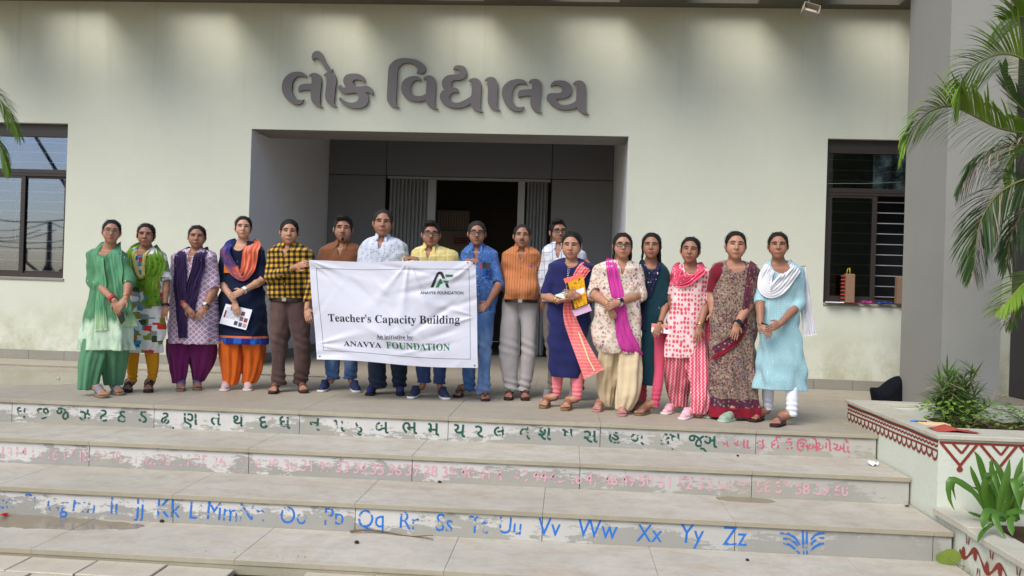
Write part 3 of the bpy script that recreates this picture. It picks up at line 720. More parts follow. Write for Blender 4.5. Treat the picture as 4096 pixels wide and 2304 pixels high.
def strip(mb, base, d, up, length, width, droop, seg=6, mi=0, fold=.25, curl=0., r=None):
    """a tapering leaf blade starting along d, bending down"""
    d = Vector(d).normalized(); p = Vector(base); vs = []; side_ = d.cross(Vector(up))
    side_ = side_.normalized() if side_.length > 1e-4 else d.orthogonal().normalized()
    for i in range(seg + 1):
        t = i / seg; w = width * (math.sin(math.pi * min(1, .12 + t * .88)) ** .6 if t < .97 else .04) * (1 - t * .35)
        nrm = side_.cross(d)
        vs += [p + side_ * w * .5, p - nrm * w * fold * .5, p - side_ * w * .5]
        d = (d + Vector((0, 0, -droop / seg * (1 + curl * t * 3))) ).normalized(); p = p + d * length / seg
        if curl and r: d = (d + Vector((r.uniform(-1, 1), r.uniform(-1, 1), 0)) * curl * .35).normalized()
    fs = []
    for i in range(seg):
        b = 3 * i; fs += [(b, b + 1, b + 4, b + 3), (b + 1, b + 2, b + 5, b + 4)]
    mb.add(vs, fs, mi, True)
def frond(parent, pts, n, L, mats, r, width=.020, droop=.7, ang=.9, dry=0., upl=.3, tipdroop=0., sidev=None, curl=.0):
    """pts: rachis points in metres; leaflets on both sides"""
    P = [Vector(p) for p in pts]
    def at(t):
        x = t * (len(P) - 1); i = min(int(x), len(P) - 2); f = x - i
        p0, p1, p2, p3 = P[max(i - 1, 0)], P[i], P[i + 1], P[min(i + 2, len(P) - 1)]
        return .5 * (2 * p1 + (p2 - p0) * f + (2 * p0 - 5 * p1 + 4 * p2 - p3) * f * f + (3 * p1 - p0 - 3 * p2 + p3) * f ** 3)
    rk = [at(i / 24) for i in range(25)]
    mb = MB(); mb.tube(rk, [.011 * (1 - .8 * i / 24) for i in range(25)], 5)
    fo = mb.build('frond', L_RACH, parent); n = int(n * 1.45); width *= 1.25; L *= 1.12
    lm = MB()
    for i in range(n):
        t = (i + .5) / n; p = at(t); d = (at(min(t + .02, 1)) - at(max(t - .02, 0))).normalized()
        sv = d.cross(Vector((0, 0, 1))); sv = sv.normalized() if sv.length > .1 else Vector((0, -1, 0))
        if sidev is not None: sv = (Vector(sidev) - d * Vector(sidev).dot(d)).normalized()
        ln = L * (math.sin(math.pi * (.14 + .80 * t)) ** .7) * r.uniform(.88, 1.08)
        for sg in (-1, 1):
            a = ang * (1 - .45 * t); dr = d * math.cos(a) + sv * sg * math.sin(a) + Vector((0, 0, upl))
            dr += Vector((r.uniform(-1, 1), r.uniform(-1, 1), r.uniform(-1, 1))) * .07
            isd = r.random() < dry
            strip(lm, p, dr, (0, 0, 1), ln * (.8 if isd else 1), width * (.6 if isd else 1) * r.uniform(.8, 1.15), (droop + tipdroop * t) * r.uniform(.75, 1.3) * (1.5 if isd else 1), 7, 1 if isd else 0, .3, curl if not isd else .5, r)
    lo = lm.build('leaflets', list(mats), fo)
    tag(lo, kind='stuff'); return fo
r = random.Random(11)
palm = empty('palm_tree', (4.35, -3.45, .05)); tag(palm, 'tall palm at the right edge, green fronds in front of the grey column', 'palm tree')
PL = Vector((4.35, -3.45, .05))
def z5(x, y, Y): return on_y(3300 + x / 1.2075, y / 1.2075, Y)
def FR(px, Y0, Y1, **k):
    n = len(px); pts = [Vector(z5(x, y, Y0 + (Y1 - Y0) * i / (n - 1))) - PL for i, (x, y) in enumerate(px)]; return frond(palm, pts, r=r, **k)
for i in range(3):
    MB().tube([(.05 * i - .02, .08 * i, 0), (.08 * i + .03, .1 * i, 1.2), (.1 * i + .12 - .1, .1 * i, 2.2 + .2 * i)], [.045, .04, .03], 8).build('trunk', plain('palm_stem', (.13, .15, .06), .6, var=.3, scale=14), palm)
FR([(1050, 420), (960, 290), (850, 262), (745, 305), (670, 375), (640, 470)], -3.5, -3.9, n=44, L=.46, mats=(L_PALMB, L_DRY), droop=.75, ang=.85, upl=.12, width=.014, sidev=(-.25, -.45, .85))
FR([(1060, 640), (960, 640), (840, 618), (720, 560), (610, 515), (500, 545), (410, 640), (375, 730)], -3.4, -4.0, n=64, L=.38, mats=(L_PALMB, L_DRY), droop=.95, ang=.9, upl=.18, width=.015, sidev=(0, -.5, .85))
FR([(1080, 760), (960, 700), (860, 716), (760, 765), (690, 840), (650, 900)], -3.6, -3.8, n=46, L=.34, mats=(L_PALMD, L_DRY), droop=1.5, ang=.9, dry=.38, upl=.1, width=.014, sidev=(0, -.5, .85))
FR([(1060, 870), (960, 868), (850, 925), (785, 1000), (745, 1090), (728, 1190), (716, 1310)], -3.6, -3.9, n=66, L=.40, mats=(L_PALMD, L_DRY), droop=.8, ang=.85, dry=.24, upl=-.1, width=.015, sidev=(1, .25, 0))
FR([(1080, 960), (1000, 980), (930, 1060), (890, 1170), (880, 1290)], -3.3, -3.5, n=34, L=.30, mats=(L_PALMD, L_DRY), droop=1.0, ang=.8, dry=.3, upl=-.1, sidev=(1, .3, 0))
FR([(1080, 560), (1000, 560), (930, 500), (880, 430), (860, 340)], -3.2, -3.3, n=22, L=.24, mats=(L_PALMD, L_DRY), droop=.2, ang=.5, upl=.5)
FR([(1080, 640), (990, 700), (900, 760), (860, 860)], -3.2, -3.3, n=26, L=.30, mats=(L_PALM, L_DRY), droop=.6, ang=.9, dry=.1)
FR([(1100, 1300), (1010, 1330), (930, 1400), (840, 1500)], -3.7, -3.9, n=26, L=.30, mats=(L_PALMB, L_DRY), droop=.6, ang=.8, dry=.2)
FR([(1100, 1420), (1010, 1440), (940, 1480), (880, 1560)], -3.5, -3.6, n=24, L=.28, mats=(L_PALM, L_DRY), droop=.6, ang=.8, dry=.4)
FR([(1100, 150), (1000, 90), (930, 80), (860, 100)], -3.3, -3.5, n=34, L=.42, mats=(L_PALMB, L_DRY), droop=.7, ang=.9, upl=.2, width=.014, sidev=(0, -.5, .85))
FR([(1120, 1180), (1020, 1130), (930, 1140), (860, 1220)], -3.1, -3.2, n=26, L=.30, mats=(L_PALMD, L_DRY), droop=1.1, ang=.8, dry=.2)
# palm off the left edge, only its frond tips reach into view
pa2 = empty('palm_tree', (-5.55, -4.0, -.64)); tag(pa2, 'palm at the left edge, drooping frond tips over the left window', 'palm tree')
PL2 = Vector((-5.55, -4.0, -.64))
def FR2(px, Y0, Y1, **k):
    n = len(px); pts = [Vector(on_y(x * S_, y * S_, Y0 + (Y1 - Y0) * i / (n - 1))) - PL2 for i, (x, y) in enumerate(px)]; return frond(pa2, pts, r=r, **k)
FR2([(-420, 330), (-300, 200), (-160, 175), (-70, 200), (0, 250), (48, 335)], -4.1, -3.9, n=80, L=.28, width=.010, mats=(L_PALM, L_DRY), droop=.7, ang=.75, dry=.05, upl=.0, sidev=(.5, -.4, .75))
FR2([(-420, 360), (-300, 280), (-180, 260), (-80, 290), (-10, 350), (20, 420)], -4.2, -4.1, n=80, L=.28, width=.010, mats=(L_PALM, L_DRY), droop=.8, ang=.7, dry=.25, upl=-.05, sidev=(.6, -.4, .65))
FR2([(-420, 340), (-520, 240), (-640, 220), (-760, 300)], -4.2, -4.6, n=34, L=.4, mats=(L_PALM, L_DRY), droop=1.0, ang=.8, dry=.1)
FR2([(-420, 330), (-380, 150), (-320, 20), (-240, -60)], -4.3, -4.8, n=34, L=.4, mats=(L_PALM, L_DRY), droop=.8, ang=.8, dry=.1)
bt = on_y(-420 * S_, 340 * S_, -4.2) - np.array(PL2)
MB().tube([(-.0 + bt[0] * 0 - 1.2, 0, 0), (bt[0] - .1, bt[1], bt[2] * .5), tuple(bt)], [.09, .075, .06], 10).build('trunk', plain('palm_trunk', (.16, .13, .09), .9, var=.3, scale=12), pa2)

# bushy plant in the planter
def zb_(x, y, Y): return on_y(3340 + x / 3.4074, 1560 + y / 3.4074, Y)
bush = empty('bush_plant', (3.15, -3.35, PZ - .1)); tag(bush, 'bushy plant with narrow pointed leaves and dry reddish tips in the planter', 'plant')
for k in range(18):
    a = r.uniform(0, 6.28); rad = r.uniform(.02, .27); bx, by = rad * math.cos(a), rad * math.sin(a) * .7; H = r.uniform(.14, .48)
    lean = Vector((bx * 1.4 + r.uniform(-.08, .08), by * .8, H)); st = MB(); st.tube([(bx * .4, by * .4, 0), tuple(lean * .5), tuple(lean)], [.006, .005, .004], 5)
    so_ = st.build('stem', plain('bush_stem', (.16, .12, .06), .8), bush); lm = MB()
    for j in range(60):
        t = r.uniform(.15, 1); p = lean * t; an = r.uniform(0, 6.28); el = r.uniform(-.1, 1.1)
        strip(lm, p, (math.cos(an) * math.cos(el), math.sin(an) * math.cos(el), math.sin(el)), (0, 0, 1), r.uniform(.12, .24), r.uniform(.012, .020), r.uniform(.2, .8), 4, 1 if r.random() < .10 else 0, .3)
    tag(lm.build('leaves', [L_BUSH, L_DRY], so_), kind='stuff')
bro = empty('broad_leaf_plant', (3.05, -3.72, PZ - .1)); tag(bro, 'low plant with small rounded yellow green leaves at the foot of the bushy plant', 'plant')
lm = MB()
for j in range(300):
    p = Vector((r.uniform(-.30, .45), r.uniform(-.16, .14), r.uniform(.02, .24))); an = r.uniform(0, 6.28); el = r.uniform(-.3, .6)
    strip(lm, p, (math.cos(an) * math.cos(el), math.sin(an) * math.cos(el), math.sin(el)), (0, 0, 1), r.uniform(.035, .065), r.uniform(.028, .042), .4, 3, 0, .15)
tag(lm.build('leaves', leaf_mat('broad_leaf', (.09, .19, .03), (.20, .33, .05)), bro), kind='stuff'); stm = MB()
for j in range(16): stm.tube([(r.uniform(-.2, .3), r.uniform(-.1, .1), 0), (r.uniform(-.2, .3), r.uniform(-.1, .1), .12)], .003, 4)
stm.build('stem', plain('bush_stem', (.16, .12, .06), .8), bro)
def fern(name, loc, label, n, L, spread, seed):
    rr = random.Random(seed); f = empty(name, loc); tag(f, label, 'plant', None); 
    for k in range(n):
        a = rr.uniform(0, 6.28); p = Vector((rr.uniform(-spread, spread), rr.uniform(-spread, spread) * .5, 0)); d = Vector((math.cos(a) * .7, math.sin(a) * .7, rr.uniform(.5, 1.2))).normalized(); pts = [p]
        for s in range(6): d = (d + Vector((0, 0, -.16))).normalized(); pts.append(pts[-1] + d * L * rr.uniform(.8, 1.1) / 6)
        st = MB(); st.tube(pts, .0025, 4); so_ = st.build('stem', L_RACH, f); lm = MB()
        for s in range(1, 7):
            for q in range(8):
                a2 = rr.uniform(0, 6.28); strip(lm, pts[s] + Vector((rr.uniform(-.02, .02), rr.uniform(-.02, .02), rr.uniform(-.015, .015))), (math.cos(a2), math.sin(a2), rr.uniform(-.1, .5)), (0, 0, 1), rr.uniform(.02, .045), .007, .3, 2, 0, .1)
        tag(lm.build('leaves', L_FERN, so_), kind='stuff')
    return f
fern('fern_plant', (3.86, -3.25, PZ - .1), 'feathery bright green plant right of the bushy plant in the planter', 22, .30, .16, 5)
fern('fern_plant', (4.05, -4.0, PZ - .1), 'small feathery green plant by the front coping at the right edge', 16, .22, .12, 8)
# strap-leaved lilies in the low planter
def zl(x, y, Y): return on_y(3500 + x / 3.4178, 1880 + y / 3.4178, Y)
lily = empty('lily_plant', (2.98, -5.05, LZ - .09)); tag(lily, 'lily clump with long glossy arching strap leaves in the low planter', 'plant')
LP = Vector((2.98, -5.05, LZ - .09))
def blade(pts, w, parent, mt=L_LILY):
    P = [Vector(p) for p in pts]; n = 12; vs = []
    def at(t):
        x = t * (len(P) - 1); i = min(int(x), len(P) - 2); f = x - i
        p0, p1, p2, p3 = P[max(i - 1, 0)], P[i], P[i + 1], P[min(i + 2, len(P) - 1)]
        return .5 * (2 * p1 + (p2 - p0) * f + (2 * p0 - 5 * p1 + 4 * p2 - p3) * f * f + (3 * p1 - p0 - 3 * p2 + p3) * f ** 3)
    view = Vector((-.35, -.9, .35)).normalized()
    for i in range(n + 1):
        t = i / n; p = at(t); d = (at(min(t + .04, 1)) - at(max(t - .04, 0))).normalized(); s = d.cross(view + Vector((.3, 0, .6)) * .6).normalized()
        ww = w * (.75 + .25 * math.sin(math.pi * t)) * (1 - max(0, t - .72) / .28 * .92); nn = s.cross(d)
        vs += [p + s * ww / 2, p + nn * ww * .14, p - s * ww / 2]
    fs = []
    for i in range(n): b = 3 * i; fs += [(b, b + 1, b + 4, b + 3), (b + 1, b + 2, b + 5, b + 4)]
    mb = MB(); mb.add(vs, fs, 0, True); return mb.build('leaf', mt, parent)
def LB(px, w, Ya=-5.0, Yb=-5.1): n = len(px); blade([Vector(zl(x, y, Ya + (Yb - Ya) * i / (n - 1))) - LP for i, (x, y) in enumerate(px)], w, lily)
for px, w, ya, yb in [([(1580, 700), (1480, 480), (1300, 250), (1100, 130), (1010, 170), (1020, 400), (1090, 550)], .050, -5.0, -5.05),
    ([(1600, 700), (1420, 380), (1230, 230), (1090, 150), (1060, 230), (1105, 410)], .04, -4.95, -4.95),
    ([(1620, 700), (1520, 450), (1500, 200), (1560, 110), (1540, 60), (1480, 60)], .055, -5.0, -5.1), ([(1620, 680), (1480, 380), (1360, 100), (1300, -60)], .045, -4.9, -4.85),
    ([(1650, 700), (1600, 420), (1500, 120), (1420, -150), (1350, -260)], .055, -4.95, -4.95), ([(1680, 700), (1700, 400), (1640, 100), (1560, -120)], .055, -4.98, -4.98),
    ([(1700, 700), (1720, 400), (1800, 100), (1840, -150)], .055, -5.0, -5.0), ([(1720, 700), (1820, 380), (1860, 160), (1900, 140), (1930, 300), (1990, 560)], .06, -5.0, -5.2),
    ([(1660, 690), (1560, 350), (1500, 150), (1540, 90), (1620, 110), (1700, 380)], .05, -4.9, -5.1), ([(1750, 700), (1900, 300), (2050, 60), (2200, -40)], .05, -4.9, -4.9),
    ([(1760, 640), (1600, 560), (1520, 580), (1480, 720), (1470, 800)], .055, -5.1, -5.25), ([(1800, 640), (1700, 600), (1640, 640), (1700, 800), (1790, 930)], .05, -5.1, -5.25),
    ([(1800, 600), (1950, 560), (2100, 620)], .05, -5.1, -5.2), ([(1640, 720), (1500, 820), (1440, 900), (1400, 1000)], .030, -5.15, -5.35),
    ([(1900, 640), (1850, 700), (1860, 800), (1880, 900)], .05, -5.15, -5.25), ([(1650, 700), (1400, 620), (1260, 570)], .03, -4.9, -4.85),
    ([(1850, 700), (1750, 450), (1600, 250), (1500, 170)], .05, -4.85, -4.85), ([(1900, 700), (2000, 300), (2120, 180)], .06, -4.9, -4.9), ([(1700, 690), (1640, 300), (1600, 50), (1590, -180)], .05, -4.85, -4.8),
    ([(1850, 690), (1800, 300), (1700, 0), (1600, -130)], .055, -4.82, -4.82), ([(1750, 690), (1650, 500), (1460, 300), (1330, 230)], .045, -4.82, -4.82), ([(1950, 690), (1900, 400), (1960, 50), (2020, -180)], .055, -4.85, -4.85)]: LB(px, w * .78, ya, yb)
lm = MB()
for j in range(260):
    p = Vector((r.uniform(.16, .75), r.uniform(-.55, .3), r.uniform(.0, .08))); an = r.uniform(0, 6.28)
    strip(lm, p, (math.cos(an), math.sin(an), r.uniform(.2, 1.4)), (0, 0, 1), r.uniform(.05, .16), .012, .8, 4, 0, .2)
for k in range(16):
    a = r.uniform(-.3, 3.5); ln = r.uniform(.30, .50); hx_ = math.cos(a) * ln * .6; hy_ = -math.sin(a) * ln * .35; H = r.uniform(.16, .40)
    blade([Vector((.05 + r.uniform(-.04, .10), .03, 0)), Vector((hx_ * .35 + .05, hy_ * .3, H * .75)), Vector((hx_ * .75 + .05, hy_ * .7, H)), Vector((hx_ * 1.15 + .05, hy_ * 1.1, H * r.uniform(.35, .85)))], r.uniform(.022, .036), lily)
gp = empty('ground_cover', (2.9, -5.3, LZ - .1)); tag(gp, kind='stuff'); tag(lm.build('grass_blades', L_FERN, gp), kind='stuff')
wd = MB(); base = [on_z(u * S_, v * S_, -.63) for u, v in [(545, 1410), (560, 1416), (735, 1425), (742, 1423), (590, 1414), (720, 1420), (755, 1426), (530, 1412), (700, 1421)]]
for b in base:
    for j in range(12):
        an = r.uniform(0, 6.28); strip(wd, Vector(b) + Vector((r.uniform(-.03, .03), r.uniform(-.01, .02), 0)), (math.cos(an) * .5, math.sin(an) * .5 - .1, 1), (0, 0, 1), r.uniform(.03, .085), .006, .9, 4, 0, .2)
tag(wd.build('weeds', L_FERN), kind='stuff')

# ================================================================ small loose things
M_PAPER = plain('white_paper', sr(226, 228, 236), .8, .2, .03)
def crumple(name, loc, size, mt, label, cat, seed, flat=.5):
    q = random.Random(seed); mb = MB(); n = 7; vs = []
    for i in range(n):
        for j in range(n):
            vs.append(((i / (n - 1) - .5) * size[0] + q.uniform(-.2, .2) * size[0] / 3, (j / (n - 1) - .5) * size[1] + q.uniform(-.2, .2) * size[1] / 3, .004 + q.random() * size[2]))
    mb.add(vs, [(i * n + j, (i + 1) * n + j, (i + 1) * n + j + 1, i * n + j + 1) for i in range(n - 1) for j in range(n - 1)])
    o = mb.build(name, mt, None, loc); o.rotation_euler = (0, 0, q.uniform(0, 3)); tag(o, label, cat); return o
crumple('crumpled_paper', tuple(on_z(3340 + 515 / 3.4074, 1560 + 1030 / 3.4074, -R_)), (.075, .07, .03), M_PAPER, 'crumpled white paper on the second step beside the planter', 'paper', 3)
crumple('paper_scrap', tuple(on_z(148 * S_, 952 * S_, 0)), (.035, .03, .015), M_PAPER, 'small crumpled white paper scrap on the porch floor by the left puddle', 'paper', 5)
crumple('red_wrapper', tuple(on_z(18, 1600 + 962 / 2.058, -3 * R_)), (.06, .04, .02), plain('red_foil', sr(190, 30, 34), .4), 'small red wrapper at the left end of the lowest step', 'wrapper', 6)
crumple('purple_wrapper', tuple(on_z(3500 + 440 / 3.4178, 1880 + 505 / 3.4178, -2 * R_)), (.03, .025, .012), plain('purple_foil', sr(70, 20, 60), .4), 'tiny purple wrapper in the corner of the third step', 'wrapper', 7)
for i, (u, v, z, s, lb) in enumerate([(1000 + 878 / 2.058, 1600 + 1182 / 2.058, -3 * R_, .016, 'dark round pebble on the lowest step below the painted letter Q'), (1331 / 2.058, 1600 + 1007 / 2.058, -3 * R_, .015, 'black pebble against the blue lettered riser at left'),
        (1000 + 1560 / 2.058, 1600 + 682 / 2.058, -2 * R_, .014, 'dark pebble against the riser under the number 38'), (2100 + 1762 / 1.9815, 1600 + 1275 / 1.9815, -3 * R_, .012, 'small pebble on the lowest step below the letter Z'), (1427 / 2.058, 1600 + 236 / 2.058, -R_, .011, 'tiny black pebble against the top riser'),
        (2100 + 1686 / 1.9815, 1600 + 447 / 1.9815, -R_, .011, 'dark pebble on the second step below the woman in pink')]):
    o = MB().ball((0, 0, s * .6), (s, s * .8, s * .7), 9, 6).build('pebble', plain('dark_pebble', sr(52, 42, 38), .9, var=.3, scale=40), None, tuple(on_z(u, v, z))); tag(o, lb, 'pebble')
a, b = on_z(1000 + 825 / 2.058, 1600 + 1096 / 2.058, -3 * R_), on_z(1000 + 1510 / 2.058, 1600 + 1130 / 2.058, -3 * R_)
tw = MB(); T_ = [Vector(a) + (Vector(b) - Vector(a)) * t + Vector((0, .02 * math.sin(5 * t), .012 + .010 * math.sin(7 * t))) - Vector(a) for t in np.linspace(0, 1, 9)]
tw.tube(T_, [.009, .006, .005, .006, .005, .005, .004, .004, .002], 6); tw.tube([T_[6], T_[7] + Vector((0, -.03, 0)), T_[8] + Vector((.01, -.06, -.008))], .003, 5)
tag(tw.build('twig', plain('twig_bark', sr(104, 84, 64), .9, var=.25, scale=30), None, tuple(a)), 'long dry brown twig lying along the foot of the lowest riser', 'twig')
# fallen yellow green leaf at the lower right
p = on_z(3500 + 960 / 3.4178, 1880 + 1300 / 3.4178, -3 * R_)
lf = MB(); c0 = (0, 0, 0); ring = []
for i in range(20):
    t = 2 * math.pi * i / 20; rr = .078 * (1 + .12 * math.cos(t) + .03 * math.sin(5 * t)); ring.append((rr * math.cos(t), .010 * math.sin(2 * t) - .3 * rr * math.sin(t) - .02, .058 + rr * .72 * math.sin(t)))
lf.add([(0, -.035, .062)] + ring, [(0, 1 + i, 1 + (i + 1) % 20) for i in range(20)], 0, True)
lfo = lf.build('fallen_leaf', leaf_mat('fallen_leaf_green', (.20, .30, .04), (.28, .38, .08)), None, tuple(p)); MB().tube([(.0, -.036, .06), (.05, -.06, .03), (.10, -.06, .01)], .003, 5).build('stalk', L_RACH, lfo)
tag(lfo, 'large round yellow green leaf leaning on the lowest riser near the vine', 'leaf')
# red folder with papers and a pen on the planter coping
fol = empty('folder', tuple(on_z(3340 + 1600 / 3.4074, 1560 + 560 / 3.4074, PZ))); tag(fol, 'translucent red plastic folder lying open on the planter coping', 'folder')
fz = MB(); n = 10; vs = []
for i in range(n):
    for j in range(5): x = -.13 + .27 * i / (n - 1); y = -.085 + .18 * j / 4; vs.append((x, y + x * -.15, .006 + .030 * math.exp(-((x + .01) / .05) ** 2) * (.4 + .6 * j / 4) + .004 * math.sin(9 * x + j)))
fz.add(vs, [(i * 5 + j, (i + 1) * 5 + j, (i + 1) * 5 + j + 1, i * 5 + j + 1) for i in range(n - 1) for j in range(4)], 0, True)
fz.build('cover', plain('red_plastic', sr(176, 72, 58), .35, .5, .05), fol)
MB().box(-.12, .08, -.06, .085, .001, .004).build('base_cover', plain('dark_red_plastic', sr(140, 50, 44), .4), fol)
pp = MB().box(-.105, .085, .0, .125, 0, .004).build('paper_sheet', plain('cream_paper', sr(226, 190, 140), .8), None, tuple(on_z(3340 + 1420 / 3.4074, 1560 + 480 / 3.4074, PZ + .0))); tag(pp, 'cream paper sheet partly under the red folder', 'paper')
pe = empty('pen', tuple(on_z(3340 + 1140 / 3.4074, 1560 + 437 / 3.4074, PZ))); tag(pe, 'dark pen with bright blue cap on the planter coping', 'pen')
MB().tube([(-.02, 0, .006), (.056, -.004, .006)], .0055, 7).build('barrel', plain('black_pen', (.02, .02, .025), .3), pe); MB().tube([(-.058, .002, .006), (-.02, 0, .006)], .0065, 7).build('cap', plain('blue_cap', sr(40, 120, 220), .3), pe)
# black bag behind the planter, leaning on the column
bgp = on_z(2225 * S_, 1012 * S_, 0); bag = MB(); n = 9; vs = []
q = random.Random(9)
prof = [(-.16, 0), (-.19, .14), (-.17, .165), (-.145, .125), (-.10, .12), (-.03, .19), (.05, .27), (.13, .31), (.17, .30), (.19, 0)]
fr = [(x, -.10 - .01 * (i % 2), z) for i, (x, z) in enumerate(prof)]; bk = [(x * .9, .12, z * .92) for x, z in prof]; mi = [(x * .5, -.16, z * .5) for x, z in prof]; N = len(prof)
bag.add(fr + bk + mi, [(i, i + 1, N + i + 1, N + i)[::-1] for i in range(N - 1)] + [(i, i + 1, 2 * N + i + 1, 2 * N + i) for i in range(N - 1)] + [tuple(2 * N + i for i in range(N)), tuple(N + i for i in range(N))[::-1]], 0, False)
bo = bag.build('black_bag', plain('black_fabric_bag', (.006, .007, .010), .9, .1, .2, 12, .9, 14), None, (bgp[0] + .02, bgp[1] + .02, 0)); bv = bo.modifiers.new('s', 'SUBSURF'); bv.levels = bv.render_levels = 2
tag(bo, 'slumped black cloth bag on the porch floor against the grey column', 'bag')
# things on the right window sill
sx = lambda x, y: on_y(3250 + x / 1.9067, 500 + y / 1.9067, -.05)
def sill(name, xa, xb, h, label, cat, mt, dep=.05, z0=1.036, y=-.06):
    o = MB().box(0, xb - xa, 0, dep, 0, h, bev=min(h, dep) * .2).build(name, mt, None, (xa, y, z0)); tag(o, label, cat); return o
xa = sx(105, 1345)[0]; xb = sx(232, 1345)[0]
sill('notebook', xa, xb, .012, 'thin white notebook lying at the left end of the right window sill', 'book', M_PAPER, .09, 1.036, -.10)
xa = sx(243, 1345)[0]; xb = sx(310, 1345)[0]; h = sx(270, 1135)[2] - 1.036
cb = empty('cloth_bag', (xa, -.09, 1.036)); tag(cb, 'upright narrow jute bag with red dotted edge standing on the window sill', 'bag')
MB().box(.0, xb - xa, 0, .10, 0, h, bev=.01).build('body', plain('jute_cloth', sr(136, 108, 88), .95, .1, .2, 40, .4, 90), cb)
for i in range(8): MB().box(-.034, -.002, .02, .09, h * i / 8 + .01, h * (i + .55) / 8).build('red_panel', plain('red_band', sr(190, 70, 40), .8), cb)
MB().box(-.030, -.004, .03, .08, 0, h - .01).build('dark_edge', plain('dark_band', sr(40, 30, 34), .8), cb)
MB().tube([(.02, .05, h), (.03, .04, h + .06), (.05, .04, h + .07), (.06, .05, h)], .006, 6).build('handle', plain('yellow_strap', sr(190, 180, 40), .7), cb)
xa = sx(637, 1345)[0]; xb = sx(664, 1345)[0]
sill('cloth_bag', xa, xb + .04, h * .97, 'jute bag at the right end of the window sill against the frame', 'bag', plain('jute_cloth', sr(136, 108, 88), .95), .08, 1.036, -.08)
crumple('pouch', tuple(sx(415, 1345)[i] if i != 2 else 1.036 for i in range(3)), (.13, .07, .035), plain('pink_pouch', sr(196, 60, 150), .5), 'shiny pink patterned pouch on the right window sill', 'pouch', 12)
crumple('pouch', tuple(sx(550, 1350)[i] if i != 2 else 1.036 for i in range(3)), (.16, .08, .03), plain('blue_pouch', sr(30, 70, 180), .5), 'bright blue plastic pouch on the right window sill', 'pouch', 14)
sill('exercise_book', sx(320, 0)[0], sx(400, 0)[0], .012, 'maroon exercise book under the pink pouch on the sill', 'book', plain('maroon_cover', sr(96, 34, 44), .6), .09, 1.0365, -.10)
# loose wire across the right window
wr_ = MB(); P = [Vector(sx(x, y)) for x, y in [(118, 447), (240, 445), (400, 446), (560, 440), (682, 433)]]; o_ = P[0].copy()
tag(wr_.tube([p - o_ for p in P], .0022, 4).build('wire', M_GRILL, None, tuple(o_)), 'thin pale wire strung across the upper right window', 'wire')
# floodlight hanging under the canopy
fp = on_y(3238, 50, -1.35); fl = empty('floodlight', tuple(fp)); tag(fl, 'dusty broken floodlight hanging on a wire under the canopy', 'lamp')
Rm = Matrix.Rotation(.28, 4, 'Y') @ Matrix.Rotation(-.5, 4, 'X')
M_FL = plain('dusty_lamp_metal', sr(150, 142, 128), .8, .2, .3, 22)
b_ = MB(); W, H, D2 = .085, .062, .07
for bx in ((-W, W, 0, .006, -H, H), (-W, -W + .006, -D2, 0, -H, H), (W - .006, W, -D2, 0, -H, H), (-W, W, -D2, 0, H - .006, H), (-W, W, -D2, 0, -H, -H + .006)): b_.box(*bx, mat=Rm)
b_.build('housing', M_FL, fl)
MB().box(-.06, .06, -.03, -.01, -.005, .02, mat=Rm).build('reflector', plain('lamp_reflector', sr(176, 160, 130), .5), fl)
MB().tube([tuple(Rm @ Vector((-.055, -.04, -.03))), tuple(Rm @ Vector((.055, -.04, -.03)))], .012, 8).build('bulb', plain('pale_tube', sr(190, 176, 186), .3), fl)
MB().tube([(-.01, .0, .05), (-.008, 0, .3), (0, 0, ZT - fp[2] - .002)], .005, 5).build('wire', M_STEEL, fl)

# ================================================================ what the left window mirrors: pole, wires; unseen trees added for the right window's reflection
def mirror(u, v, Yd, lift=0):        # where a thing must stand to be seen in the pane at that pixel
    d = pix_ray(u, v); p = CAM + d * ((.10 - CAM[1]) / d[1]); d2 = np.array([d[0], -d[1], d[2]]); return p + d2 * ((p[1] - Yd) / d[1])
w4 = lambda x, y, Y: mirror(x / 2.195, 480 + y / 2.195, Y)
YD = -38.
top = w4(435, 895, YD); po = empty('utility_pole', (top[0], YD, -.7)); tag(po, 'bare utility pole with forked arms mirrored in the left window', 'pole')
Hh = top[2] + .7
MB().tube([(0, 0, 0), (0, 0, Hh)], [.20, .12], 8).build('shaft', plain('pole_concrete', sr(90, 86, 80), .9), po)
MB().tube([(-1.4, 0, Hh - 1.6), (-1.4, 0, Hh - 2.4), (0, 0, Hh - 3.4), (1.4, 0, Hh - 2.4), (1.4, 0, Hh - 1.6)], .09, 6).build('cross_arm', plain('pole_iron', sr(70, 66, 64), .8), po)
vn = MB()
for i in range(60):
    z = r.uniform(Hh * .35, Hh - 2.5); a_ = r.uniform(0, 6.28); rr = r.uniform(.15, .5); vn.tube([(.15 * math.cos(a_), .15 * math.sin(a_), z), (rr * math.cos(a_), rr * math.sin(a_), z - .4), (rr * .8 * math.cos(a_), rr * math.sin(a_), z - 1.4)], .035, 4)
tag(vn.build('dry_vine', plain('dry_vine', sr(96, 88, 74), .9), po), kind='stuff')
wi = MB()
for (xa, ya, xb, yb) in [(-300, 830, 900, 815), (-300, 900, 435, 895), (435, 895, 1000, 930), (-300, 960, 352, 965), (-300, 1010, 490, 965), (-300, 1060, 1000, 1050), (-300, 1030, 1000, 980)]:
    A = w4(xa, ya, YD); B = w4(xb, yb, YD); wi.tube([Vector(A) + (Vector(B) - Vector(A)) * t + Vector((0, 0, -.5 * math.sin(math.pi * t))) - Vector((top[0], YD, -.7)) for t in np.linspace(0, 1, 8)], .05 if ya < 850 else .03, 4)
wi.build('wire', plain('black_cable', (.02, .02, .02), .6), po)
A = w4(300, 130, -14.); B = w4(620, 660, -14.)
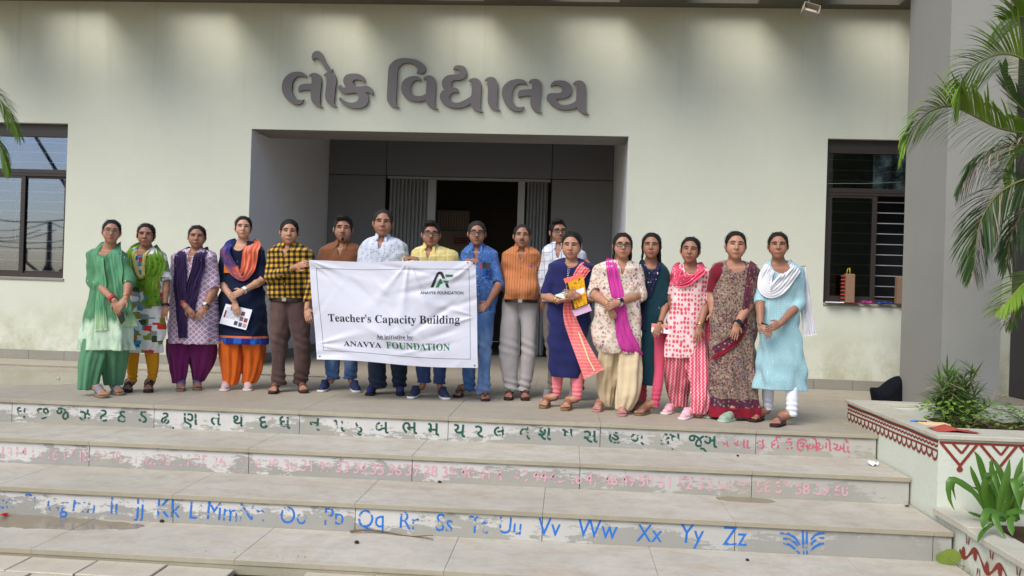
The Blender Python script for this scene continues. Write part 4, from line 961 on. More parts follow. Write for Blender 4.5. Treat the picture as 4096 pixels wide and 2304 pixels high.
st_ = MB().tube([(0, 0, 0), tuple(Vector(B) - Vector(A))], .05, 6).build('stay_cable', plain('black_cable', (.02, .02, .02), .6), None, tuple(A)); tag(st_, 'thick slanting stay cable mirrored in the left window', 'cable')
def big_tree(x, y, h, rad, seed):  # out of view, added to cover the bright sky mirrored in the right window
    q = random.Random(seed); t = empty('shade_tree', (x, y, -.7)); 
    MB().tube([(0, 0, 0), (q.uniform(-.3, .3), 0, h * .35), (q.uniform(-.4, .4), 0, h * .6)], [.28, .2, .12], 8).build('trunk', plain('tree_bark', sr(90, 74, 58), .9), t)
    lm = MB()
    for i in range(2600):
        a_ = q.uniform(0, 6.28); b_ = math.acos(q.uniform(-1, 1)); rr = rad * q.uniform(.45, 1.) * (1 + .25 * math.sin(3 * a_ + seed) * math.sin(2 * b_)); p = Vector((rr * math.sin(b_) * math.cos(a_), rr * math.sin(b_) * math.sin(a_), h * .68 + rr * .75 * math.cos(b_)))
        strip(lm, p, (q.uniform(-1, 1), q.uniform(-1, 1), q.uniform(-1, .6)), (0, 0, 1), q.uniform(.3, .6), q.uniform(.18, .3), .4, 2, 0, .1)
    tag(lm.build('crown', L_PALMD, t), kind='stuff'); return t
for i, (x, y, h, rad, lb) in enumerate([(9.5, -27, 13.5, 5.2, 'first'), (14.5, -29, 15, 5.6, 'x'), (20.5, -27, 12, 5, 'x'), (5.2, -31, 6.5, 2.6, 'x')]):
    tag(big_tree(x, y, h, rad, i + 2), ['broad shade tree behind the photographer, straight across from the right window', 'tallest shade tree behind the photographer, beyond the planter side', 'outermost shade tree behind the photographer on the planter side', 'smallest shade tree behind the photographer, nearest the entrance axis'][i], 'tree', 'trees behind the photographer')
# ================================================================ PEOPLE: smooth implicit surfaces meshed with surface nets
f32 = np.float32
class Field:
    """a distance field on a rectilinear grid"""
    def __init__(self, xs, ys, zs):
        self.a = [np.asarray(q, f32) for q in (xs, ys, zs)]
        self.D = np.full([len(q) for q in self.a], 1., f32)
    def win(self, lo, hi):
        sl = []
        for q, l, h in zip(self.a, lo, hi):
            i, j = np.searchsorted(q, l), np.searchsorted(q, h)
            if j - i < 1: return None
            sl.append(slice(max(i - 1, 0), min(j + 1, len(q))))
        return tuple(sl)
    def xyz(self, sl):
        return self.a[0][sl[0]][:, None, None], self.a[1][sl[1]][None, :, None], self.a[2][sl[2]][None, None, :]
    def put(self, sl, d, k, sub=False):
        D = self.D[sl]
        if sub:
            if k <= 0: D[...] = np.maximum(D, -d)
            else:
                h = np.maximum(k - np.abs(D + d), 0) / k; D[...] = np.maximum(D, -d) + h * h * k * .25
        elif k <= 0: D[...] = np.minimum(D, d)
        else:
            h = np.maximum(k - np.abs(D - d), 0) / k; D[...] = np.minimum(D, d) - h * h * k * .25
    def limb(self, p, q, r0, r1, k=.02, sq=1., sub=False, sqd=(0, 1, 0)):
        """round cone; sq<1 flattens it along sqd"""
        p = np.asarray(p, float); q = np.asarray(q, float); R = max(r0, r1) + .05
        sl = self.win(np.minimum(p, q) - R, np.maximum(p, q) + R)
        if sl is None: return self
        x, y, z = self.xyz(sl); d = q - p; L2 = max(d @ d, 1e-9)
        X, Y, Z = x - p[0], y - p[1], z - p[2]
        t = np.clip((X * d[0] + Y * d[1] + Z * d[2]) / L2, 0, 1)
        X = X - t * d[0]; Y = Y - t * d[1]; Z = Z - t * d[2]
        if sq != 1.:
            n = np.asarray(sqd, float); n /= np.linalg.norm(n); dt = (X * n[0] + Y * n[1] + Z * n[2]) * (1 / sq - 1)
            X = X + dt * n[0]; Y = Y + dt * n[1]; Z = Z + dt * n[2]
        self.put(sl, np.sqrt(X * X + Y * Y + Z * Z) - (r0 + (r1 - r0) * t), k, sub); return self
    def ell(self, c, r, k=.02, M=None, sub=False):
        """ellipsoid; M (3x3 rotation, columns = local axes)"""
        c = np.asarray(c, float); r = np.asarray(r, float); R = r.max() + .05
        sl = self.win(c - R, c + R)
        if sl is None: return self
        x, y, z = self.xyz(sl); X, Y, Z = x - c[0], y - c[1], z - c[2]
        if M is not None: X, Y, Z = (M[0, i] * X + M[1, i] * Y + M[2, i] * Z for i in range(3))
        k0 = np.sqrt((X / r[0]) ** 2 + (Y / r[1]) ** 2 + (Z / r[2]) ** 2); k1 = np.sqrt((X / r[0] ** 2) ** 2 + (Y / r[1] ** 2) ** 2 + (Z / r[2] ** 2) ** 2)
        self.put(sl, k0 * (k0 - 1) / np.maximum(k1, 1e-6), k, sub); return self
    def loft(self, rows, k=.02, fold=None, e=2.3, cap=.012):
        """rows: (z, cx, cy, rx, ry) from top to bottom"""
        R = np.array(sorted(rows, key=lambda a: a[0]), float); z0, z1 = R[0, 0], R[-1, 0]; m_ = .06
        lo = ((R[:, 1] - R[:, 3]).min() - m_, (R[:, 2] - R[:, 4]).min() - m_, z0 - .03); hi = ((R[:, 1] + R[:, 3]).max() + m_, (R[:, 2] + R[:, 4]).max() + m_, z1 + .03)
        sl = self.win(lo, hi)
        if sl is None: return self
        x, y, z = self.xyz(sl); zz = z[0, 0]
        # smooth interpolation of the profile
        g = lambda i: smooth_interp(zz, R[:, 0], R[:, i])[None, None, :].astype(f32)
        cx, cy, rx, ry = g(1), g(2), np.maximum(g(3), .01), np.maximum(g(4), .01)
        X, Y = x - cx, y - cy
        q = (np.abs(X / rx) ** e + np.abs(Y / ry) ** e) ** (1 / e)
        if fold is not None:
            th = np.arctan2(Y / ry, X / rx); q = q - fold(th, z, X) / np.minimum(rx, ry)
        d = (q - 1) * np.minimum(rx, ry)
        d = np.maximum(d, np.maximum(z - z1, z0 - z) - 0)
        self.put(sl, d.astype(f32), k); return self
    def cut(self, c, r, M=None, k=.0): return self.ell(c, r, k, M, True)
    def plane_cut(self, n, p, lo=None, hi=None):
        """remove the half-space n.(x-p) > 0 inside the window"""
        n = np.asarray(n, float); sl = self.win(lo if lo is not None else (-9,) * 3, hi if hi is not None else (9,) * 3)
        if sl is None: return self
        x, y, z = self.xyz(sl); d = (x - p[0]) * n[0] + (y - p[1]) * n[1] + (z - p[2]) * n[2]
        self.D[sl] = np.maximum(self.D[sl], d); return self
    def ripple(self, amp, freq, seed):
        """soft irregular creases"""
        q = np.random.RandomState(seed); x, y, z = (a[:, None, None] if i == 0 else a[None, :, None] if i == 1 else a[None, None, :] for i, a in enumerate(self.a))
        W = 0
        for i in range(3):
            v = q.normal(size=3); v /= np.linalg.norm(v); fq = freq * q.uniform(.6, 1.5); W = W + np.sin(fq * (v[0] * x + v[1] * y + v[2] * z) + 2.2 * np.sin(fq * .45 * (v[1] * x - v[2] * y + v[0] * z) + q.uniform(0, 6)) + q.uniform(0, 6))
        self.D += (amp * W / 3).astype(f32); return self
    def front(self):
        """front surface y as a function of (x, z)"""
        s = self.D < 0; has = s.any(axis=1); j = s.argmax(axis=1); jm = np.maximum(j - 1, 0)
        I, K = np.indices(j.shape); d1 = self.D[I, j, K]; d0 = self.D[I, jm, K]; ys = self.a[1]
        y = ys[j] + (ys[jm] - ys[j]) * np.where(has & (j > 0), d1 / (d1 - d0 + 1e-9), 0)
        y = np.where(has, y, np.nan); xs, zs = self.a[0], self.a[2]
        def f(x, z):
            i = int(np.clip(np.searchsorted(xs, x), 1, len(xs) - 1)); k = int(np.clip(np.searchsorted(zs, z), 1, len(zs) - 1))
            for rad in range(0, 14):
                b = y[max(i - rad - 1, 0):i + rad + 1, max(k - 1, 0):k + 1]
                if rad == 0:
                    b = y[i - 1:i + 1, k - 1:k + 1]
                    if not np.isnan(b).any():
                        fx = (x - xs[i - 1]) / (xs[i] - xs[i - 1]); fz = (z - zs[k - 1]) / (zs[k] - zs[k - 1]); fx = min(max(fx, 0), 1); fz = min(max(fz, 0), 1)
                        return float((b[0, 0] * (1 - fx) + b[1, 0] * fx) * (1 - fz) + (b[0, 1] * (1 - fx) + b[1, 1] * fx) * fz)
                elif not np.isnan(b).all(): return float(np.nanmax(b))
            return 0.
        return f
    def mesh(self, name):
        D = self.D; s = D < 0; nx, ny, nz = D.shape; ax = self.a
        cn = [nx - 1, ny - 1, nz - 1]; N = cn[0] * cn[1] * cn[2]
        ids = []; pos = []; quads = []
        for axis in range(3):
            sa = [slice(None)] * 3; sb = [slice(None)] * 3; sa[axis] = slice(0, -1); sb[axis] = slice(1, None)
            A, B = s[tuple(sa)], s[tuple(sb)]; I = np.argwhere(A != B)
            o1, o2 = [q for q in range(3) if q != axis]
            ok = (I[:, o1] > 0) & (I[:, o2] > 0) & (I[:, o1] < cn[o1]) & (I[:, o2] < cn[o2]); I = I[ok]
            if len(I) == 0: continue
            J = I.copy(); J[:, axis] += 1
            d0 = D[I[:, 0], I[:, 1], I[:, 2]]; d1 = D[J[:, 0], J[:, 1], J[:, 2]]; t = d0 / (d0 - d1)
            P = np.stack([ax[q][I[:, q]] for q in range(3)], 1).astype(f32); P[:, axis] += t * (ax[axis][J[:, axis]] - ax[axis][I[:, axis]])
            cells = []
            for a, b in ((-1, -1), (0, -1), (0, 0), (-1, 0)):
                C_ = I.copy(); C_[:, o1] += a; C_[:, o2] += b; cells.append((C_[:, 0] * cn[1] + C_[:, 1]) * cn[2] + C_[:, 2])
            for c_ in cells: ids.append(c_); pos.append(P)
            Q = np.stack(cells, 1); flip = s[I[:, 0], I[:, 1], I[:, 2]]
            if axis == 1: flip = ~flip
            Q[~flip] = Q[~flip][:, ::-1]; quads.append(Q)
        if not ids:
            return bpy.data.meshes.new(name)
        ids = np.concatenate(ids); pos = np.concatenate(pos); uq, inv = np.unique(ids, return_inverse=True)
        cnt = np.bincount(inv); V = np.stack([np.bincount(inv, pos[:, q]) / cnt for q in range(3)], 1)
        Q = np.searchsorted(uq, np.concatenate(quads)); me = bpy.data.meshes.new(name)
        me.vertices.add(len(V)); me.vertices.foreach_set('co', V.astype(f32).ravel())
        me.loops.add(Q.size); me.loops.foreach_set('vertex_index', Q.ravel().astype(np.int32)); me.polygons.add(len(Q))
        me.polygons.foreach_set('loop_start', np.arange(0, Q.size, 4, dtype=np.int32)); me.polygons.foreach_set('loop_total', np.full(len(Q), 4, np.int32))
        me.polygons.foreach_set('use_smooth', np.ones(len(Q), bool)); me.update(calc_edges=True); return me
def smooth_interp(x, xp, fp):
    """monotone-ish cubic through the profile rows"""
    xp = np.asarray(xp, float); fp = np.asarray(fp, float); n = len(xp)
    if n < 3: return np.interp(x, xp, fp)
    h = np.diff(xp); dl = np.diff(fp) / h; m = np.empty(n); m[0], m[-1] = dl[0], dl[-1]
    m[1:-1] = np.where(dl[:-1] * dl[1:] > 0, 2 * dl[:-1] * dl[1:] / (dl[:-1] + dl[1:] + 1e-12), 0)
    i = np.clip(np.searchsorted(xp, x) - 1, 0, n - 2); t = np.clip((x - xp[i]) / h[i], 0, 1)
    return fp[i] * (1 + 2 * t) * (1 - t) ** 2 + h[i] * m[i] * t * (1 - t) ** 2 + fp[i + 1] * t * t * (3 - 2 * t) + h[i] * m[i + 1] * t * t * (t - 1)
def axis_pts(lo, hi, step, fine=None, fstep=None):
    if fine is None: return np.arange(lo, hi + step, step)
    out = [lo]
    while out[-1] < hi: out.append(out[-1] + (fstep if fine[0] < out[-1] < fine[1] else step))
    return np.array(out)

# ---------------- head: canonical, face towards -y, origin at ear level, chin -.112, crown +.117
def head_field(F, T, c, s, M, fat=1., male=False, nose=1., ears=True):
    """adds head to F; T maps local->world via c + s*M@p"""
    P = lambda *p: c + s * (M @ np.array(p, float))
    E = lambda p, r, k=.02, sub=False: F.ell(P(p[0] * 1.07, p[1], p[2]), np.array((r[0] * 1.07, r[1], r[2])) * s, k * s, M, sub)
    E((0, .012, .037), (.073, .091, .080), .02)
    E((0, -.018, -.018), (.064 * fat, .068, .082), .035)
    E((0, -.040, -.072), (.042 * fat, .040, .036), .035)
    E((0, -.058, -.095), (.020, .020, .016), .022)
    for g in (-1, 1):
        E((g * .036 * fat, -.050, -.036), (.026, .026, .030), .025)
        E((g * .030, -.070, .031), (.026, .012, .009), .014)
        if ears: E((g * .0765, .006, -.006), (.0115, .016, .030), .006)
        E((g * .031, -.096, .009), (.019, .019, .0125), .016, True)
    F.limb(P(0, -.080, .012), P(0, -.099, -.024), .0080 * s, .0120 * s * nose, .012 * s)
    for g in (-1, 1): E((g * .0120, -.088, -.027), (.0085, .010, .008), .006)
    E((0, -.086, -.058), (.024, .011, .010), .010)
    E((0, -.098, -.0585), (.026, .006, .0016), .003, True)
def head_kit():
    kit = {}
    g = axis_pts(-.10, .10, .004); F = Field(g, axis_pts(-.13, .12, .004), axis_pts(-.13, .14, .004))
    head_field(F, None, np.zeros(3), 1., np.eye(3)); fy = F.front()
    M_EW = plain('eye_white', (.30, .27, .24), .3, .5); M_IR = plain('eye_iris', (.012, .008, .006), .15, .5); M_LID = plain('eyelid_line', (.03, .015, .012), .6)
    M_HAIRB = plain('eyebrow_hair', (.018, .012, .010), .8)
    for sg in (-1, 1):
        m = MB(); cx, cz = sg * .031, .0085; y = fy(cx, cz)
        m.ball((cx, y + .0035, cz), (.0145, .0068, .0050), 14, 8, 0); m.ball((cx, y - .0012, cz - .0005), (.0062, .0036, .0052), 10, 6, 1)
        up = [(cx + sg * .0165 * math.cos(t), 0, cz - .001 + .0062 * math.sin(t)) for t in np.linspace(.0, math.pi, 9)]
        m.tube([(p[0], fy(p[0], p[2]) - .0015, p[2]) for p in up], .0027, 5, 2)
        dn = [(cx + sg * .015 * math.cos(t), 0, cz - .001 - .0048 * math.sin(t)) for t in np.linspace(.2, math.pi - .2, 7)]
        m.tube([(p[0], fy(p[0], p[2]) - .0006, p[2]) for p in dn], .0013, 4, 2)
        me = m.mesh('eye'); [me.materials.append(q) for q in (M_EW, M_IR, M_LID)]; kit['eye', sg] = me
        m = MB(); b = [(sg * x, z) for x, z in ((.0125, .0285), (.021, .0318), (.032, .0335), (.043, .0312), (.052, .0255))]
        m.tube([(x, fy(x, z) - .0010, z) for x, z in b], [.0036, .0044, .0042, .0032, .0012], 6, flat=.8); me = m.mesh('eyebrow'); me.materials.append(M_HAIRB); kit['eyebrow', sg] = me
    def lipmesh(nm, mats, thick=1.):
        m = MB()
        for z0, r0, dz in ((-.0545, .0036, .0015), (-.0625, .0046, -.0012)):
            xs = np.linspace(-.023, .023, 9); m.tube([(x, fy(x, z0) - .0006, z0 + dz * math.cos(x / .023 * 1.5) + (.0005 if z0 > -.06 else .0055) * (abs(x) / .023) ** 2) for x in xs], [r0 * max(.25, math.cos(x / .023 * 1.45)) * thick for x in xs], 6)
        me = m.mesh('lips'); me.materials.append(mats); return me
    kit['lips', 0] = lipmesh('lips', plain('lips_rose', (.30, .070, .062), .45, .5)); kit['lips', 1] = lipmesh('lips', plain('lips_brown', (.20, .075, .055), .5, .4), .85)
    def tache(w, r, z0=-.0455, drop=.006):
        m = MB(); xs = np.linspace(-w, w, 11); m.tube([(x, fy(x, z0) - .001, z0 - drop * (abs(x) / w) ** 1.6 - .0016 * math.exp(-(x / .004) ** 2)) for x in xs], [r * (1.05 - .75 * (abs(x) / w) ** 2) for x in xs], 6, flat=.7)
        me = m.mesh('moustache'); me.materials.append(M_HAIRB); return me
    kit['moustache', 'thick'] = tache(.030, .0066); kit['moustache', 'thin'] = tache(.026, .0042, -.0462, .004)
    m = MB()
    for z in np.linspace(-.104, -.082, 8):
        w_ = .013 * math.sin(math.pi * (z + .110) / .036) + .001; xs = np.linspace(-w_, w_, 7); m.tube([(x, fy(x, z) + .0008, z) for x in xs], .0030, 5)
    me = m.mesh('goatee'); me.materials.append(M_HAIRB); kit['goatee'] = me
    # glasses
    def glasses(name, fr, r, w=.026, h=.0165, e=3.2):
        m = MB(); yg = -.098
        for sg in (-1, 1):
            cx = sg * .0325; pts = []
            for t in np.linspace(0, 2 * math.pi, 21):
                cc, ss = math.cos(t), math.sin(t); q = (abs(cc) ** e + abs(ss) ** e) ** (-1 / e); pts.append((cx + w * cc * q, yg + .004 * abs(cc * q + sg) * .5 + (.006 if abs(cx + w * cc * q) > .05 else 0), .006 + h * ss * q))
            m.tube(pts, r, 5, 0, False); m.tube([(sg * .0585, yg + .006, .012), (sg * .074, -.055, .012), (sg * .0775, .0, .006), (sg * .0765, .012, -.004)], r, 5, 0)
            inner = pts[:-1]; b = [(p[0], p[1] + .0004, p[2]) for p in inner]; m.add([(cx, yg + .001, .006)] + b, [(0, 1 + i, 1 + (i + 1) % 20) for i in range(20)], 1, True)
        m.tube([(-.0075, yg, .010), (0, yg - .002, .0125), (.0075, yg, .010)], r, 5, 0)
        me = m.mesh(name); me.materials.append(fr); t = NT('clear_lens'); tr = t.n('BsdfTransparent', {'Color': (.93, .93, .93, 1)}); gl = t.n('BsdfGlossy', {'Roughness': .02}); mx = t.n('MixShader', {0: .05})
        t.t.links.new(tr.outputs[0], mx.inputs[1]); t.t.links.new(gl.outputs[0], mx.inputs[2]); t.t.links.new(mx.outputs[0], t.out.inputs[0]); me.materials.append(t.m); return me
    kit['glasses', 'black'] = glasses('glasses', plain('black_frame', (.012, .011, .012), .3, .5), .0029)
    kit['glasses', 'clear'] = glasses('glasses', plain('pale_frame', (.20, .13, .12), .3, .5), .0018, .027, .0175, 2.6)
    m = MB().ball((0, fy(0, .034) - .0004, .034), (.0026, .0015, .0028), 8, 5); me = m.mesh('bindi'); me.materials.append(plain('bindi_maroon', (.10, .010, .014), .5)); kit['bindi'] = me
    for sg in (-1, 1):
        m = MB().ball((sg * .079, -.004, -.040), .0048, 8, 6).ball((sg * .080, -.004, -.050), (.0032, .0032, .005), 6, 5); me = m.mesh('earring'); me.materials.append(plain('gold', (.75, .48, .14), .3, .5, metal=1)); kit['earring', sg] = me
    # hair styles
    t = NT('black_hair'); w = t.noise(120, 3, t.mapping(scale=(1, .12, .35))); t.bump(w, 1., .006); HB = t.done(t.mix(w, (.004, .0035, .0035), (.016, .012, .010)), .62, .22)
    t = NT('greying_hair'); w = t.noise(80, 3, t.mapping(scale=(1, 1, .2))); t.bump(w, .6, .004); HG = t.done(t.mix(w, (.006, .005, .005), (.035, .028, .025)), .65, .2)
    def hair(kind, mt):
        F = Field(axis_pts(-.115, .135, .0045), axis_pts(-.13, .19, .0045), axis_pts(-.22, .16, .0045))
        def keep(zz, yy, xk=6.):
            x, y, z = F.xyz((slice(None),) * 3); ze = z + xk * x * x; yh = np.interp(ze, zz, yy); F.D = np.maximum(F.D, ((yh - y) * .75).astype(f32))
        if kind[0] == 'w':
            head_field(F, None, np.zeros(3), 1., np.eye(3), ears=False); F.D -= .0065; F.ell((0, .022, .038), (.0855, .096, .084), .01); F.ell((0, .035, -.01), (.082, .075, .08), .01)
            keep([-.12, -.085, -.05, -.022, .0, .02, .045, .070, .085, .089], [.09, .05, .030, .016, -.014, -.030, -.044, -.056, -.062, -.4]); F.plane_cut((0, 0, -1), (0, 0, -.088))
            F.limb((0, -.095, .115), (0, .05, .140), .005, .005, .006, sub=True)
            if 'bun' in kind: F.ell((.0, .118, .012), (.040, .034, .040), .012)
            if 'knot' in kind: F.ell((.052, .100, .035), (.034, .034, .036), .012)
            if 'pony' in kind: F.ell((.0, .112, .0), (.03, .03, .035), .012); F.limb((.01, .115, -.02), (.055, .09, -.15), .032, .020, .01); F.limb((.055, .09, -.15), (.045, .075, -.21), .020, .010, .01)
            if 'side' in kind:
                for g_ in (-1, 1): F.limb((g_ * .072, -.018, .045), (g_ * .080, .010, -.11), .012, .010, .02)
                F.limb((.05, .075, -.02), (.085, .03, -.20), .030, .014, .015)
            F.ripple(.0024, 130, 3)
        else:
            top = {'mh': .088, 'mq': .094, 'mb': .078}[kind[:2]]
            head_field(F, None, np.zeros(3), 1., np.eye(3), ears=False); F.D -= .0045; F.ell((0, .016, .040), (.0845, .096, top), .01)
            if kind[:2] == 'mq': F.ell((-.010, -.050, .104), (.056, .046, .030), .02)
            hl = {'mh': .0, 'mq': .0, 'mb': .012}[kind[:2]]
            keep([-.12, -.07, -.045, -.030, -.022, .0, .02, .045, .064 + hl, .080 + hl, .084 + hl], [.09, .06, .045, .034, -.012, -.024, -.036, -.048, -.058, -.064, -.4], 9. if hl == 0 else 14.); F.plane_cut((0, 0, -1), (0, 0, -.075))
            F.ripple(.0028, 170, 5)
        me = F.mesh('hair'); me.materials.append(mt); return me
    for k_, mt in (('wbun', HB), ('wknot', HB), ('wpony', HB), ('wside', HB), ('mh', HB), ('mq', HB), ('mb', HG), ('mhg', HG)): kit['hair', k_] = hair(k_, mt)
    for key, q0 in (('strands', 3), ('strands', 8)):
        rr = random.Random(q0); m = MB()
        for i in range(46):
            a = rr.uniform(-.35, math.pi + .35); cx_, cz_ = .080 * math.cos(a), .045 + .080 * math.sin(a); y_ = rr.uniform(-.04, .05); o_ = rr.uniform(.004, .022); d_ = rr.choice((-1, 1)) * rr.uniform(.01, .035)
            m.tube([(cx_ * .97, y_, cz_ * .97), (cx_ * (1 + o_ * 8), y_ + .01, cz_ + o_ * .6 * math.sin(a)), (cx_ * (1 + o_ * 5) - d_ * math.sin(a), y_ + .02, cz_ + d_ * math.cos(a) * .8 - .004)], .0007, 3)
        me = m.mesh('loose_strands'); me.materials.append(HB); kit['strands', q0] = me
    kit['fy'] = fy; return kit
KIT = head_kit()

# ---------------- cloth patterns
def cloth(name, f, rough=.88, spec=.15, bump=.5, bs=17, sheen=.12):
    t = NT(name); c = f(t)
    c = t.mix(t.math('MULTIPLY', t.noise(7, 5), .22), c, t.mix(.75, c, (.0, .0, .0)))
    h = t.math('ADD', t.noise(bs, 4, t.mapping(scale=(1, 1, .45)), .6, .8), t.math('MULTIPLY', t.noise(340, 2), .12)); t.bump(h, bump, .012)
    m_ = t.done(c, rough, spec); t.b.inputs['Sheen Weight'].default_value = sheen; return m_
def solid(name, col, var=.10, **k):
    if name in _mc: return _mc[name]
    _mc[name] = cloth(name, lambda t: t.mix(t.noise(3, 4), grey(col, 1 - var), grey(col, 1 + var)), **k); return _mc[name]
def p_diamond(t):
    v = t.mapping(rot=(0, math.radians(45), 0), scale=(1, 0.001, 1))
    d = t.voro(26, 0, v, 'Distance', 'F1', 'CHEBYCHEV')
    c = t.ramp(d, [(0, sr(126, 52, 110)), (.12, sr(226, 214, 226)), (.19, sr(130, 60, 118)), (.33, sr(232, 222, 232)), (.41, sr(112, 40, 98)), (.452, sr(235, 226, 234))], True); return c
def p_blocks(t):
    v = t.mapping(scale=(14, .01, 20)); d = t.n('TexVoronoi', {'Vector': v, 'Scale': 1., 'Randomness': .75}, distance='CHEBYCHEV').outputs['Color']
    s = t.sep(d)[0]
    return t.ramp(s, [(0, sr(222, 222, 218)), (.28, sr(128, 146, 52)), (.46, sr(60, 146, 190)), (.60, sr(225, 225, 222)), (.72, sr(196, 62, 48)), (.80, sr(140, 148, 146)), (.90, sr(62, 78, 48))], True)
def stripes(t, s, per, duty, off=0.):
    fr = t.math('FRACT', t.math('ADD', t.math('DIVIDE', s, per), off)); return t.math('LESS_THAN', fr, duty)
def p_check(t):
    s = t.sep(t.mapping(rot=(0, .05, 0))); a = stripes(t, s[0], .052, .5); b = stripes(t, s[2], .052, .5); n_ = t.math('ADD', a, b)
    return t.ramp(t.math('DIVIDE', n_, 2.), [(0, sr(206, 158, 50)), (.4, sr(104, 82, 36)), (.8, sr(20, 18, 20))], True)
def p_plaid(base, l1, l2, per=.07):
    def f(t):
        s = t.sep(t.mapping(rot=(0, .08, 0))); a = t.math('MAXIMUM', stripes(t, s[0], per, .10), stripes(t, s[2], per, .10)); b = t.math('MAXIMUM', stripes(t, s[0], per, .30, .35), stripes(t, s[2], per, .30, .35))
        return t.mix(t.math('MULTIPLY', a, .75), t.mix(t.math('MULTIPLY', b, .5), base, l2), l1)
    return f
def p_marks(t):
    v = t.mapping(scale=(1, .01, 1)); w = t.voro(17, .9, v, 'Position'); s = t.sep(t.mapping()); 
    q = t.n('TexVoronoi', {'Vector': t.mapping(scale=(17, .01, 17)), 'Scale': 1., 'Randomness': .8}); pos = t.sep(q.outputs['Position']); loc = t.sep(t.mapping(scale=(17, .01, 17)))
    dx_ = t.math('ABSOLUTE', t.math('SUBTRACT', loc[0], pos[0])); dz_ = t.math('ABSOLUTE', t.math('SUBTRACT', loc[2], pos[2]))
    m1 = t.math('MULTIPLY', t.math('LESS_THAN', dx_, .045), t.math('LESS_THAN', dz_, .38)); m2 = t.math('MULTIPLY', t.math('LESS_THAN', dz_, .045), t.math('LESS_THAN', dx_, .30))
    return t.mix(t.math('MULTIPLY', t.math('MAXIMUM', m1, m2), .75), sr(196, 202, 214), sr(128, 136, 152))
def p_stripe(base, line, per=.023, duty=.14):
    return lambda t: t.mix(t.math('MULTIPLY', stripes(t, t.sep()[0], per, duty), .8), base, line)
def p_floral(base, cols, sc=20, th=.34, seed=0.):
    def f(t):
        v = t.mapping(scale=(1, .4, 1), loc=(seed, 0, seed)); nz = t.n('TexNoise', {'Vector': v, 'Scale': sc * 1.2, 'Detail': 2.}).outputs[1]
        v2 = t.n('Vector' + 'Math', {0: v, 1: t.n('VectorMath', {0: nz, 3: .03}, operation='SCALE').outputs[0]}, operation='ADD').outputs[0]
        vo = t.n('TexVoronoi', {'Vector': v2, 'Scale': sc, 'Randomness': .9}); cc = t.ramp(t.sep(vo.outputs['Color'])[1], [(i / len(cols), c_) for i, c_ in enumerate(cols)], True)
        return t.mix(t.math('LESS_THAN', vo.outputs['Distance'], th), base, cc)
    return f
def p_green_kurta(t):
    s = t.sep(); n_ = t.math('MULTIPLY', t.math('SUBTRACT', t.noise(4, 4, t.mapping(scale=(6, 1, .6))), .5), .16); z = t.math('ADD', s[2], n_)
    low = t.step(z, .70, .64); dye = t.step(t.noise(9, 3, t.mapping(scale=(3.2, 1, .9))), .5, .7)
    pale = t.mix(t.math('MULTIPLY', dye, .6), sr(196, 216, 190), sr(110, 158, 116)); dots = t.math('LESS_THAN', t.voro(13, .8), .07)
    c = t.mix(low, sr(82, 134, 96), pale); return t.mix(dots, c, sr(232, 206, 200))
HEM4 = .453
def p_navy_kurta(t):
    s = t.sep(); z = s[2]; band = t.math('LESS_THAN', z, HEM4 + .062); edge = t.math('MULTIPLY', t.math('LESS_THAN', z, HEM4 + .082), t.math('GREATER_THAN', z, HEM4 + .062))
    bx = t.mix(stripes(t, s[0], .16, .5), sr(24, 44, 130), sr(30, 96, 190)); c = t.mix(t.math('LESS_THAN', t.voro(16, .8), .055), sr(16, 28, 54), sr(190, 150, 130))
    yk = t.math('MULTIPLY', t.math('GREATER_THAN', z, 1.12), t.math('LESS_THAN', t.math('ABSOLUTE', t.math('ADD', s[0], .07)), .0))
    return t.mix(edge, t.mix(band, c, bx), sr(214, 112, 60))
def p_paisley(t):
    v = t.mapping(scale=(1, .01, .72)); vo = t.n('TexVoronoi', {'Vector': v, 'Scale': 34., 'Randomness': .35}); d = vo.outputs['Distance']
    col = t.ramp(t.sep(vo.outputs['Color'])[0], [(0, sr(214, 84, 104)), (.78, sr(232, 204, 202)), (.86, sr(212, 96, 114))], True)
    return t.mix(t.math('LESS_THAN', d, .42), sr(228, 198, 196), col)
def p_pinkstripe(t):
    s = t.sep(); zig = t.math('MULTIPLY', t.math('SINE', t.math('MULTIPLY', s[2], 190)), .004)
    return t.mix(stripes(t, t.math('ADD', s[0], zig), .030, .28), sr(206, 84, 104), sr(228, 182, 184))
def p_lace(t):
    a = t.math('GREATER_THAN', t.math('SINE', t.math('MULTIPLY', t.sep()[0], 160)), .3); d = t.math('LESS_THAN', t.voro(52, .25), .30)
    low = t.math('LESS_THAN', t.sep()[2], .47)
    return t.mix(t.math('MULTIPLY', d, t.math('ADD', .35, t.math('MULTIPLY', a, .45))), sr(150, 188, 196), sr(192, 216, 222))
def p_saree(t):
    s = t.sep(); c = p_floral(sr(134, 114, 100), [sr(84, 34, 44), sr(62, 58, 78), sr(110, 88, 76), sr(96, 46, 54), sr(160, 142, 124)], 66, .50)(t)
    edge = t.math('LESS_THAN', s[2], .115); b2 = t.math('MULTIPLY', t.math('GREATER_THAN', s[2], .115), t.math('LESS_THAN', s[2], .19))
    bord = p_floral(sr(84, 34, 52), [sr(50, 50, 88), sr(140, 112, 100), sr(60, 40, 80)], 42, .40, 3.)(t)
    return t.mix(edge, t.mix(b2, c, bord), sr(132, 22, 42))
def jean(name, a, b, fade=.6):
    def f(t):
        return t.mix(t.math('MULTIPLY', t.step(t.noise(2.6, 5, t.mapping(scale=(2.2, 1, .8))), .45, .68), fade), a, b)
    return cloth(name, f, .9, .1, .35, 34)
SKIN = {}
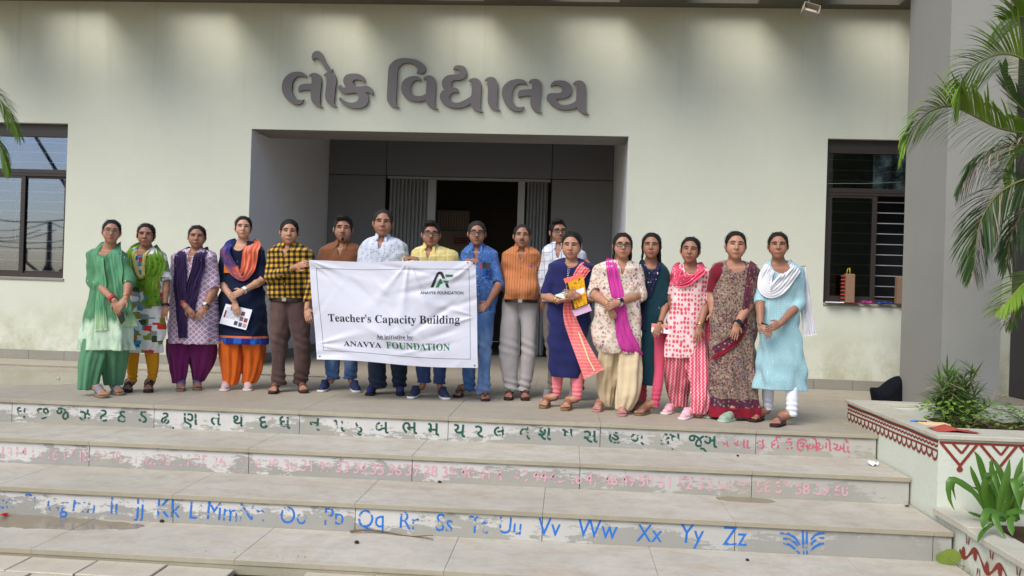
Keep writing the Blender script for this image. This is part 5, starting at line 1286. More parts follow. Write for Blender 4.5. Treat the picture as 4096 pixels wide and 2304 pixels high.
def skin(tone):
    if tone in SKIN: return SKIN[tone]
    base = {0: sr(180, 136, 112), 1: sr(166, 120, 96), 2: sr(146, 102, 80), 3: sr(124, 80, 60)}[tone]
    t = NT('skin'); c = t.mix(t.noise(16, 4), grey(base, .92), grey(base, 1.08)); c = t.mix(t.math('MULTIPLY', t.step(t.noise(5, 3), .5, .8), .25), c, tuple(a * b for a, b in zip(base, (1.1, .86, .8))))
    t.bump(t.noise(120, 3), .08, .003); m_ = t.done(c, .5, .4)
    t.b.inputs['Subsurface Weight'].default_value = .08; t.b.inputs['Subsurface Radius'].default_value = (.02, .008, .005); t.b.inputs['Subsurface Scale'].default_value = .3
    SKIN[tone] = m_; return m_

# ---------------- feet and hands
def hand_to(F, W, Tp, side, scale=1., curl=.35, spread=.0, face=(0, -1, 0)):
    """palm + five separate fingers from wrist W towards Tp; side = +1/-1: which way the thumb points; face = back-of-hand normal"""
    W, Tp = np.asarray(W, float), np.asarray(Tp, float); d = Tp - W; d /= np.linalg.norm(d); n = np.asarray(face, float); n = n - d * (n @ d); n /= np.linalg.norm(n)
    s = np.cross(d, n) * side; k = scale; c0 = W + d * .045 * k
    M = np.stack([s, n, d], 1)
    F.ell(c0, (.036 * k, .016 * k, .050 * k), .012, M); F.ell(W + d * .078 * k, (.038 * k, .013 * k, .022 * k), .01, M)
    for i, (off, ln) in enumerate(((.028, .072), (.0095, .082), (-.0095, .076), (-.027, .058))):
        b = W + d * .082 * k + s * off * k; dd = d + s * (off * (1.5 + spread * 12)) ; dd /= np.linalg.norm(dd); m1 = b + dd * ln * .5 * k - n * .004; d2 = dd - n * curl * (1.2); d2 /= np.linalg.norm(d2); e = m1 + d2 * ln * .5 * k
        F.limb(b, m1, .0088 * k, .0080 * k, .0); F.limb(m1, e, .0080 * k, .0062 * k, .0)
    tb = W + d * .028 * k + s * .026 * k; t1 = tb + (d * .6 + s * .8 - n * .2) * .032 * k; t2 = t1 + (d * .95 + s * .25 - n * .3) * .030 * k
    F.limb(tb, t1, .0125 * k, .0105 * k, .008); F.limb(t1, t2, .0100 * k, .0078 * k, .0)
def foot_frame(H, T):
    H, T = np.array([H[0], H[1], 0.]), np.array([T[0], T[1], 0.]); d = T - H; L = np.linalg.norm(d); d /= L; return H, T, d, np.array([-d[1], d[0], 0.]), L
def foot_field(F, H, T, A, lift=.022, inside=1):
    H, T, d, s, L = foot_frame(H, T); up = np.array([0, 0, 1.]); z = up * lift
    F.limb(A, H + d * .045 + z + up * .055, .036, .034, .02); F.limb(H + d * .035 + z + up * .028, H + d * .06 + z + up * .03, .028, .030, .02)
    F.limb(H + d * .05 + z + up * .045, H + d * L * .62 + z + up * .026, .033, .026, .02)
    F.limb(H + d * L * .58 + s * .014 + z + up * .020, H + d * L * .74 + s * .012 + z + up * .016, .022, .017, .015); F.limb(H + d * L * .58 - s * .016 + z + up * .020, H + d * L * .72 - s * .018 + z + up * .015, .022, .016, .015)
    for i, (o, e, r_) in enumerate(((.027, .98, .0125), (.009, .97, .0095), (-.006, .94, .009), (-.020, .90, .0085), (-.032, .85, .008))):
        o *= inside; F.limb(H + d * L * .74 + s * o + z + up * .014, H + d * (L * e - r_) + s * o * 1.05 + z + up * .010, r_ * 1.05, r_, .004)
def sole_d(F, H, T, w, z0, z1, taper=.82, grow=.008, wedge=0.):
    H, T, d, s, L = foot_frame(H, T); R = L / 2 + .06; c = (H + T) / 2
    sl = F.win((c[0] - R, c[1] - R, -.03), (c[0] + R, c[1] + R, z1 + .08)); x, y, z = F.xyz(sl)
    u = ((x - c[0]) * d[0] + (y - c[1]) * d[1]) / (L / 2 + grow); v = ((x - c[0]) * s[0] + (y - c[1]) * s[1]); ww = w * (1 + .16 * u - .22 * (u + .15) ** 2 * (u < .0))
    q = (np.abs(u) ** 3.2 + np.abs(v / ww) ** 3.2) ** (1 / 3.2); dd = (q - 1) * w; top = z1 + np.maximum(-u, 0) * wedge
    F.put(sl, np.maximum(dd, np.maximum(z - top, z0 - z)).astype(f32), 0)
def footwear(kind, H, T, A, mats, parent, inside, nm):
    """one mesh per shoe; mats = (upper, sole)"""
    H0, T0, d, s, L = foot_frame(H, T); c = (H0 + T0) / 2; e = L / 2 + .05
    F = Field(axis_pts(c[0] - e, c[0] + e, .0045), axis_pts(c[1] - e, c[1] + e, .0045), axis_pts(-.015, .17, .0045))
    up = np.array([0, 0, 1.])
    if kind in ('sandal', 'flipflop', 'slipper', 'strap'):
        th = {'sandal': .024, 'flipflop': .018, 'slipper': .022, 'strap': .026}[kind]
        G = Field(*F.a); foot_field(G, H, T, A, th, inside); G.D -= .0045
        x, y, z = G.xyz((slice(None),) * 3); u = ((x - H0[0]) * d[0] + (y - H0[1]) * d[1]) / L; v = ((x - c[0]) * s[0] + (y - c[1]) * s[1]) * inside
        slabs = {'sandal': [(.60, .11, 0), (.40, .09, 0)], 'strap': [(.66, .08, .3), (.52, .07, -.5), (.30, .06, 0)], 'flipflop': [], 'slipper': [(.62, .13, .15)]}[kind]
        keep = np.full(G.D.shape, 1., f32)
        for (u0, w_, sk) in slabs: keep = np.minimum(keep, (np.abs(u + z * 1.2 - u0 - .08 + v * sk * 6 * .5) - w_ / 2) * L)
        if kind == 'strap' or kind == 'sandal': keep = np.minimum(keep, np.maximum(np.abs(z - .075 + (u) * .05) - .009, (u - .42) * L))
        if kind == 'flipflop': keep = np.minimum(keep, np.abs(np.abs(v) - (.80 - u) * .115) - .006); keep = np.maximum(keep, np.maximum((.42 - u) * L, (u - .84) * L))
        D2 = np.maximum(np.maximum(G.D, keep), .004 - z); F.D = np.minimum(F.D, D2.astype(f32))
        sole_d(F, H, T, .043, 0.0, th, wedge=.02 if kind == 'slipper' else .004)
    else:
        G = F
        G.limb(H0 + d * .045 + up * .05, H0 + d * .05 + up * .085, .040, .036, .02); G.limb(H0 + d * .04 + up * .035, H0 + d * L * .58 + up * .036, .038, .034, .02)
        G.limb(H0 + d * .06 + up * .072, H0 + d * L * .50 + up * .050, .032, .027, .03); G.limb(H0 + d * L * .6 + s * .008 + up * .030, H0 + d * (L - .036) + up * .026, .036, .028, .02, .75, sqd=(0, 0, 1))
        if kind == 'clog': G.limb(H0 + d * L * .62 + up * .036, H0 + d * (L - .045) + up * .032, .044, .038, .02, .8, sqd=(0, 0, 1))
        G.plane_cut((0, 0, 1), (0, 0, .085 if kind != 'sneaker' else .10)); G.plane_cut((0, 0, -1), (0, 0, .006)); sole_d(F, H, T, .045, 0., .024 if kind != 'slipon' else .018)
        if kind == 'sneaker':
            for q in range(4): a = H0 + d * L * (.42 + .07 * q) + up * (.088 - .012 * q); F.limb(a + s * .02, a - s * .02, .0035, .0035, .0)
    me = F.mesh(nm); me.materials.append(mats[0]); me.materials.append(mats[1]); n = len(me.polygons); cen = np.empty(n * 3, f32); me.polygons.foreach_get('center', cen)
    zt = {'sneaker': .022, 'clog': .020, 'slipon': .016, 'flipflop': .017, 'sandal': .022, 'slipper': .022, 'strap': .022}[kind]
    me.polygons.foreach_set('material_index', (cen.reshape(-1, 3)[:, 2] < zt).astype(np.int32)); return link(nm, me, parent)

# ---------------- drapes: ribbons that follow the front of the clothed body
def drape(fy, path, parent, mt, name, folds=5, famp=.006, hang=0., off=.008, seed=0, thick=.004, nseg=44, nw=22, skew=0.):
    """path: (x, z, half_width, [y]) ; y given = free in space, else lies on the body front"""
    q = np.random.RandomState(seed); P = np.array([(p[0], p[1], p[2], p[3] if len(p) > 3 else np.nan) for p in path], float); n = len(P)
    s = np.r_[0, np.cumsum(np.hypot(np.diff(P[:, 0]), np.diff(P[:, 1])) + 1e-4)]; t = np.linspace(0, s[-1], nseg)
    ci = lambda c: np.array([np.interp(v, s, c) for v in t])
    def sm(a, it=3):
        for _ in range(it): a = np.r_[a[0], (a[:-2] + 2 * a[1:-1] + a[2:]) / 4, a[-1]]
        return a
    X, Z, Wd = sm(ci(P[:, 0])), sm(ci(P[:, 1])), sm(ci(P[:, 2]))
    free = np.array([1. if not np.isnan(v) else 0. for v in P[:, 3]]); fr = ci(free); yf = ci(np.nan_to_num(P[:, 3]) ) / np.maximum(ci(free), 1e-6)
    dxx, dzz = np.gradient(X), np.gradient(Z); L = np.hypot(dxx, dzz) + 1e-9; nx_, nz_ = -dzz / L, dxx / L; nx_, nz_ = sm(nx_), sm(nz_)
    ph = q.uniform(0, 6, 3); Y = np.zeros((nseg, nw)); XX = np.zeros_like(Y); ZZ = np.zeros_like(Y); us = np.linspace(-1, 1, nw)
    for i in range(nseg):
        for j, u in enumerate(us):
            x = X[i] + nx_[i] * Wd[i] * u; z = Z[i] + nz_[i] * Wd[i] * u; yb = fy(x, z) - off if fr[i] < .999 else 0
            yy = yb * (1 - fr[i]) + (yf[i] if fr[i] > .001 else 0) * fr[i]
            ww_ = u + .10 * math.sin(t[i] * 4 + ph[1]) + .18 * math.sin(2.3 * u + ph[2]); fo = famp * 1.15 * ((.65 + .5 * math.sin(1.7 * u + t[i] * 7 + ph[0])) * math.sin(folds * .8 * math.pi * ww_ + ph[0] + .9 * math.sin(t[i] * 5 + ph[1])) + .45 * math.sin(folds * 1.37 * math.pi * ww_ + ph[2] + t[i] * 4) + .3 * math.sin(t[i] * 31 + 6 * u + ph[1]))
            XX[i, j] = x; ZZ[i, j] = z; Y[i, j] = yy + fo - famp
    for _ in range(2): Y[1:-1] = (Y[:-2] + 2 * Y[1:-1] + Y[2:]) / 4
    fr3 = np.stack([XX, Y, ZZ], 2).reshape(-1, 3); bk3 = fr3 + np.array([0, thick, 0]); N = nseg * nw; V = np.concatenate([fr3, bk3]); Fc = []
    for i in range(nseg - 1):
        for j in range(nw - 1):
            a = i * nw + j; Fc.append((a, a + 1, a + nw + 1, a + nw)); Fc.append((N + a + nw, N + a + nw + 1, N + a + 1, N + a))
    bd = [i * nw for i in range(nseg)] + [(nseg - 1) * nw + j for j in range(1, nw)] + [i * nw + nw - 1 for i in range(nseg - 2, -1, -1)] + [j for j in range(nw - 2, 0, -1)]
    for a, b in zip(bd, bd[1:] + bd[:1]): Fc.append((a, b, N + b, N + a)[::-1])
    me = bpy.data.meshes.new(name); me.from_pydata(V.tolist(), [], Fc); me.polygons.foreach_set('use_smooth', np.ones(len(Fc), bool)); me.update()
    return link(name, me, parent, None, mt)

# ---------------- a person from measurements
ZR = {'A': (300, 840, 1.812), 'B': (640, 840, 1.858), 'C': (1240, 820, 1.811), 'D': (1620, 820, 1.768), 'E': (2060, 860, 1.726), 'F': (2320, 900, 1.811), 'G': (2780, 900, 1.725)}
def person(sp):
    ox, oy, zs_ = ZR[sp['z']]; U = lambda x, y: (ox + x / zs_, oy + y / zs_)
    feet = sp['feet']; fl = [[on_z(*U(a, b)) for a, b in (f[0], f[1])] for f in feet]      # [toe, heel] on the floor
    for f in fl:
        d_ = f[1] - f[0]; L_ = np.linalg.norm(d_); f[1] = f[0] + d_ / L_ * min(max(L_, .20), sp.get('footlen', .235))
    root = np.mean([q for f in fl for q in f], 0); root[1] += sp.get('back', .03); root[2] = 0; Y0 = root[1]
    sp['_Y0'] = Y0
    def W(x, y, dy=0.): p = on_y(*U(x, y), Y0 + dy); return p - root
    e = empty('person', tuple(root)); tag(e, sp['label'], 'person')
    g = sp.get('ratio', .62)
    T_ = [(W((a + b) / 2, y)[2], W((a + b) / 2, y)[0], sp.get('cy', 0.) , (W(b, y)[0] - W(a, y)[0]) / 2, 0) for (y, a, b) in sp['torso']]
    rmax = max(r_[3] for r_ in T_[2:6]); rows = []
    for i, r_ in enumerate(T_):
        ry = r_[3] * g if i > 1 else r_[3] * (.9 if i == 0 else .55)
        ry = min(ry, rmax * .72 + .01) if i > 1 else ry
        cyy = r_[2] + (.015 if i < 2 else 0) + sp.get('belly', 0.) * -math.exp(-((r_[0] - 1.05) / .12) ** 2) * .5
        rows.append((r_[0], r_[1], cyy, r_[3], ry + sp.get('belly', 0.) * math.exp(-((r_[0] - 1.05) / .12) ** 2) * .5))
    hx, ht, hc = sp['head']; hy = sp.get('hdy', -.035)
    top, chin = W(hx, ht, hy), W(hx, hc, hy); hh = (top[2] - chin[2]); s = hh / .240 * sp.get('hs', 1.035); hcen = chin + np.array([0, 0, .112 * s])
    yaw, pit, rol = (math.radians(a) for a in sp.get('turn', (0, 0, 0))); yaw += .85 * math.atan2(-root[0], root[1] + DIST); Mx = np.array(Matrix.Rotation(yaw, 3, 'Z') @ Matrix.Rotation(pit, 3, 'X') @ Matrix.Rotation(rol, 3, 'Y'))
    arms = [dict(S=W(*a['s']), E=W(*a['e']), W=W(*a['w']), H=W(*a['h']), **{k: v for k, v in a.items() if k not in 'sewh'}) for a in sp['arms']]
    for a in arms:
        sd = np.sign(rows[0][1] - a['S'][0]); a['S'] = a['S'] + np.array([sd * .022, 0, -.022])
    allx = [r_[1] - r_[3] for r_ in rows] + [r_[1] + r_[3] for r_ in rows] + [q[k][0] + o for q in arms for k in 'SEWH' for o in (-.10, .10)]
    x0, x1 = min(allx) - .05, max(allx) + .05; zt = top[2] + .03
    legs = []
    for lg, (toe, heel) in zip(sp['legs'], fl): legs.append([(W((a + b) / 2, y)[2], W((a + b) / 2, y)[0], 0., (W(b, y)[0] - W(a, y)[0]) / 2, (W(b, y)[0] - W(a, y)[0]) / 2 * sp.get('legr', .95)) for (y, a, b) in lg])
    x0 = min(x0, min(r_[1] - r_[3] for l_ in legs for r_ in l_) - .05); x1 = max(x1, max(r_[1] + r_[3] for l_ in legs for r_ in l_) + .05)
    fxy = [q - root for f in fl for q in f]; x0 = min([x0] + [q[0] - .06 for q in fxy]); x1 = max([x1] + [q[0] + .06 for q in fxy])
    # --- body: head, neck, chest, arms, hands, ankles, feet as one surface
    hz = min(a['H'][2] for a in arms) - .12
    fyy = [q[1] for q in fxy]; ylo, yhi = min(-.36, min(fyy) - .06, min(a['H'][1] for a in arms) - .08), max(.26, max(fyy) + .09)
    B = Field(axis_pts(x0, x1, .0065), axis_pts(ylo, yhi, .0065), axis_pts(-.01, zt, .0068, (chin[2] - .02, 9), .0050))
    head_field(B, None, hcen, s, Mx, sp.get('fat', 1.) + .03 * math.sin(sp['seed'] * 2.3), sp['sex'] == 'm', 1 + .14 * math.sin(sp['seed'] * 1.7))
    nr = (.056 if sp['sex'] == 'm' else .048) * sp.get('neck', 1.)
    nb = np.array([rows[0][1], .012, rows[1][0]]); B.limb(hcen + Mx @ np.array([0, .022, -.05]) * s, nb + np.array([0, 0, -.02]), nr, nr * 1.12, .025)
    B.loft([(r_[0] - .006 if i < 2 else r_[0], r_[1], r_[2], max(r_[3] - .015, .02) if i else r_[3] * .80, max(r_[4] - .015, .02)) for i, r_ in enumerate(rows[:6])], .03)
    ar = sp.get('arm', 1.)
    for a in arms:
        B.limb(a['S'], a['E'], .040 * ar, .037 * ar, .02); B.limb(a['E'], a['E'] + (a['W'] - a['E']) * .35, .037 * ar, .038 * ar, .02); B.limb(a['E'] + (a['W'] - a['E']) * .35, a['W'], .037 * ar, .0255 * ar, .015)
        hand_to(B, a['W'], a['H'], a.get('thumb', 1), sp.get('hand', 1.) * (1.0 if sp['sex'] == 'm' else .9), a.get('curl', .35), a.get('spread', 0.), a.get('face', (0, -1, 0)))
    ank = []
    for i, (lg, f) in enumerate(zip(legs, fl)):
        toe, heel = f[0] - root, f[1] - root; d = (toe - heel); d[2] = 0; d /= np.linalg.norm(d); L = max(np.linalg.norm((toe - heel)[:2]), sp.get('footlen', .235)); heel2 = toe - d * L; heel2[2] = 0; toe[2] = 0
        an = np.array([(heel2[0] + d[0] * .055) * .25 + legs[i][-1][1] * .75, heel2[1] + d[1] * .055, .092]); ank.append((heel2, toe, an)); pass
    # the legs' bottom rows are centred over the ankles
    for i, lg in enumerate(legs):
        n = len(lg); zb = lg[-1][0]; ay = ank[i][2][1]
        for j in range(n):
            zc_, a_, b_, c_, d_ = lg[j]; w_ = min(max((.60 - zc_) / .45, 0), 1); lg[j] = (zc_, a_, ay * w_, c_, d_)
        if lg[-1][0] < .03: lg[-1] = (.03,) + lg[-1][1:]
        an = ank[i][2]; rr_ = [max(min(.050 if r_[0] > .5 else .042, r_[3] - .016, r_[4] - .016), .020) for r_ in lg]; rr_[-1] = min(.030, max(lg[-1][3] - .012, .024))
        pp_ = [np.array([r_[1], r_[2], r_[0]]) for r_ in lg]; pp_[-1] = pp_[-1] + np.array([0, 0, .02]); B.limb(an, pp_[-1], .031, rr_[-1], .012)
        for j in range(n - 1, 0, -1): B.limb(pp_[j], pp_[j - 1], rr_[j], rr_[j - 1], .01)
        B.limb(pp_[0], (rows[0][1], 0, max(zl_ for zl_ in (pp_[0][2] + .12, rows[5][0]))), rr_[0], .035, .02)
    lift = {'sandal': .024, 'flipflop': .018, 'slipper': .024, 'strap': .026}.get(sp['shoe'][0], None)
    for i, (h_, t_, an) in enumerate(ank):
        if lift is not None and not sp.get('sock'): foot_field(B, h_, t_, an, lift, 1 if i == 0 else -1)
    bo = link('body', B.mesh('body'), e, None, skin(sp['tone']))
    for i, (h_, t_, an) in enumerate(ank):
        if sp.get('sock'):
            c = (h_ + t_) / 2; G = Field(axis_pts(c[0] - .2, c[0] + .2, .006), axis_pts(c[1] - .2, c[1] + .2, .006), axis_pts(.015, .17, .006)); G.limb(an, h_ + (t_ - h_) * .2 + np.array([0, 0, .06]), .040, .038, .02); G.limb(h_ + (t_ - h_) * .15 + np.array([0, 0, .055]), h_ + (t_ - h_) * .84 + np.array([0, 0, .045]), .036, .030, .02)
            link('sock', G.mesh('sock'), e, None, sp['sock'])
        footwear(sp['shoe'][0], h_, t_, an, sp['shoe'][1:], e, 1 if i == 0 else -1, {'sneaker': 'shoe', 'slipon': 'shoe', 'clog': 'clog', 'flipflop': 'flip_flop'}.get(sp['shoe'][0], 'sandal'))
    # --- trousers
    q = np.random.RandomState(sp.get('seed', 1)); style = sp.get('legstyle', 'trousers')
    if sp.get('legmat'):
        Lf = Field(axis_pts(x0, x1, .008), axis_pts(ylo - .03, yhi + .04, .008), axis_pts(.0, max(l_[0][0] for l_ in legs) + .06, .008))
        for i, lg in enumerate(legs):
            p1, p2, p3 = q.uniform(0, 6, 3)
            if style == 'trousers': fo = lambda th, z, X, p1=p1, p2=p2: .004 * np.sin(th * 2 + p1 + z * 9) + .0075 * np.exp(-((z - .10) / .10) ** 2) * np.sin(z * 95 + th * 1.5 + p2) + .005 * np.exp(-((z - .50) / .09) ** 2) * np.sin(z * 70 + th * 2 + p1)
            elif style == 'leggings': fo = lambda th, z, X, p1=p1: .0045 * np.exp(-((z - .13) / .08) ** 2) * np.sin(z * 150 + np.sin(th + p1))
            elif style == 'salwar': fo = lambda th, z, X, p1=p1, p2=p2: .011 * np.sin(th * 5 + p1 + 2.2 * np.sin(z * 6 + p2)) * np.clip((z - .05) / .25, .3, 1) + .006 * np.sin(th * 9 + p2 - z * 4)
            else: fo = lambda th, z, X, p1=p1, p2=p2: .010 * np.sin(th * 6 + p1 + z * 2) + .005 * np.sin(th * 11 + p2)
            Lf.loft(lg, .02, fo, 2.1)
        Lf.ripple(.0032, 44, sp.get('seed', 1) + 5)
        link(sp.get('legname', 'trousers'), Lf.mesh('trousers'), e, None, sp['legmat'])
    # --- upper garment with sleeves
    G = Field(axis_pts(x0 - .02, x1 + .02, .0075), axis_pts(-.36, .26, .0075), axis_pts(rows[-1][0] - .03, rows[0][0] + .06, .0075))
    p1, p2 = q.uniform(0, 6, 2); fs = sp.get('fold', .010); zw = rows[len(rows) // 2][0]; zb = rows[-1][0]; skirtlen = max(zw - zb, .1)
    nf = sp.get('nf', 5)
    def fo(th, z, X):
        a = np.clip((zw - z) / skirtlen, 0, 1) ** 1.2; return fs * a * (np.sin(nf * th + p1 + 1.5 * np.sin(z * 5 + p2)) + .5 * np.sin((nf * 2 - 1) * th + p2 + z * 3)) + .0035 * np.sin(th * 3 + z * 26 + p2)
    if sp.get('pleat'):
        fo0 = fo; fo = lambda th, z, X: fo0(th, z, X) + .012 * np.clip((.85 - z) / .5, 0, 1) * np.sin(X * 60 + z * 10)
    G.loft(rows, .0, fo, sp.get('sq', 2.35))
    for a in arms:
        sl = a.get('slv', .62); r0, r1 = a.get('sr', (.062, .056)); r0, r1 = r0 * .86, r1 * .92; U_ = a['E'] - a['S']; Fm = a['W'] - a['E']; lu, lf = np.linalg.norm(U_), np.linalg.norm(Fm); Lc = sl * (lu + lf)
        if Lc <= lu: G.limb(a['S'], a['S'] + U_ * (Lc / lu), r0, r1, .03); endp, dirv = a['S'] + U_ * (Lc / lu), U_ / lu
        else: G.limb(a['S'], a['E'], r0, (r0 + r1) / 2, .03); G.limb(a['E'], a['E'] + Fm * ((Lc - lu) / lf), (r0 + r1) / 2, r1, .02); endp, dirv = a['E'] + Fm * ((Lc - lu) / lf), Fm / lf
        a['cut'] = (endp, dirv, r1)
    G.ripple(sp.get('rip', .0058), sp.get('ripf', 42), sp.get('seed', 1))
    for a in arms:      # clean sleeve end: cut a disc of space beyond the cuff
        p, d, r1 = a['cut']; c = p + d * (r1 * 1.0 + .0); rr = r1 * 1.25
        sl_ = G.win(c - rr - .02, c + rr + .02)
        if sl_ is not None:
            x, y, z = G.xyz(sl_); pl_ = (x - p[0]) * d[0] + (y - p[1]) * d[1] + (z - p[2]) * d[2]; rad = np.sqrt(np.maximum((x - p[0]) ** 2 + (y - p[1]) ** 2 + (z - p[2]) ** 2 - pl_ ** 2, 0)) - r1 * 1.15
            body_d = Field(G.a[0][sl_[0]], G.a[1][sl_[1]], G.a[2][sl_[2]]); body_d.loft(rows, 0, fo, sp.get('sq', 2.35))
            tube_ = np.maximum(-pl_, rad); G.D[sl_] = np.where(body_d.D < .004, G.D[sl_], np.maximum(G.D[sl_], -tube_))
    # neckline
    nk = sp.get('neckline', 'round'); zn = rows[1][0]; G.cut((nb[0], .01, zn + .045), (nr + .020, nr + .022, .075))
    if nk == 'round': G.cut((nb[0], -.085, zn + .005), (.062, .12, .070))
    elif nk == 'wide': G.cut((nb[0], -.08, zn - .0), (.082, .12, .085))
    elif nk == 'vee':
        G.cut((nb[0], -.09, zn + .02), (.040, .12, .085)); G.cut((nb[0], -.09, zn - .03), (.020, .12, .085))
    zh = sp.get('hem_tilt', 0)
    fyG = G.front(); gm_ = sp['top']; go = link(sp.get('topname', 'shirt'), G.mesh('top'), e, None, gm_)
    # --- collar and buttons for shirts
    if sp.get('collar'):
        C = Field(axis_pts(nb[0] - .13, nb[0] + .13, .005), axis_pts(-.16, .12, .005), axis_pts(zn - .08, zn + .10, .005))
        ax_ = hcen + Mx @ np.array([0, .02, -.05]) * s; base = nb + np.array([0, 0, -.01])
        C.limb(base, ax_, nr + .020, nr + .010, 0); C.limb(base + np.array([0, -.015, 0]), ax_, nr + .024, nr + .014, 0)
        for sg in (-1, 1): pa = nb + np.array([sg * .036, -nr - .018, .020]); xb = nb[0] + sg * .058; pb = np.array([xb, fyG(xb, zn - .040) - .002, zn - .040]); C.limb(pa, pb, .021, .010, .008, .45)
        C2 = Field(*C.a); C2.limb(base, ax_, nr + .014, nr + .005, 0); C.D = np.maximum(C.D, -C2.D)
        C.plane_cut((0, .25, 1), (0, 0, zn + .040 + sp.get('colz', 0))); C.plane_cut((0, .6, -1), (0, 0, zn - .012), None, None) if False else None
        C.cut((nb[0], -.10, zn + .03), (.028, .08, .09)); link('collar', C.mesh('collar'), e, None, gm_)
        bt = MB()
        for z in np.arange(zn - .10, max(rows[-1][0] + .05, zn - .60), -.088): bt.ball((nb[0] + (T_[4][1] - nb[0]) * (zn - z) / .5, fyG(nb[0] + (T_[4][1] - nb[0]) * (zn - z) / .5, z) - .002, z), (.0055, .003, .0055), 8, 4)
        tag(bt.build('buttons', sp.get('btn', plain('pale_button', (.6, .58, .52), .4)), e), kind='stuff')
        if sp.get('belt'):
            zb_ = rows[-1][0]; r_ = rows[-1]; bm = MB(); n = 40; vs = []
            for i in range(n):
                t = 2 * math.pi * i / n; cs, sn = math.cos(t), math.sin(t); q_ = (abs(cs) ** 2.3 + abs(sn) ** 2.3) ** (-1 / 2.3)
                for dz in (.008, -.030): vs.append((r_[1] + (r_[3] * .97) * cs * q_, r_[2] + (r_[4] * .97 + .002) * sn * q_, zb_ + dz))
            bm.add(vs, [(2 * i, 2 * ((i + 1) % n), 2 * ((i + 1) % n) + 1, 2 * i + 1)[::-1] for i in range(n)], 0, True); be = bm.build('belt', plain('dark_leather', (.018, .012, .011), .45, .4), e)
            MB().box(r_[1] - .020, r_[1] + .020, r_[2] - r_[4] - .010, r_[2] - r_[4] + .004, zb_ - .030, zb_ + .006, bev=.002).build('buckle', plain('buckle_metal', (.4, .38, .34), .3, metal=1), be)
    # --- face and hair parts
    hm = Matrix.Translation(tuple(hcen)) @ Matrix(Mx.tolist()).to_4x4() @ Matrix.Diagonal((s, s, s, 1))
    def put(key, nm, mtx=hm): o = link(nm, KIT[key], e); o.matrix_local = mtx; return o
    vr = random.Random(sp['seed'] * 7 + 1); ke = vr.uniform(.72, 1.08); db = vr.uniform(-.0025, .0015); kl = vr.uniform(.86, 1.2)
    for sg in (-1, 1): put(('eye', sg), 'eye', hm @ Matrix.Translation((0, 0, .0085 * (1 - ke))) @ Matrix.Diagonal((1, 1, ke, 1))); put(('eyebrow', sg), 'eyebrow', hm @ Matrix.Translation((0, -.0006, db)))
    put(('lips', 0 if sp['sex'] == 'f' else 1), 'lips', hm @ Matrix.Translation((0, .085 * (kl - 1) * .3, -.0585 * (1 - kl) * -1 * 0)) @ Matrix.Diagonal((kl, 1, 1, 1))); hr = sp['hair']; put(('hair', hr), 'hair')
    if sp['sex'] == 'f': tag(put(('strands', 3 if sp['seed'] % 2 else 8), 'loose_strands'), kind='stuff')
    if sp['sex'] == 'f': put('bindi', 'bindi'); put(('earring', -1), 'earring'); put(('earring', 1), 'earring')
    if sp.get('tache'): put(('moustache', sp['tache']), 'moustache')
    if sp.get('goatee'): put('goatee', 'goatee')
    if sp.get('glasses'): put(('glasses', sp['glasses']), 'glasses')
    # --- wrist things
    def ring(c, d, r, w, mt, nm, face=None, fm=None):
        m_ = MB(); d = Vector(d).normalized(); a = d.orthogonal().normalized(); b = d.cross(a); n = 18
        pts = [Vector(c) + (a * math.cos(t) + b * math.sin(t)) * r for t in np.linspace(0, 2 * math.pi, n + 1)[:-1]]; vs = []
        for p in pts:
            o_ = (p - Vector(c)).normalized(); vs += [p + d * w, p + d * w + o_ * .003, p - d * w + o_ * .003, p - d * w]
        m_.add(vs, [(4 * i + j, 4 * ((i + 1) % n) + j, 4 * ((i + 1) % n) + (j + 1) % 4, 4 * i + (j + 1) % 4) for i in range(n) for j in range(4)], 0, True); o = m_.build(nm, mt, e)
        if face is not None:
            fn = Vector((0, -1, .25)); fn = (fn - d * fn.dot(d)).normalized(); cc = Vector(c) + fn * (r + .004); mb2 = MB(); mx_ = Matrix.Translation(cc) @ Matrix((d.cross(fn), fn, d)).transposed().to_4x4(); mb2.box(-face[0], face[0], -.004, .005, -face[1], face[1], bev=.002, mat=mx_); mb2.build('watch_face', fm, o)
    for a in arms:
        for wt in a.get('wear', ()):
            d = (a['W'] - a['E']) / np.linalg.norm(a['W'] - a['E']); c = a['W'] - d * wt[1]; ring(c, d, wt[2], wt[3], wt[4], wt[0], *(wt[5:]))
    return dict(o=e, W=W, fy=fyG, rows=rows, arms=arms, root=root, Y0=Y0, nb=nb, zn=zn, hcen=hcen, s=s, U=U)
# ================================================================ the seventeen people
GOLD = plain('gold', (.75, .48, .14), .3, .5, metal=1); REDB = plain('red_bangle', (.45, .03, .03), .4); BLKB = plain('black_strap', (.015, .015, .017), .5); WHTB = plain('white_strap', (.7, .7, .72), .4); SILV = plain('silver_bangle', (.6, .55, .5), .3, metal=1)
SCR = plain('watch_glass', (.01, .01, .012), .1, .6); DIAL = plain('watch_dial', (.75, .74, .70), .3)
SOLE_B = plain('brown_sole', sr(120, 96, 66), .8); SOLE_D = plain('dark_sole', sr(40, 30, 28), .8); SOLE_W = plain('pale_sole', sr(206, 204, 200), .7); LEATH = plain('brown_leather', sr(92, 58, 46), .6); LEATHD = plain('dark_leather_strap', sr(46, 34, 34), .6)
PHONE = plain('phone_black', (.012, .012, .016), .2, .5)
A_ = lambda s, e, w, h, **k: dict(s=s, e=e, w=w, h=h, **k)
PP = {}
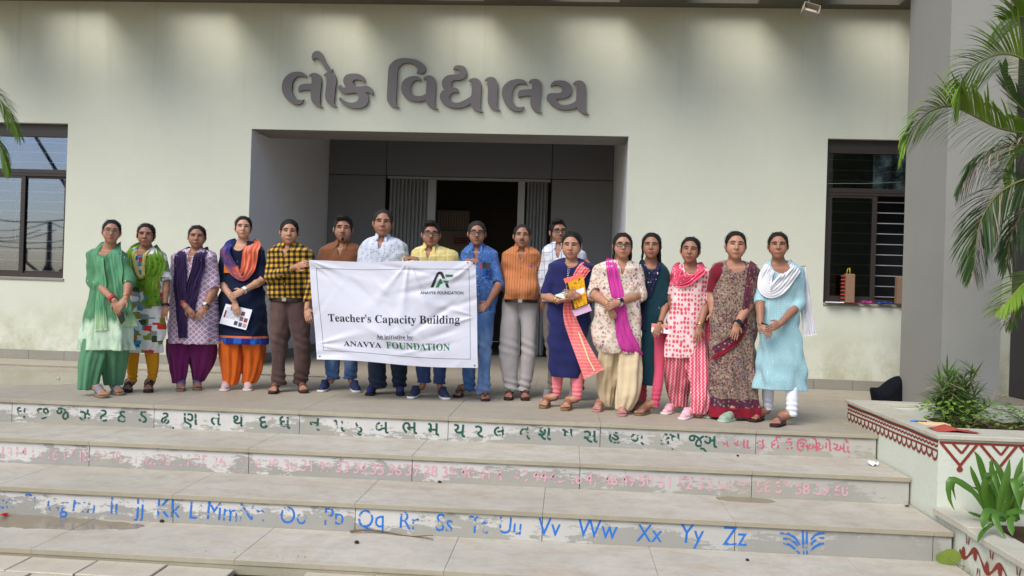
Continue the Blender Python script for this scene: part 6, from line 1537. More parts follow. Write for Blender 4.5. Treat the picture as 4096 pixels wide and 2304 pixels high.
PP[1] = person(dict(z='A', sex='f', tone=1, label='woman in green kurta with pale green tie dyed hem, glasses, at the left end', seed=1, head=(262, 72, 240), turn=(4, 0, 3), hair='wbun', glasses='clear', fat=1.05,
    torso=[(250, 205, 290), (285, 140, 325), (320, 105, 362), (400, 118, 372), (500, 135, 372), (620, 112, 382), (750, 85, 390), (900, 55, 394), (1010, 40, 392)], ratio=.66,
    arms=[A_((122, 325, 0), (135, 510, -.03), (285, 655, -.20), (325, 775, -.21), slv=.58, sr=(.072, .064), wear=[('bangle', .02, .033, .010, REDB), ('bangle', .035, .034, .006, REDB)]), A_((340, 330, .02), (392, 510, -.04), (368, 640, -.20), (318, 700, -.25), slv=.64, sr=(.068, .056), thumb=-1, wear=[('bangle', .02, .032, .004, GOLD)])],
    legs=[[(930, 90, 255), (1050, 78, 240), (1160, 76, 218), (1290, 78, 190)], [(930, 190, 372), (1050, 170, 350), (1160, 160, 320), (1280, 168, 285)]], legstyle='palazzo', legname='palazzo_trousers', legmat=solid('green_palazzo', sr(88, 138, 102)),
    feet=[((215, 1366), (100, 1325)), ((335, 1345), (210, 1305))], shoe=('sandal', plain('grey_glitter', sr(120, 122, 134), .5, .5, .3, 60), SOLE_B), top=cloth('green_kurta', p_green_kurta), topname='kurta', neckline='round', nf=6, fold=.016, arm=.95))
PP[2] = person(dict(z='A', sex='f', tone=2, label='young woman in multicoloured block print kurta, green printed scarf and yellow leggings', seed=2, head=(512, 98, 264), turn=(-3, 0, 0), hair='wbun',
    torso=[(258, 468, 556), (288, 400, 610), (325, 380, 648), (400, 388, 655), (520, 402, 645), (650, 400, 645), (750, 402, 640), (870, 392, 648), (965, 396, 625), (1030, 402, 605)],
    arms=[A_((402, 335, 0), (398, 520, .02), (405, 690, -.02), (408, 790, -.04), slv=.45, sr=(.060, .058)), A_((640, 335, 0), (662, 530, .01), (655, 695, -.06), (640, 800, -.09), slv=.46, sr=(.062, .060), thumb=-1, wear=[('bracelet', .01, .032, .010, BLKB)])],
    legs=[[(990, 368, 470), (1080, 370, 460), (1150, 380, 452), (1248, 392, 446)], [(990, 495, 600), (1080, 504, 594), (1150, 510, 586), (1248, 507, 562)]], legstyle='leggings', legname='leggings', legmat=solid('mustard_leggings', sr(208, 142, 24), .05),
    feet=[((372, 1326), (432, 1262)), ((530, 1326), (545, 1262))], shoe=('strap', plain('black_sandal', sr(36, 28, 28), .6), SOLE_D), top=cloth('block_print', p_blocks), topname='kurta', nf=5, fold=.010, arm=.85))
PP[3] = person(dict(z='B', sex='f', tone=2, label='woman in white and purple diamond print kurta with dark violet scarf hanging in front', seed=3, head=(272, 115, 284), turn=(0, 0, 0), hair='wbun', fat=1.10, neck=1.05,
    torso=[(282, 218, 328), (312, 140, 400), (350, 98, 418), (440, 105, 408), (550, 98, 412), (700, 76, 425), (850, 66, 432), (990, 66, 430)], ratio=.68, belly=.03,
    arms=[A_((120, 362, 0), (112, 585, -.02), (195, 722, -.19), (268, 812, -.215), slv=.52, sr=(.074, .070), wear=[('bangle', .05, .036, .008, REDB)]), A_((392, 362, 0), (402, 585, -.02), (338, 722, -.19), (272, 800, -.24), slv=.52, sr=(.072, .068), thumb=-1, wear=[('watch', .01, .035, .006, BLKB, (.014, .014), DIAL)])],
    legs=[[(960, 62, 240), (1060, 72, 225), (1170, 90, 215), (1285, 112, 190)], [(960, 215, 400), (1060, 210, 392), (1170, 208, 360), (1280, 222, 296)]], legstyle='salwar', legname='salwar', legmat=solid('plum_salwar', sr(104, 30, 86), .08),
    feet=[((152, 1350), (168, 1285)), ((278, 1342), (262, 1278))], shoe=('sandal', plain('blue_grey_bow', sr(86, 92, 120), .7, .3, .3, 50), SOLE_B), top=cloth('diamond_print', p_diamond), topname='kurta', neckline='vee', nf=5, fold=.010, arm=1.15))
PP[4] = person(dict(z='B', sex='f', tone=0, label='tall woman in navy kurta, orange salwar and blue to coral scarf', seed=4, head=(617, 47, 211), turn=(2, 0, 0), hair='wbun',
    torso=[(225, 570, 664), (262, 500, 735), (300, 458, 772), (400, 478, 755), (520, 490, 745), (620, 452, 775), (750, 437, 788), (900, 433, 790), (993, 433, 788)],
    arms=[A_((478, 310, 0), (448, 525, -.02), (555, 682, -.20), (572, 770, -.22), slv=.55, sr=(.060, .056), wear=[]), A_((752, 310, 0), (768, 520, -.03), (620, 600, -.22), (515, 650, -.26), slv=.55, sr=(.060, .055), thumb=1, wear=[('watch', .005, .032, .007, WHTB, (.017, .017), DIAL)])],
    legs=[[(960, 445, 612), (1060, 450, 608), (1180, 468, 602), (1250, 476, 590), (1298, 470, 574)], [(960, 600, 768), (1060, 606, 762), (1180, 602, 742), (1250, 596, 715), (1292, 588, 690)]], legstyle='salwar', legname='salwar', legmat=solid('orange_salwar', sr(216, 102, 32), .07),
    feet=[((470, 1348), (545, 1292)), ((652, 1346), (650, 1282))], shoe=('slipon', plain('pale_pink_knit', sr(196, 170, 168), .9, .1, .1, 60), SOLE_W), top=cloth('navy_kurta', p_navy_kurta), topname='kurta', nf=4, fold=.008))
PP[5] = person(dict(z='B', sex='m', tone=1, label='man in yellow and black checked shirt holding the left end of the banner', seed=5, head=(958, 72, 256), turn=(2, 0, 0), hair='mh', fat=1.06, collar=True, belt=True,
    torso=[(240, 905, 1020), (275, 838, 1095), (310, 802, 1135), (400, 800, 1138), (500, 802, 1122), (600, 800, 1108), (655, 812, 1098)], ratio=.64,
    arms=[A_((838, 330, 0), (815, 500, -.10), (1012, 422, -.34), (1108, 386, -.41), slv=.90, sr=(.066, .050), thumb=1, face=(0, -1, .3), curl=.5), A_((1112, 332, .0), (1128, 530, -.04), (1092, 730, -.31), (1108, 830, -.36), slv=.90, sr=(.064, .048), thumb=-1, curl=.9)],
    legs=[[(640, 822, 975), (760, 822, 985), (860, 820, 975), (1000, 826, 952), (1150, 836, 935), (1298, 838, 943)], [(640, 955, 1095), (760, 955, 1108), (860, 965, 1115), (1000, 984, 1110), (1150, 984, 1096), (1298, 968, 1062)]], legmat=jean('brown_jeans', sr(78, 60, 58), sr(112, 90, 86)), legname='jeans',
    feet=[((832, 1370), (915, 1306)), ((1072, 1364), (1000, 1300))], shoe=('strap', LEATH, SOLE_D), top=cloth('yellow_black_check', p_check), neckline='vee', fold=.006, footlen=.26))
PP[6] = person(dict(z='C', sex='m', tone=2, label='young man with goatee in plain brown shirt standing behind the left of the banner', seed=6, head=(238, 82, 266), turn=(0, 0, 0), hair='mq', collar=True, tache='thin', goatee=True,
    torso=[(262, 190, 290), (292, 115, 350), (325, 68, 362), (400, 58, 368), (600, 70, 360), (850, 90, 350)], ratio=.6,
    arms=[A_((92, 338, 0), (62, 560, .02), (85, 760, -.05), (100, 860, -.06), slv=.6, sr=(.062, .055)), A_((345, 338, 0), (372, 560, .02), (345, 760, -.05), (330, 860, -.06), slv=.6, sr=(.062, .055), thumb=-1)],
    legs=[[(830, 95, 220), (1000, 104, 214), (1130, 106, 210), (1265, 122, 206)], [(830, 212, 345), (1000, 225, 342), (1130, 240, 336), (1265, 235, 322)]], legmat=jean('washed_jeans', sr(58, 84, 124), sr(124, 150, 184), .9), legname='jeans',
    feet=[((78, 1356), (178, 1296)), ((345, 1360), (248, 1290))], shoe=('sneaker', plain('navy_trainer', sr(36, 44, 84), .7, .3, .2, 30), SOLE_W), top=solid('rust_brown_shirt', sr(122, 78, 52), .05), neckline='vee', footlen=.27))
PP[7] = person(dict(z='C', sex='m', tone=2, label='tall older man in white patterned shirt standing behind the middle of the banner', seed=7, head=(526, 32, 226), turn=(0, 0, 0), hair='mb', collar=True, fat=1.1,
    torso=[(222, 475, 585), (245, 420, 640), (285, 372, 695), (390, 350, 712), (600, 368, 700), (850, 400, 690)], ratio=.64,
    arms=[A_((392, 305, 0), (368, 520, .02), (390, 720, -.05), (410, 820, -.06), slv=.6, sr=(.066, .060)), A_((672, 305, 0), (698, 520, .02), (672, 720, -.05), (650, 820, -.06), slv=.6, sr=(.066, .060), thumb=-1)],
    legs=[[(830, 405, 565), (1000, 415, 556), (1150, 420, 550), (1325, 436, 552)], [(830, 550, 705), (1000, 565, 700), (1150, 575, 695), (1325, 588, 684)]], legmat=solid('dark_navy_trousers', sr(34, 46, 66), .06),
    feet=[((425, 1384), (505, 1325)), ((655, 1384), (640, 1318))], shoe=('sandal', LEATHD, SOLE_D), sock=plain('navy_sock', sr(44, 52, 110), .95), top=cloth('white_marked_shirt', p_marks), neckline='vee', footlen=.26))
PP[8] = person(dict(z='C', sex='m', tone=2, label='man with glasses in yellow plaid shirt gripping the top of the banner', seed=8, head=(874, 122, 302), turn=(2, 0, 0), hair='mq', glasses='black', tache='thin', fat=1.10, collar=True,
    torso=[(292, 820, 930), (314, 765, 1005), (348, 736, 1060), (400, 728, 1080), (600, 740, 1072), (850, 750, 1000)], ratio=.64,
    arms=[A_((772, 358, 0), (705, 545, -.06), (698, 390, -.33), (766, 380, -.40), slv=.60, sr=(.064, .058), thumb=1, face=(0, -.3, 1), curl=.9, wear=[('bangle', .01, .034, .004, GOLD)]), A_((1052, 358, 0), (1078, 560, .02), (1050, 740, -.05), (1040, 840, -.06), slv=.6, sr=(.064, .058), thumb=-1)],
    legs=[[(830, 745, 875), (1000, 755, 868), (1150, 760, 866), (1290, 776, 868)], [(830, 868, 998), (1000, 880, 992), (1150, 888, 986), (1300, 885, 974)]], legmat=jean('blue_jeans', sr(52, 70, 116), sr(82, 102, 150)), legname='jeans',
    feet=[((728, 1404), (845, 1338)), ((992, 1412), (888, 1345))], shoe=('sneaker', plain('dusty_navy_shoe', sr(58, 62, 88), .8, .2, .25, 25), SOLE_W), top=cloth('yellow_plaid', p_plaid(sr(206, 186, 112), sr(216, 208, 172), sr(176, 164, 112), .085)), neckline='vee', footlen=.28))
PP[9] = person(dict(z='D', sex='m', tone=2, label='man with glasses in blue floral shirt holding the right end of the banner', seed=9, head=(505, 116, 286), turn=(2, 0, 0), hair='mhg', glasses='black', tache='thin', collar=True, fat=.97,
    torso=[(278, 462, 560), (305, 425, 612), (340, 396, 650), (450, 398, 648), (600, 412, 645), (700, 440, 640), (765, 455, 632)], ratio=.56,
    arms=[A_((420, 345, 0), (398, 520, -.10), (442, 396, -.38), (498, 384, -.47), slv=.62, sr=(.058, .052), thumb=1, curl=.9, face=(0, -.3, 1)), A_((638, 345, 0), (662, 570, -.05), (590, 690, -.30), (508, 752, -.46), slv=.50, sr=(.058, .058), thumb=1, curl=.7, face=(.1, -1, .4))],
    legs=[[(750, 398, 525), (900, 398, 510), (1050, 395, 498), (1180, 398, 488), (1325, 412, 482)], [(750, 508, 630), (900, 512, 622), (1050, 518, 614), (1180, 520, 606), (1332, 515, 600)]], legmat=jean('faded_jeans', sr(78, 118, 176), sr(150, 176, 212), .9), legname='jeans',
    feet=[((362, 1364), (455, 1308)), ((568, 1390), (562, 1318))], shoe=('flipflop', plain('dark_thong', sr(48, 36, 34), .6), SOLE_D), top=cloth('blue_floral', p_floral(sr(66, 102, 162), [sr(96, 130, 178), sr(54, 84, 140), sr(84, 122, 176), sr(50, 76, 128)], 52, .40)), neckline='vee', footlen=.26))
PP[10] = person(dict(z='D', sex='m', tone=2, label='man with moustache in orange striped shirt and grey trousers, hands behind his back', seed=10, head=(826, 135, 302), turn=(0, 0, 0), hair='mb', tache='thick', collar=True, belt=True, fat=1.08, belly=.10, btn=plain('dark_button', (.05, .02, .01), .4),
    torso=[(288, 775, 885), (312, 738, 935), (348, 695, 958), (430, 700, 950), (520, 702, 946), (600, 706, 952), (668, 702, 942)], ratio=.66,
    arms=[A_((708, 362, 0), (690, 530, .06), (735, 665, .14), (790, 700, .17), slv=.62, sr=(.062, .056), face=(0, 1, 0)), A_((942, 362, 0), (955, 530, .06), (915, 665, .14), (860, 700, .17), slv=.62, sr=(.062, .056), face=(0, 1, 0))],
    legs=[[(655, 692, 822), (760, 684, 818), (860, 672, 812), (1040, 666, 802), (1200, 684, 796), (1318, 704, 802)], [(655, 808, 946), (760, 812, 944), (860, 816, 936), (1040, 822, 924), (1200, 812, 904), (1318, 794, 882)]], legmat=solid('pale_grey_trousers', sr(178, 172, 172), .05),
    feet=[((728, 1384), (762, 1316)), ((850, 1386), (836, 1316))], shoe=('strap', plain('oxblood_sandal', sr(66, 36, 38), .6), SOLE_D), top=cloth('orange_striped', p_stripe(sr(188, 118, 74), sr(104, 58, 36), .026, .15)), neckline='vee', footlen=.26))
PP[11] = person(dict(z='E', sex='m', tone=2, label='man with glasses in white checked shirt standing behind the woman in blue', seed=11, head=(296, 34, 196), turn=(14, 0, -5), hair='mq', glasses='black', tache='thin', collar=True, hdy=.0,
    torso=[(192, 255, 345), (225, 205, 440), (265, 180, 488), (400, 168, 492), (500, 180, 488), (600, 190, 480)], ratio=.58,
    arms=[A_((208, 282, 0), (175, 430, .0), (190, 560, -.03), (200, 650, -.04), slv=.95, sr=(.060, .052)), A_((460, 282, 0), (480, 430, .0), (478, 560, -.03), (470, 650, -.04), slv=.95, sr=(.060, .052), thumb=-1)],
    legs=[[(580, 188, 340), (800, 198, 318), (1000, 218, 305), (1215, 232, 292)], [(580, 330, 482), (800, 345, 478), (1000, 370, 480), (1215, 385, 478)]], legmat=solid('taupe_trousers', sr(108, 98, 92), .06),
    feet=[((208, 1292), (262, 1228)), ((378, 1296), (455, 1240))], shoe=('sneaker', plain('grey_trainer', sr(120, 120, 122), .7, .3, .2, 30), SOLE_W), top=cloth('white_check', p_plaid(sr(208, 212, 222), sr(120, 124, 132), sr(170, 174, 184), .085)), neckline='vee', footlen=.27))
PP[12] = person(dict(z='E', sex='f', tone=1, label='young woman in royal blue kurta holding a phone and patterned notebook, pink stole on shoulder', seed=12, head=(388, 118, 300), turn=(-8, 6, 0), hair='wknot', fat=1.08,
    torso=[(292, 345, 438), (318, 280, 500), (350, 236, 535), (430, 240, 532), (520, 242, 528), (640, 222, 525), (800, 220, 506), (1000, 234, 482), (1118, 250, 470)], ratio=.62,
    arms=[A_((250, 360, 0), (208, 560, -.04), (300, 592, -.20), (385, 585, -.26), slv=.52, sr=(.062, .060), thumb=1, curl=.2, face=(0, -.3, -1), wear=[('bangle', .02, .032, .007, GOLD)]), A_((520, 365, 0), (532, 575, -.04), (432, 560, -.22), (375, 545, -.25), slv=.52, sr=(.062, .058), thumb=1, curl=.7, wear=[('thread', .0, .030, .003, plain('orange_thread', sr(220, 110, 30), .6))])],
    legs=[[(1085, 252, 342), (1170, 256, 328), (1255, 262, 316)], [(1085, 382, 476), (1180, 390, 468), (1268, 400, 456)]], legstyle='leggings', legname='leggings', legmat=solid('pink_leggings', sr(232, 128, 136), .05),
    feet=[((190, 1338), (290, 1284)), ((340, 1354), (428, 1302))], shoe=('strap', plain('tan_strap', sr(122, 84, 64), .6), SOLE_B), top=solid('royal_blue_kurta', sr(34, 37, 84), .07), topname='kurta', neckline='round', nf=4, fold=.010))
PP[13] = person(dict(z='F', sex='f', tone=1, label='woman with glasses in cream floral kurta and beige salwar with magenta scarf over one shoulder', seed=13, head=(306, 58, 241), turn=(4, 0, 0), hair='wside', glasses='black', fat=1.12, neck=1.1, belly=.04,
    torso=[(248, 255, 355), (275, 155, 415), (312, 104, 440), (400, 128, 428), (500, 138, 428), (600, 106, 440), (750, 94, 446), (850, 100, 442), (925, 140, 438)], ratio=.68,
    arms=[A_((122, 322, 0), (98, 500, -.02), (205, 575, -.20), (255, 690, -.22), slv=.50, sr=(.076, .066), thumb=1, wear=[('bangle', .0, .034, .004, GOLD)]), A_((425, 322, 0), (432, 505, -.03), (285, 560, -.22), (180, 600, -.27), slv=.50, sr=(.076, .068), thumb=1, wear=[('watch', .0, .034, .008, WHTB, (.019, .019), SCR)])],
    legs=[[(900, 138, 285), (1000, 130, 280), (1120, 132, 274), (1240, 138, 262), (1335, 178, 240)], [(900, 262, 442), (1000, 266, 444), (1120, 262, 440), (1240, 256, 420), (1330, 258, 368)]], legstyle='salwar', legname='salwar', legmat=solid('beige_salwar', sr(204, 184, 150), .06),
    feet=[((118, 1356), (182, 1302)), ((302, 1388), (312, 1316))], shoe=('flipflop', plain('dusty_pink_thong', sr(178, 122, 134), .7), plain('dusty_pink_sole', sr(170, 116, 128), .7)), top=cloth('cream_floral', p_floral(sr(214, 202, 184), [sr(196, 140, 150), sr(170, 160, 140), sr(206, 150, 140), sr(150, 100, 130)], 40, .40)), topname='kurta', neckline='vee', nf=5, fold=.010, arm=1.15))
PP[14] = person(dict(z='F', sex='f', tone=2, label='slim young woman in dark teal kurta with pink leggings and navy floral scarf', seed=14, head=(515, 58, 242), turn=(-4, 0, 0), hair='wside', fat=.98,
    torso=[(248, 472, 558), (275, 440, 605), (315, 436, 640), (400, 442, 640), (500, 444, 622), (640, 442, 612), (820, 440, 585), (1000, 440, 560), (1160, 438, 552)], ratio=.62,
    arms=[A_((480, 330, .02), (482, 520, .06), (500, 680, .08), (505, 760, .08), slv=.6, sr=(.052, .048)), A_((622, 335, 0), (632, 560, .01), (578, 715, -.14), (545, 800, -.20), slv=.56, sr=(.058, .050), thumb=-1, curl=.8, wear=[('bangle', .01, .030, .006, plain('bronze_bangle', sr(120, 80, 66), .4, metal=.8))])],
    legs=[[(1080, 430, 492), (1180, 430, 492), (1285, 428, 492)], [(780, 500, 642), (900, 525, 632), (1050, 532, 606), (1180, 516, 588), (1310, 500, 562)]], legstyle='leggings', legname='leggings', legmat=solid('rose_leggings', sr(198, 76, 104), .06),
    feet=[((392, 1356), (455, 1300)), ((415, 1382), (565, 1345))], shoe=('flipflop', plain('taupe_thong', sr(110, 98, 84), .7), SOLE_B), top=cloth('teal_kurta', lambda t: t.mix(t.math('LESS_THAN', t.voro(11, .8), .05), sr(20, 56, 66), sr(190, 196, 190))), topname='kurta', neckline='round', nf=3, fold=.006, arm=.85))
PP[15] = person(dict(z='F', sex='f', tone=2, label='woman in pink and white paisley kurta with striped pink baggy trousers and pink scarf', seed=15, head=(796, 88, 275), turn=(-6, 0, 4), hair='wpony',
    torso=[(280, 745, 850), (308, 688, 925), (345, 668, 955), (450, 664, 930), (560, 656, 902), (700, 640, 893), (850, 628, 882), (960, 625, 866)], ratio=.64,
    arms=[A_((692, 350, .02), (668, 520, .08), (668, 650, .10), (672, 720, .10), slv=.5, sr=(.056, .052)), A_((928, 350, 0), (918, 560, .0), (866, 735, -.12), (845, 860, -.155), slv=.46, sr=(.064, .060), thumb=-1, curl=.2, spread=.3, wear=[('bangle', .01, .031, .004, SILV), ('bangle', .022, .031, .004, GOLD)])],
    legs=[[(930, 628, 790), (1040, 628, 800), (1150, 638, 808), (1250, 655, 802), (1335, 688, 790)], [(700, 790, 900), (820, 780, 915), (930, 765, 932), (1040, 775, 938), (1150, 790, 938), (1260, 788, 930), (1350, 785, 895), (1378, 800, 868)]], legstyle='salwar', legname='patiala_trousers', legmat=cloth('pink_striped', p_pinkstripe),
    feet=[((608, 1374), (740, 1330)), ((735, 1412), (852, 1372))], shoe=('slipon', plain('light_pink_knit', sr(222, 170, 178), .9, .1, .15, 60), SOLE_W), top=cloth('pink_paisley', p_paisley), topname='kurta', neckline='round', nf=4, fold=.008))
PP[16] = person(dict(z='G', sex='f', tone=1, label='woman in brown floral saree with maroon blouse and green clogs', seed=16, head=(277, 45, 236), turn=(4, 0, 2), hair='wpony', fat=1.12, neck=1.08, belly=.03,
    torso=[(240, 222, 325), (265, 140, 400), (300, 116, 438), (400, 128, 436), (500, 120, 425), (620, 104, 424), (750, 104, 420), (900, 96, 420), (1050, 92, 426), (1200, 82, 434), (1318, 76, 438)], ratio=.66,
    arms=[A_((140, 320, .0), (122, 490, .03), (122, 600, -.02), (130, 690, -.04), slv=.33, sr=(.070, .062)), A_((408, 325, 0), (404, 500, -.03), (292, 680, -.20), (262, 800, -.225), slv=.36, sr=(.078, .072), thumb=-1, curl=.2, spread=.2, wear=[('watch', .0, .036, .010, BLKB, (.019, .019), SCR)])],
    legs=[[(1250, 110, 200), (1320, 120, 190)], [(1250, 200, 300), (1325, 220, 300)]], legstyle='leggings', legname='petticoat', legmat=solid('maroon_petticoat', sr(120, 22, 40)),
    feet=[((78, 1334), (165, 1296)), ((178, 1362), (312, 1338))], shoe=('clog', plain('sage_clog', sr(140, 160, 140), .6, .3, .1), plain('pale_sage_sole', sr(176, 186, 170), .7)), top=cloth('saree_print', p_saree), topname='saree', neckline='wide', nf=5, fold=.012, pleat=True, arm=1.2))
PP[17] = person(dict(z='G', sex='f', tone=2, label='woman in pale blue lace kurta with white scarf and white leggings at the right end', seed=17, head=(570, 50, 232), turn=(0, 0, 0), hair='wbun',
    torso=[(240, 530, 632), (268, 478, 700), (302, 458, 742), (400, 456, 738), (500, 456, 702), (620, 455, 718), (800, 440, 732), (1000, 424, 756), (1135, 415, 760)], ratio=.62,
    arms=[A_((482, 325, 0), (448, 510, -.02), (452, 680, -.17), (505, 745, -.22), slv=.55, sr=(.056, .050), thumb=1), A_((725, 325, 0), (722, 540, -.01), (590, 678, -.18), (480, 735, -.25), slv=.60, sr=(.066, .056), thumb=1)],
    legs=[[(1110, 480, 566), (1200, 488, 566), (1290, 497, 566)], [(1110, 608, 696), (1200, 612, 692), (1310, 604, 680)]], legstyle='leggings', legname='leggings', legmat=solid('white_leggings', sr(222, 224, 236), .03),
    feet=[((392, 1362), (560, 1318)), ((540, 1396), (678, 1358))], shoe=('slipper', plain('striped_brown_strap', sr(96, 64, 66), .6, .3, .35, 90), SOLE_D), top=cloth('pale_blue_lace', p_lace), topname='kurta', neckline='wide', nf=4, fold=.010))

# ---------------- scarves, drapes and small worn things
def DR(i, name, mt, path, **k):
    p = PP[i]; P = []
    for q in path:
        w = p['W'](q[0], q[1]); P.append((w[0], w[2], q[2]) + ((q[3],) if len(q) > 3 else ()))
    return drape(p['fy'], P, p['o'], mt, name, **k)
def ombre(name, ca, cb, z0, z1, axis=2):
    return cloth(name, lambda t: t.mix(t.step(t.math('ADD', t.sep()[axis], t.math('MULTIPLY', t.math('SUBTRACT', t.noise(8, 3), .5), .10)), z0, z1), ca, cb), .85, .15, .5, 40)
S1 = cloth('pale_green_scarf', lambda t: t.mix(t.step(t.sep()[2], .78, .66), sr(104, 164, 122), sr(176, 206, 164)), .85, .15, .5, 50)
DR(1, 'scarf', S1, [(205, 232, .045, .06), (200, 262, .055), (205, 330, .060), (228, 450, .055), (240, 560, .050), (238, 700, .045), (250, 868, .058)], folds=6, famp=.007, seed=1)
DR(1, 'scarf', S1, [(285, 240, .035, .06), (305, 275, .040), (322, 340, .048), (345, 460, .050), (360, 590, .045), (380, 720, .05), (405, 848, .05)], folds=6, famp=.006, seed=2)
S2 = cloth('green_print_scarf', lambda t: p_floral(sr(98, 140, 34), [sr(60, 96, 24), sr(150, 110, 60), sr(110, 150, 40)], 34, .33)(t), .85, .15, .5, 40)
S2b = solid('cream_striped_border', sr(206, 196, 120), .2)
DR(2, 'scarf', S2, [(465, 245, .03, .05), (430, 285, .055), (412, 360, .065), (425, 450, .070), (470, 520, .050), (520, 532, .045), (590, 490, .070), (625, 400, .075), (600, 320, .060), (560, 262, .035, .04)], folds=5, famp=.009, seed=3, off=.014)
DR(2, 'scarf_border', S2b, [(468, 262, .010, .02), (470, 300, .016), (488, 400, .016), (515, 480, .016), (545, 500, .014), (548, 400, .016), (562, 300, .014), (560, 262, .010, .02)], folds=2, famp=.004, seed=4, off=.028)
DR(2, 'scarf', S2, [(600, 480, .05), (598, 560, .058), (600, 620, .056), (600, 690, .045)], folds=5, famp=.008, seed=5, off=.020)
S3 = cloth('violet_scarf', lambda t: t.mix(t.math('LESS_THAN', t.voro(13, .7), .055), sr(46, 30, 68), sr(150, 140, 160)), .85, .15, .55, 46)
DR(3, 'scarf', S3, [(215, 275, .025, .05), (198, 318, .060), (202, 420, .070), (208, 540, .070), (215, 680, .065), (222, 800, .055), (228, 945, .040)], folds=6, famp=.009, seed=6, off=.010)
DR(3, 'scarf', S3, [(325, 275, .025, .05), (340, 318, .052), (338, 420, .058), (315, 540, .058), (285, 680, .055), (262, 780, .045)], folds=6, famp=.009, seed=7, off=.014)
S4a = cloth('blue_scarf', lambda t: t.mix(t.step(t.noise(3, 4), .5, .68), sr(40, 54, 124), sr(184, 100, 92)), .85, .15, .55, 46); S4b = ombre('coral_scarf', sr(70, 60, 120), sr(236, 128, 98), .98, 1.16)
DR(4, 'scarf', S4a, [(560, 225, .03, .05), (525, 255, .055), (525, 330, .060), (548, 400, .06), (590, 455, .05), (640, 500, .045)], folds=6, famp=.010, seed=8, off=.010)
DR(4, 'scarf', S4b, [(680, 228, .03, .05), (712, 255, .060), (705, 340, .068), (690, 430, .066), (655, 505, .045), (615, 485, .035), (600, 420, .03)], folds=6, famp=.010, seed=9, off=.014)
MBX = MB(); w0, w1 = PP[4]['W'](507, 390), PP[4]['W'](560, 470); y_ = PP[4]['fy']((w0[0] + w1[0]) / 2, (w0[2] + w1[2]) / 2) - .004
MBX.box(w0[0], w1[0], y_, y_ + .02, w1[2], w0[2]); MBX.build('yoke_patch', solid('orange_yoke', sr(216, 120, 40)), PP[4]['o'])
S12 = cloth('salmon_stole', lambda t: t.mix(stripes(t, t.math('ADD', t.sep()[2], t.math('MULTIPLY', t.noise(6, 2), .02)), .030, .22), sr(232, 116, 118), sr(238, 160, 150)), .85, .15, .5, 60)
DR(12, 'stole', S12, [(520, 330, .05, .05), (492, 345, .055), (452, 400, .055), (420, 470, .050), (388, 560, .045), (365, 640, .050), (385, 740, .060), (430, 850, .068), (480, 960, .078, -.19), (540, 1085, .098, -.19)], folds=5, famp=.008, seed=10, off=.012)
DR(12, 'stole_edge', solid('cream_pompom', sr(232, 214, 170), .2), [(436, 800, .006, -.20), (470, 890, .007, -.21), (505, 985, .007, -.215), (545, 1060, .007, -.215)], folds=9, famp=.003, seed=11, off=.02, nw=4)
tr_ = MB(); fyp = PP[12]['fy']
for q in range(14):
    w = PP[12]['W'](368 - q * .9, 355 + q * 13); tr_.ball((w[0], fyp(w[0], w[2]) - .004, w[2]), .0045, 6, 4)
    w2 = PP[12]['W'](382 - q * 2.2, 355 + q * 11); tr_.ball((w2[0], fyp(w2[0], w2[2]) - .004, w2[2]), .0035, 6, 4)
tag(tr_.build('bead_trim', plain('bead_white', (.7, .66, .6), .4), PP[12]['o']), kind='stuff')
S13 = solid('magenta_scarf', sr(196, 62, 150), .08, bump=.5, bs=50)
DR(13, 'scarf', S13, [(225, 240, .04, .04), (220, 265, .045), (228, 340, .050), (252, 450, .058), (280, 580, .052), (290, 680, .058), (315, 800, .075), (360, 890, .085), (400, 965, .085)], folds=5, famp=.008, seed=12, off=.012)
S14 = cloth('navy_floral_scarf', p_floral(sr(28, 32, 62), [sr(196, 190, 200), sr(60, 60, 100), sr(40, 40, 70)], 34, .26), .85, .15, .4, 40)
DR(14, 'scarf', S14, [(470, 255, .03, .05), (450, 280, .035), (448, 360, .034), (450, 500, .032), (452, 640, .030), (455, 760, .028)], folds=4, famp=.006, seed=13, off=.010)
DR(14, 'scarf', S14, [(560, 245, .03, .05), (552, 280, .036), (525, 350, .040), (505, 430, .036), (490, 520, .03)], folds=4, famp=.006, seed=14, off=.012)
S15 = cloth('pink_print_scarf', p_floral(sr(226, 82, 112), [sr(240, 190, 196), sr(214, 70, 100), sr(238, 150, 164)], 46, .30), .85, .15, .5, 44)
DR(15, 'scarf', S15, [(905, 290, .035, .05), (880, 305, .050), (820, 345, .060), (760, 395, .060), (700, 420, .045), (682, 370, .045), (705, 310, .045), (738, 285, .03, .05)], folds=6, famp=.009, seed=15, off=.014)
DR(15, 'scarf', S15, [(945, 330, .03, .02), (948, 480, .03, .04), (935, 640, .035, .03), (925, 800, .040, .0), (935, 890, .045)], folds=5, famp=.008, seed=16)
S17 = cloth('white_scarf', lambda t: t.mix(t.noise(5, 3), sr(206, 206, 212), sr(228, 228, 232)), .85, .15, .55, 46)
DR(17, 'scarf', S17, [(700, 262, .05, .06), (680, 285, .055), (635, 330, .060), (590, 390, .066), (540, 445, .065), (490, 470, .055), (462, 430, .055), (475, 350, .050), (505, 290, .045), (528, 255, .03, .05)], folds=6, famp=.010, seed=17, off=.014)
DR(17, 'scarf', S17, [(735, 285, .04, .03), (752, 380, .035, .03), (765, 500, .040, .03), (780, 640, .05, .03), (800, 765, .055, .03)], folds=5, famp=.010, seed=18)
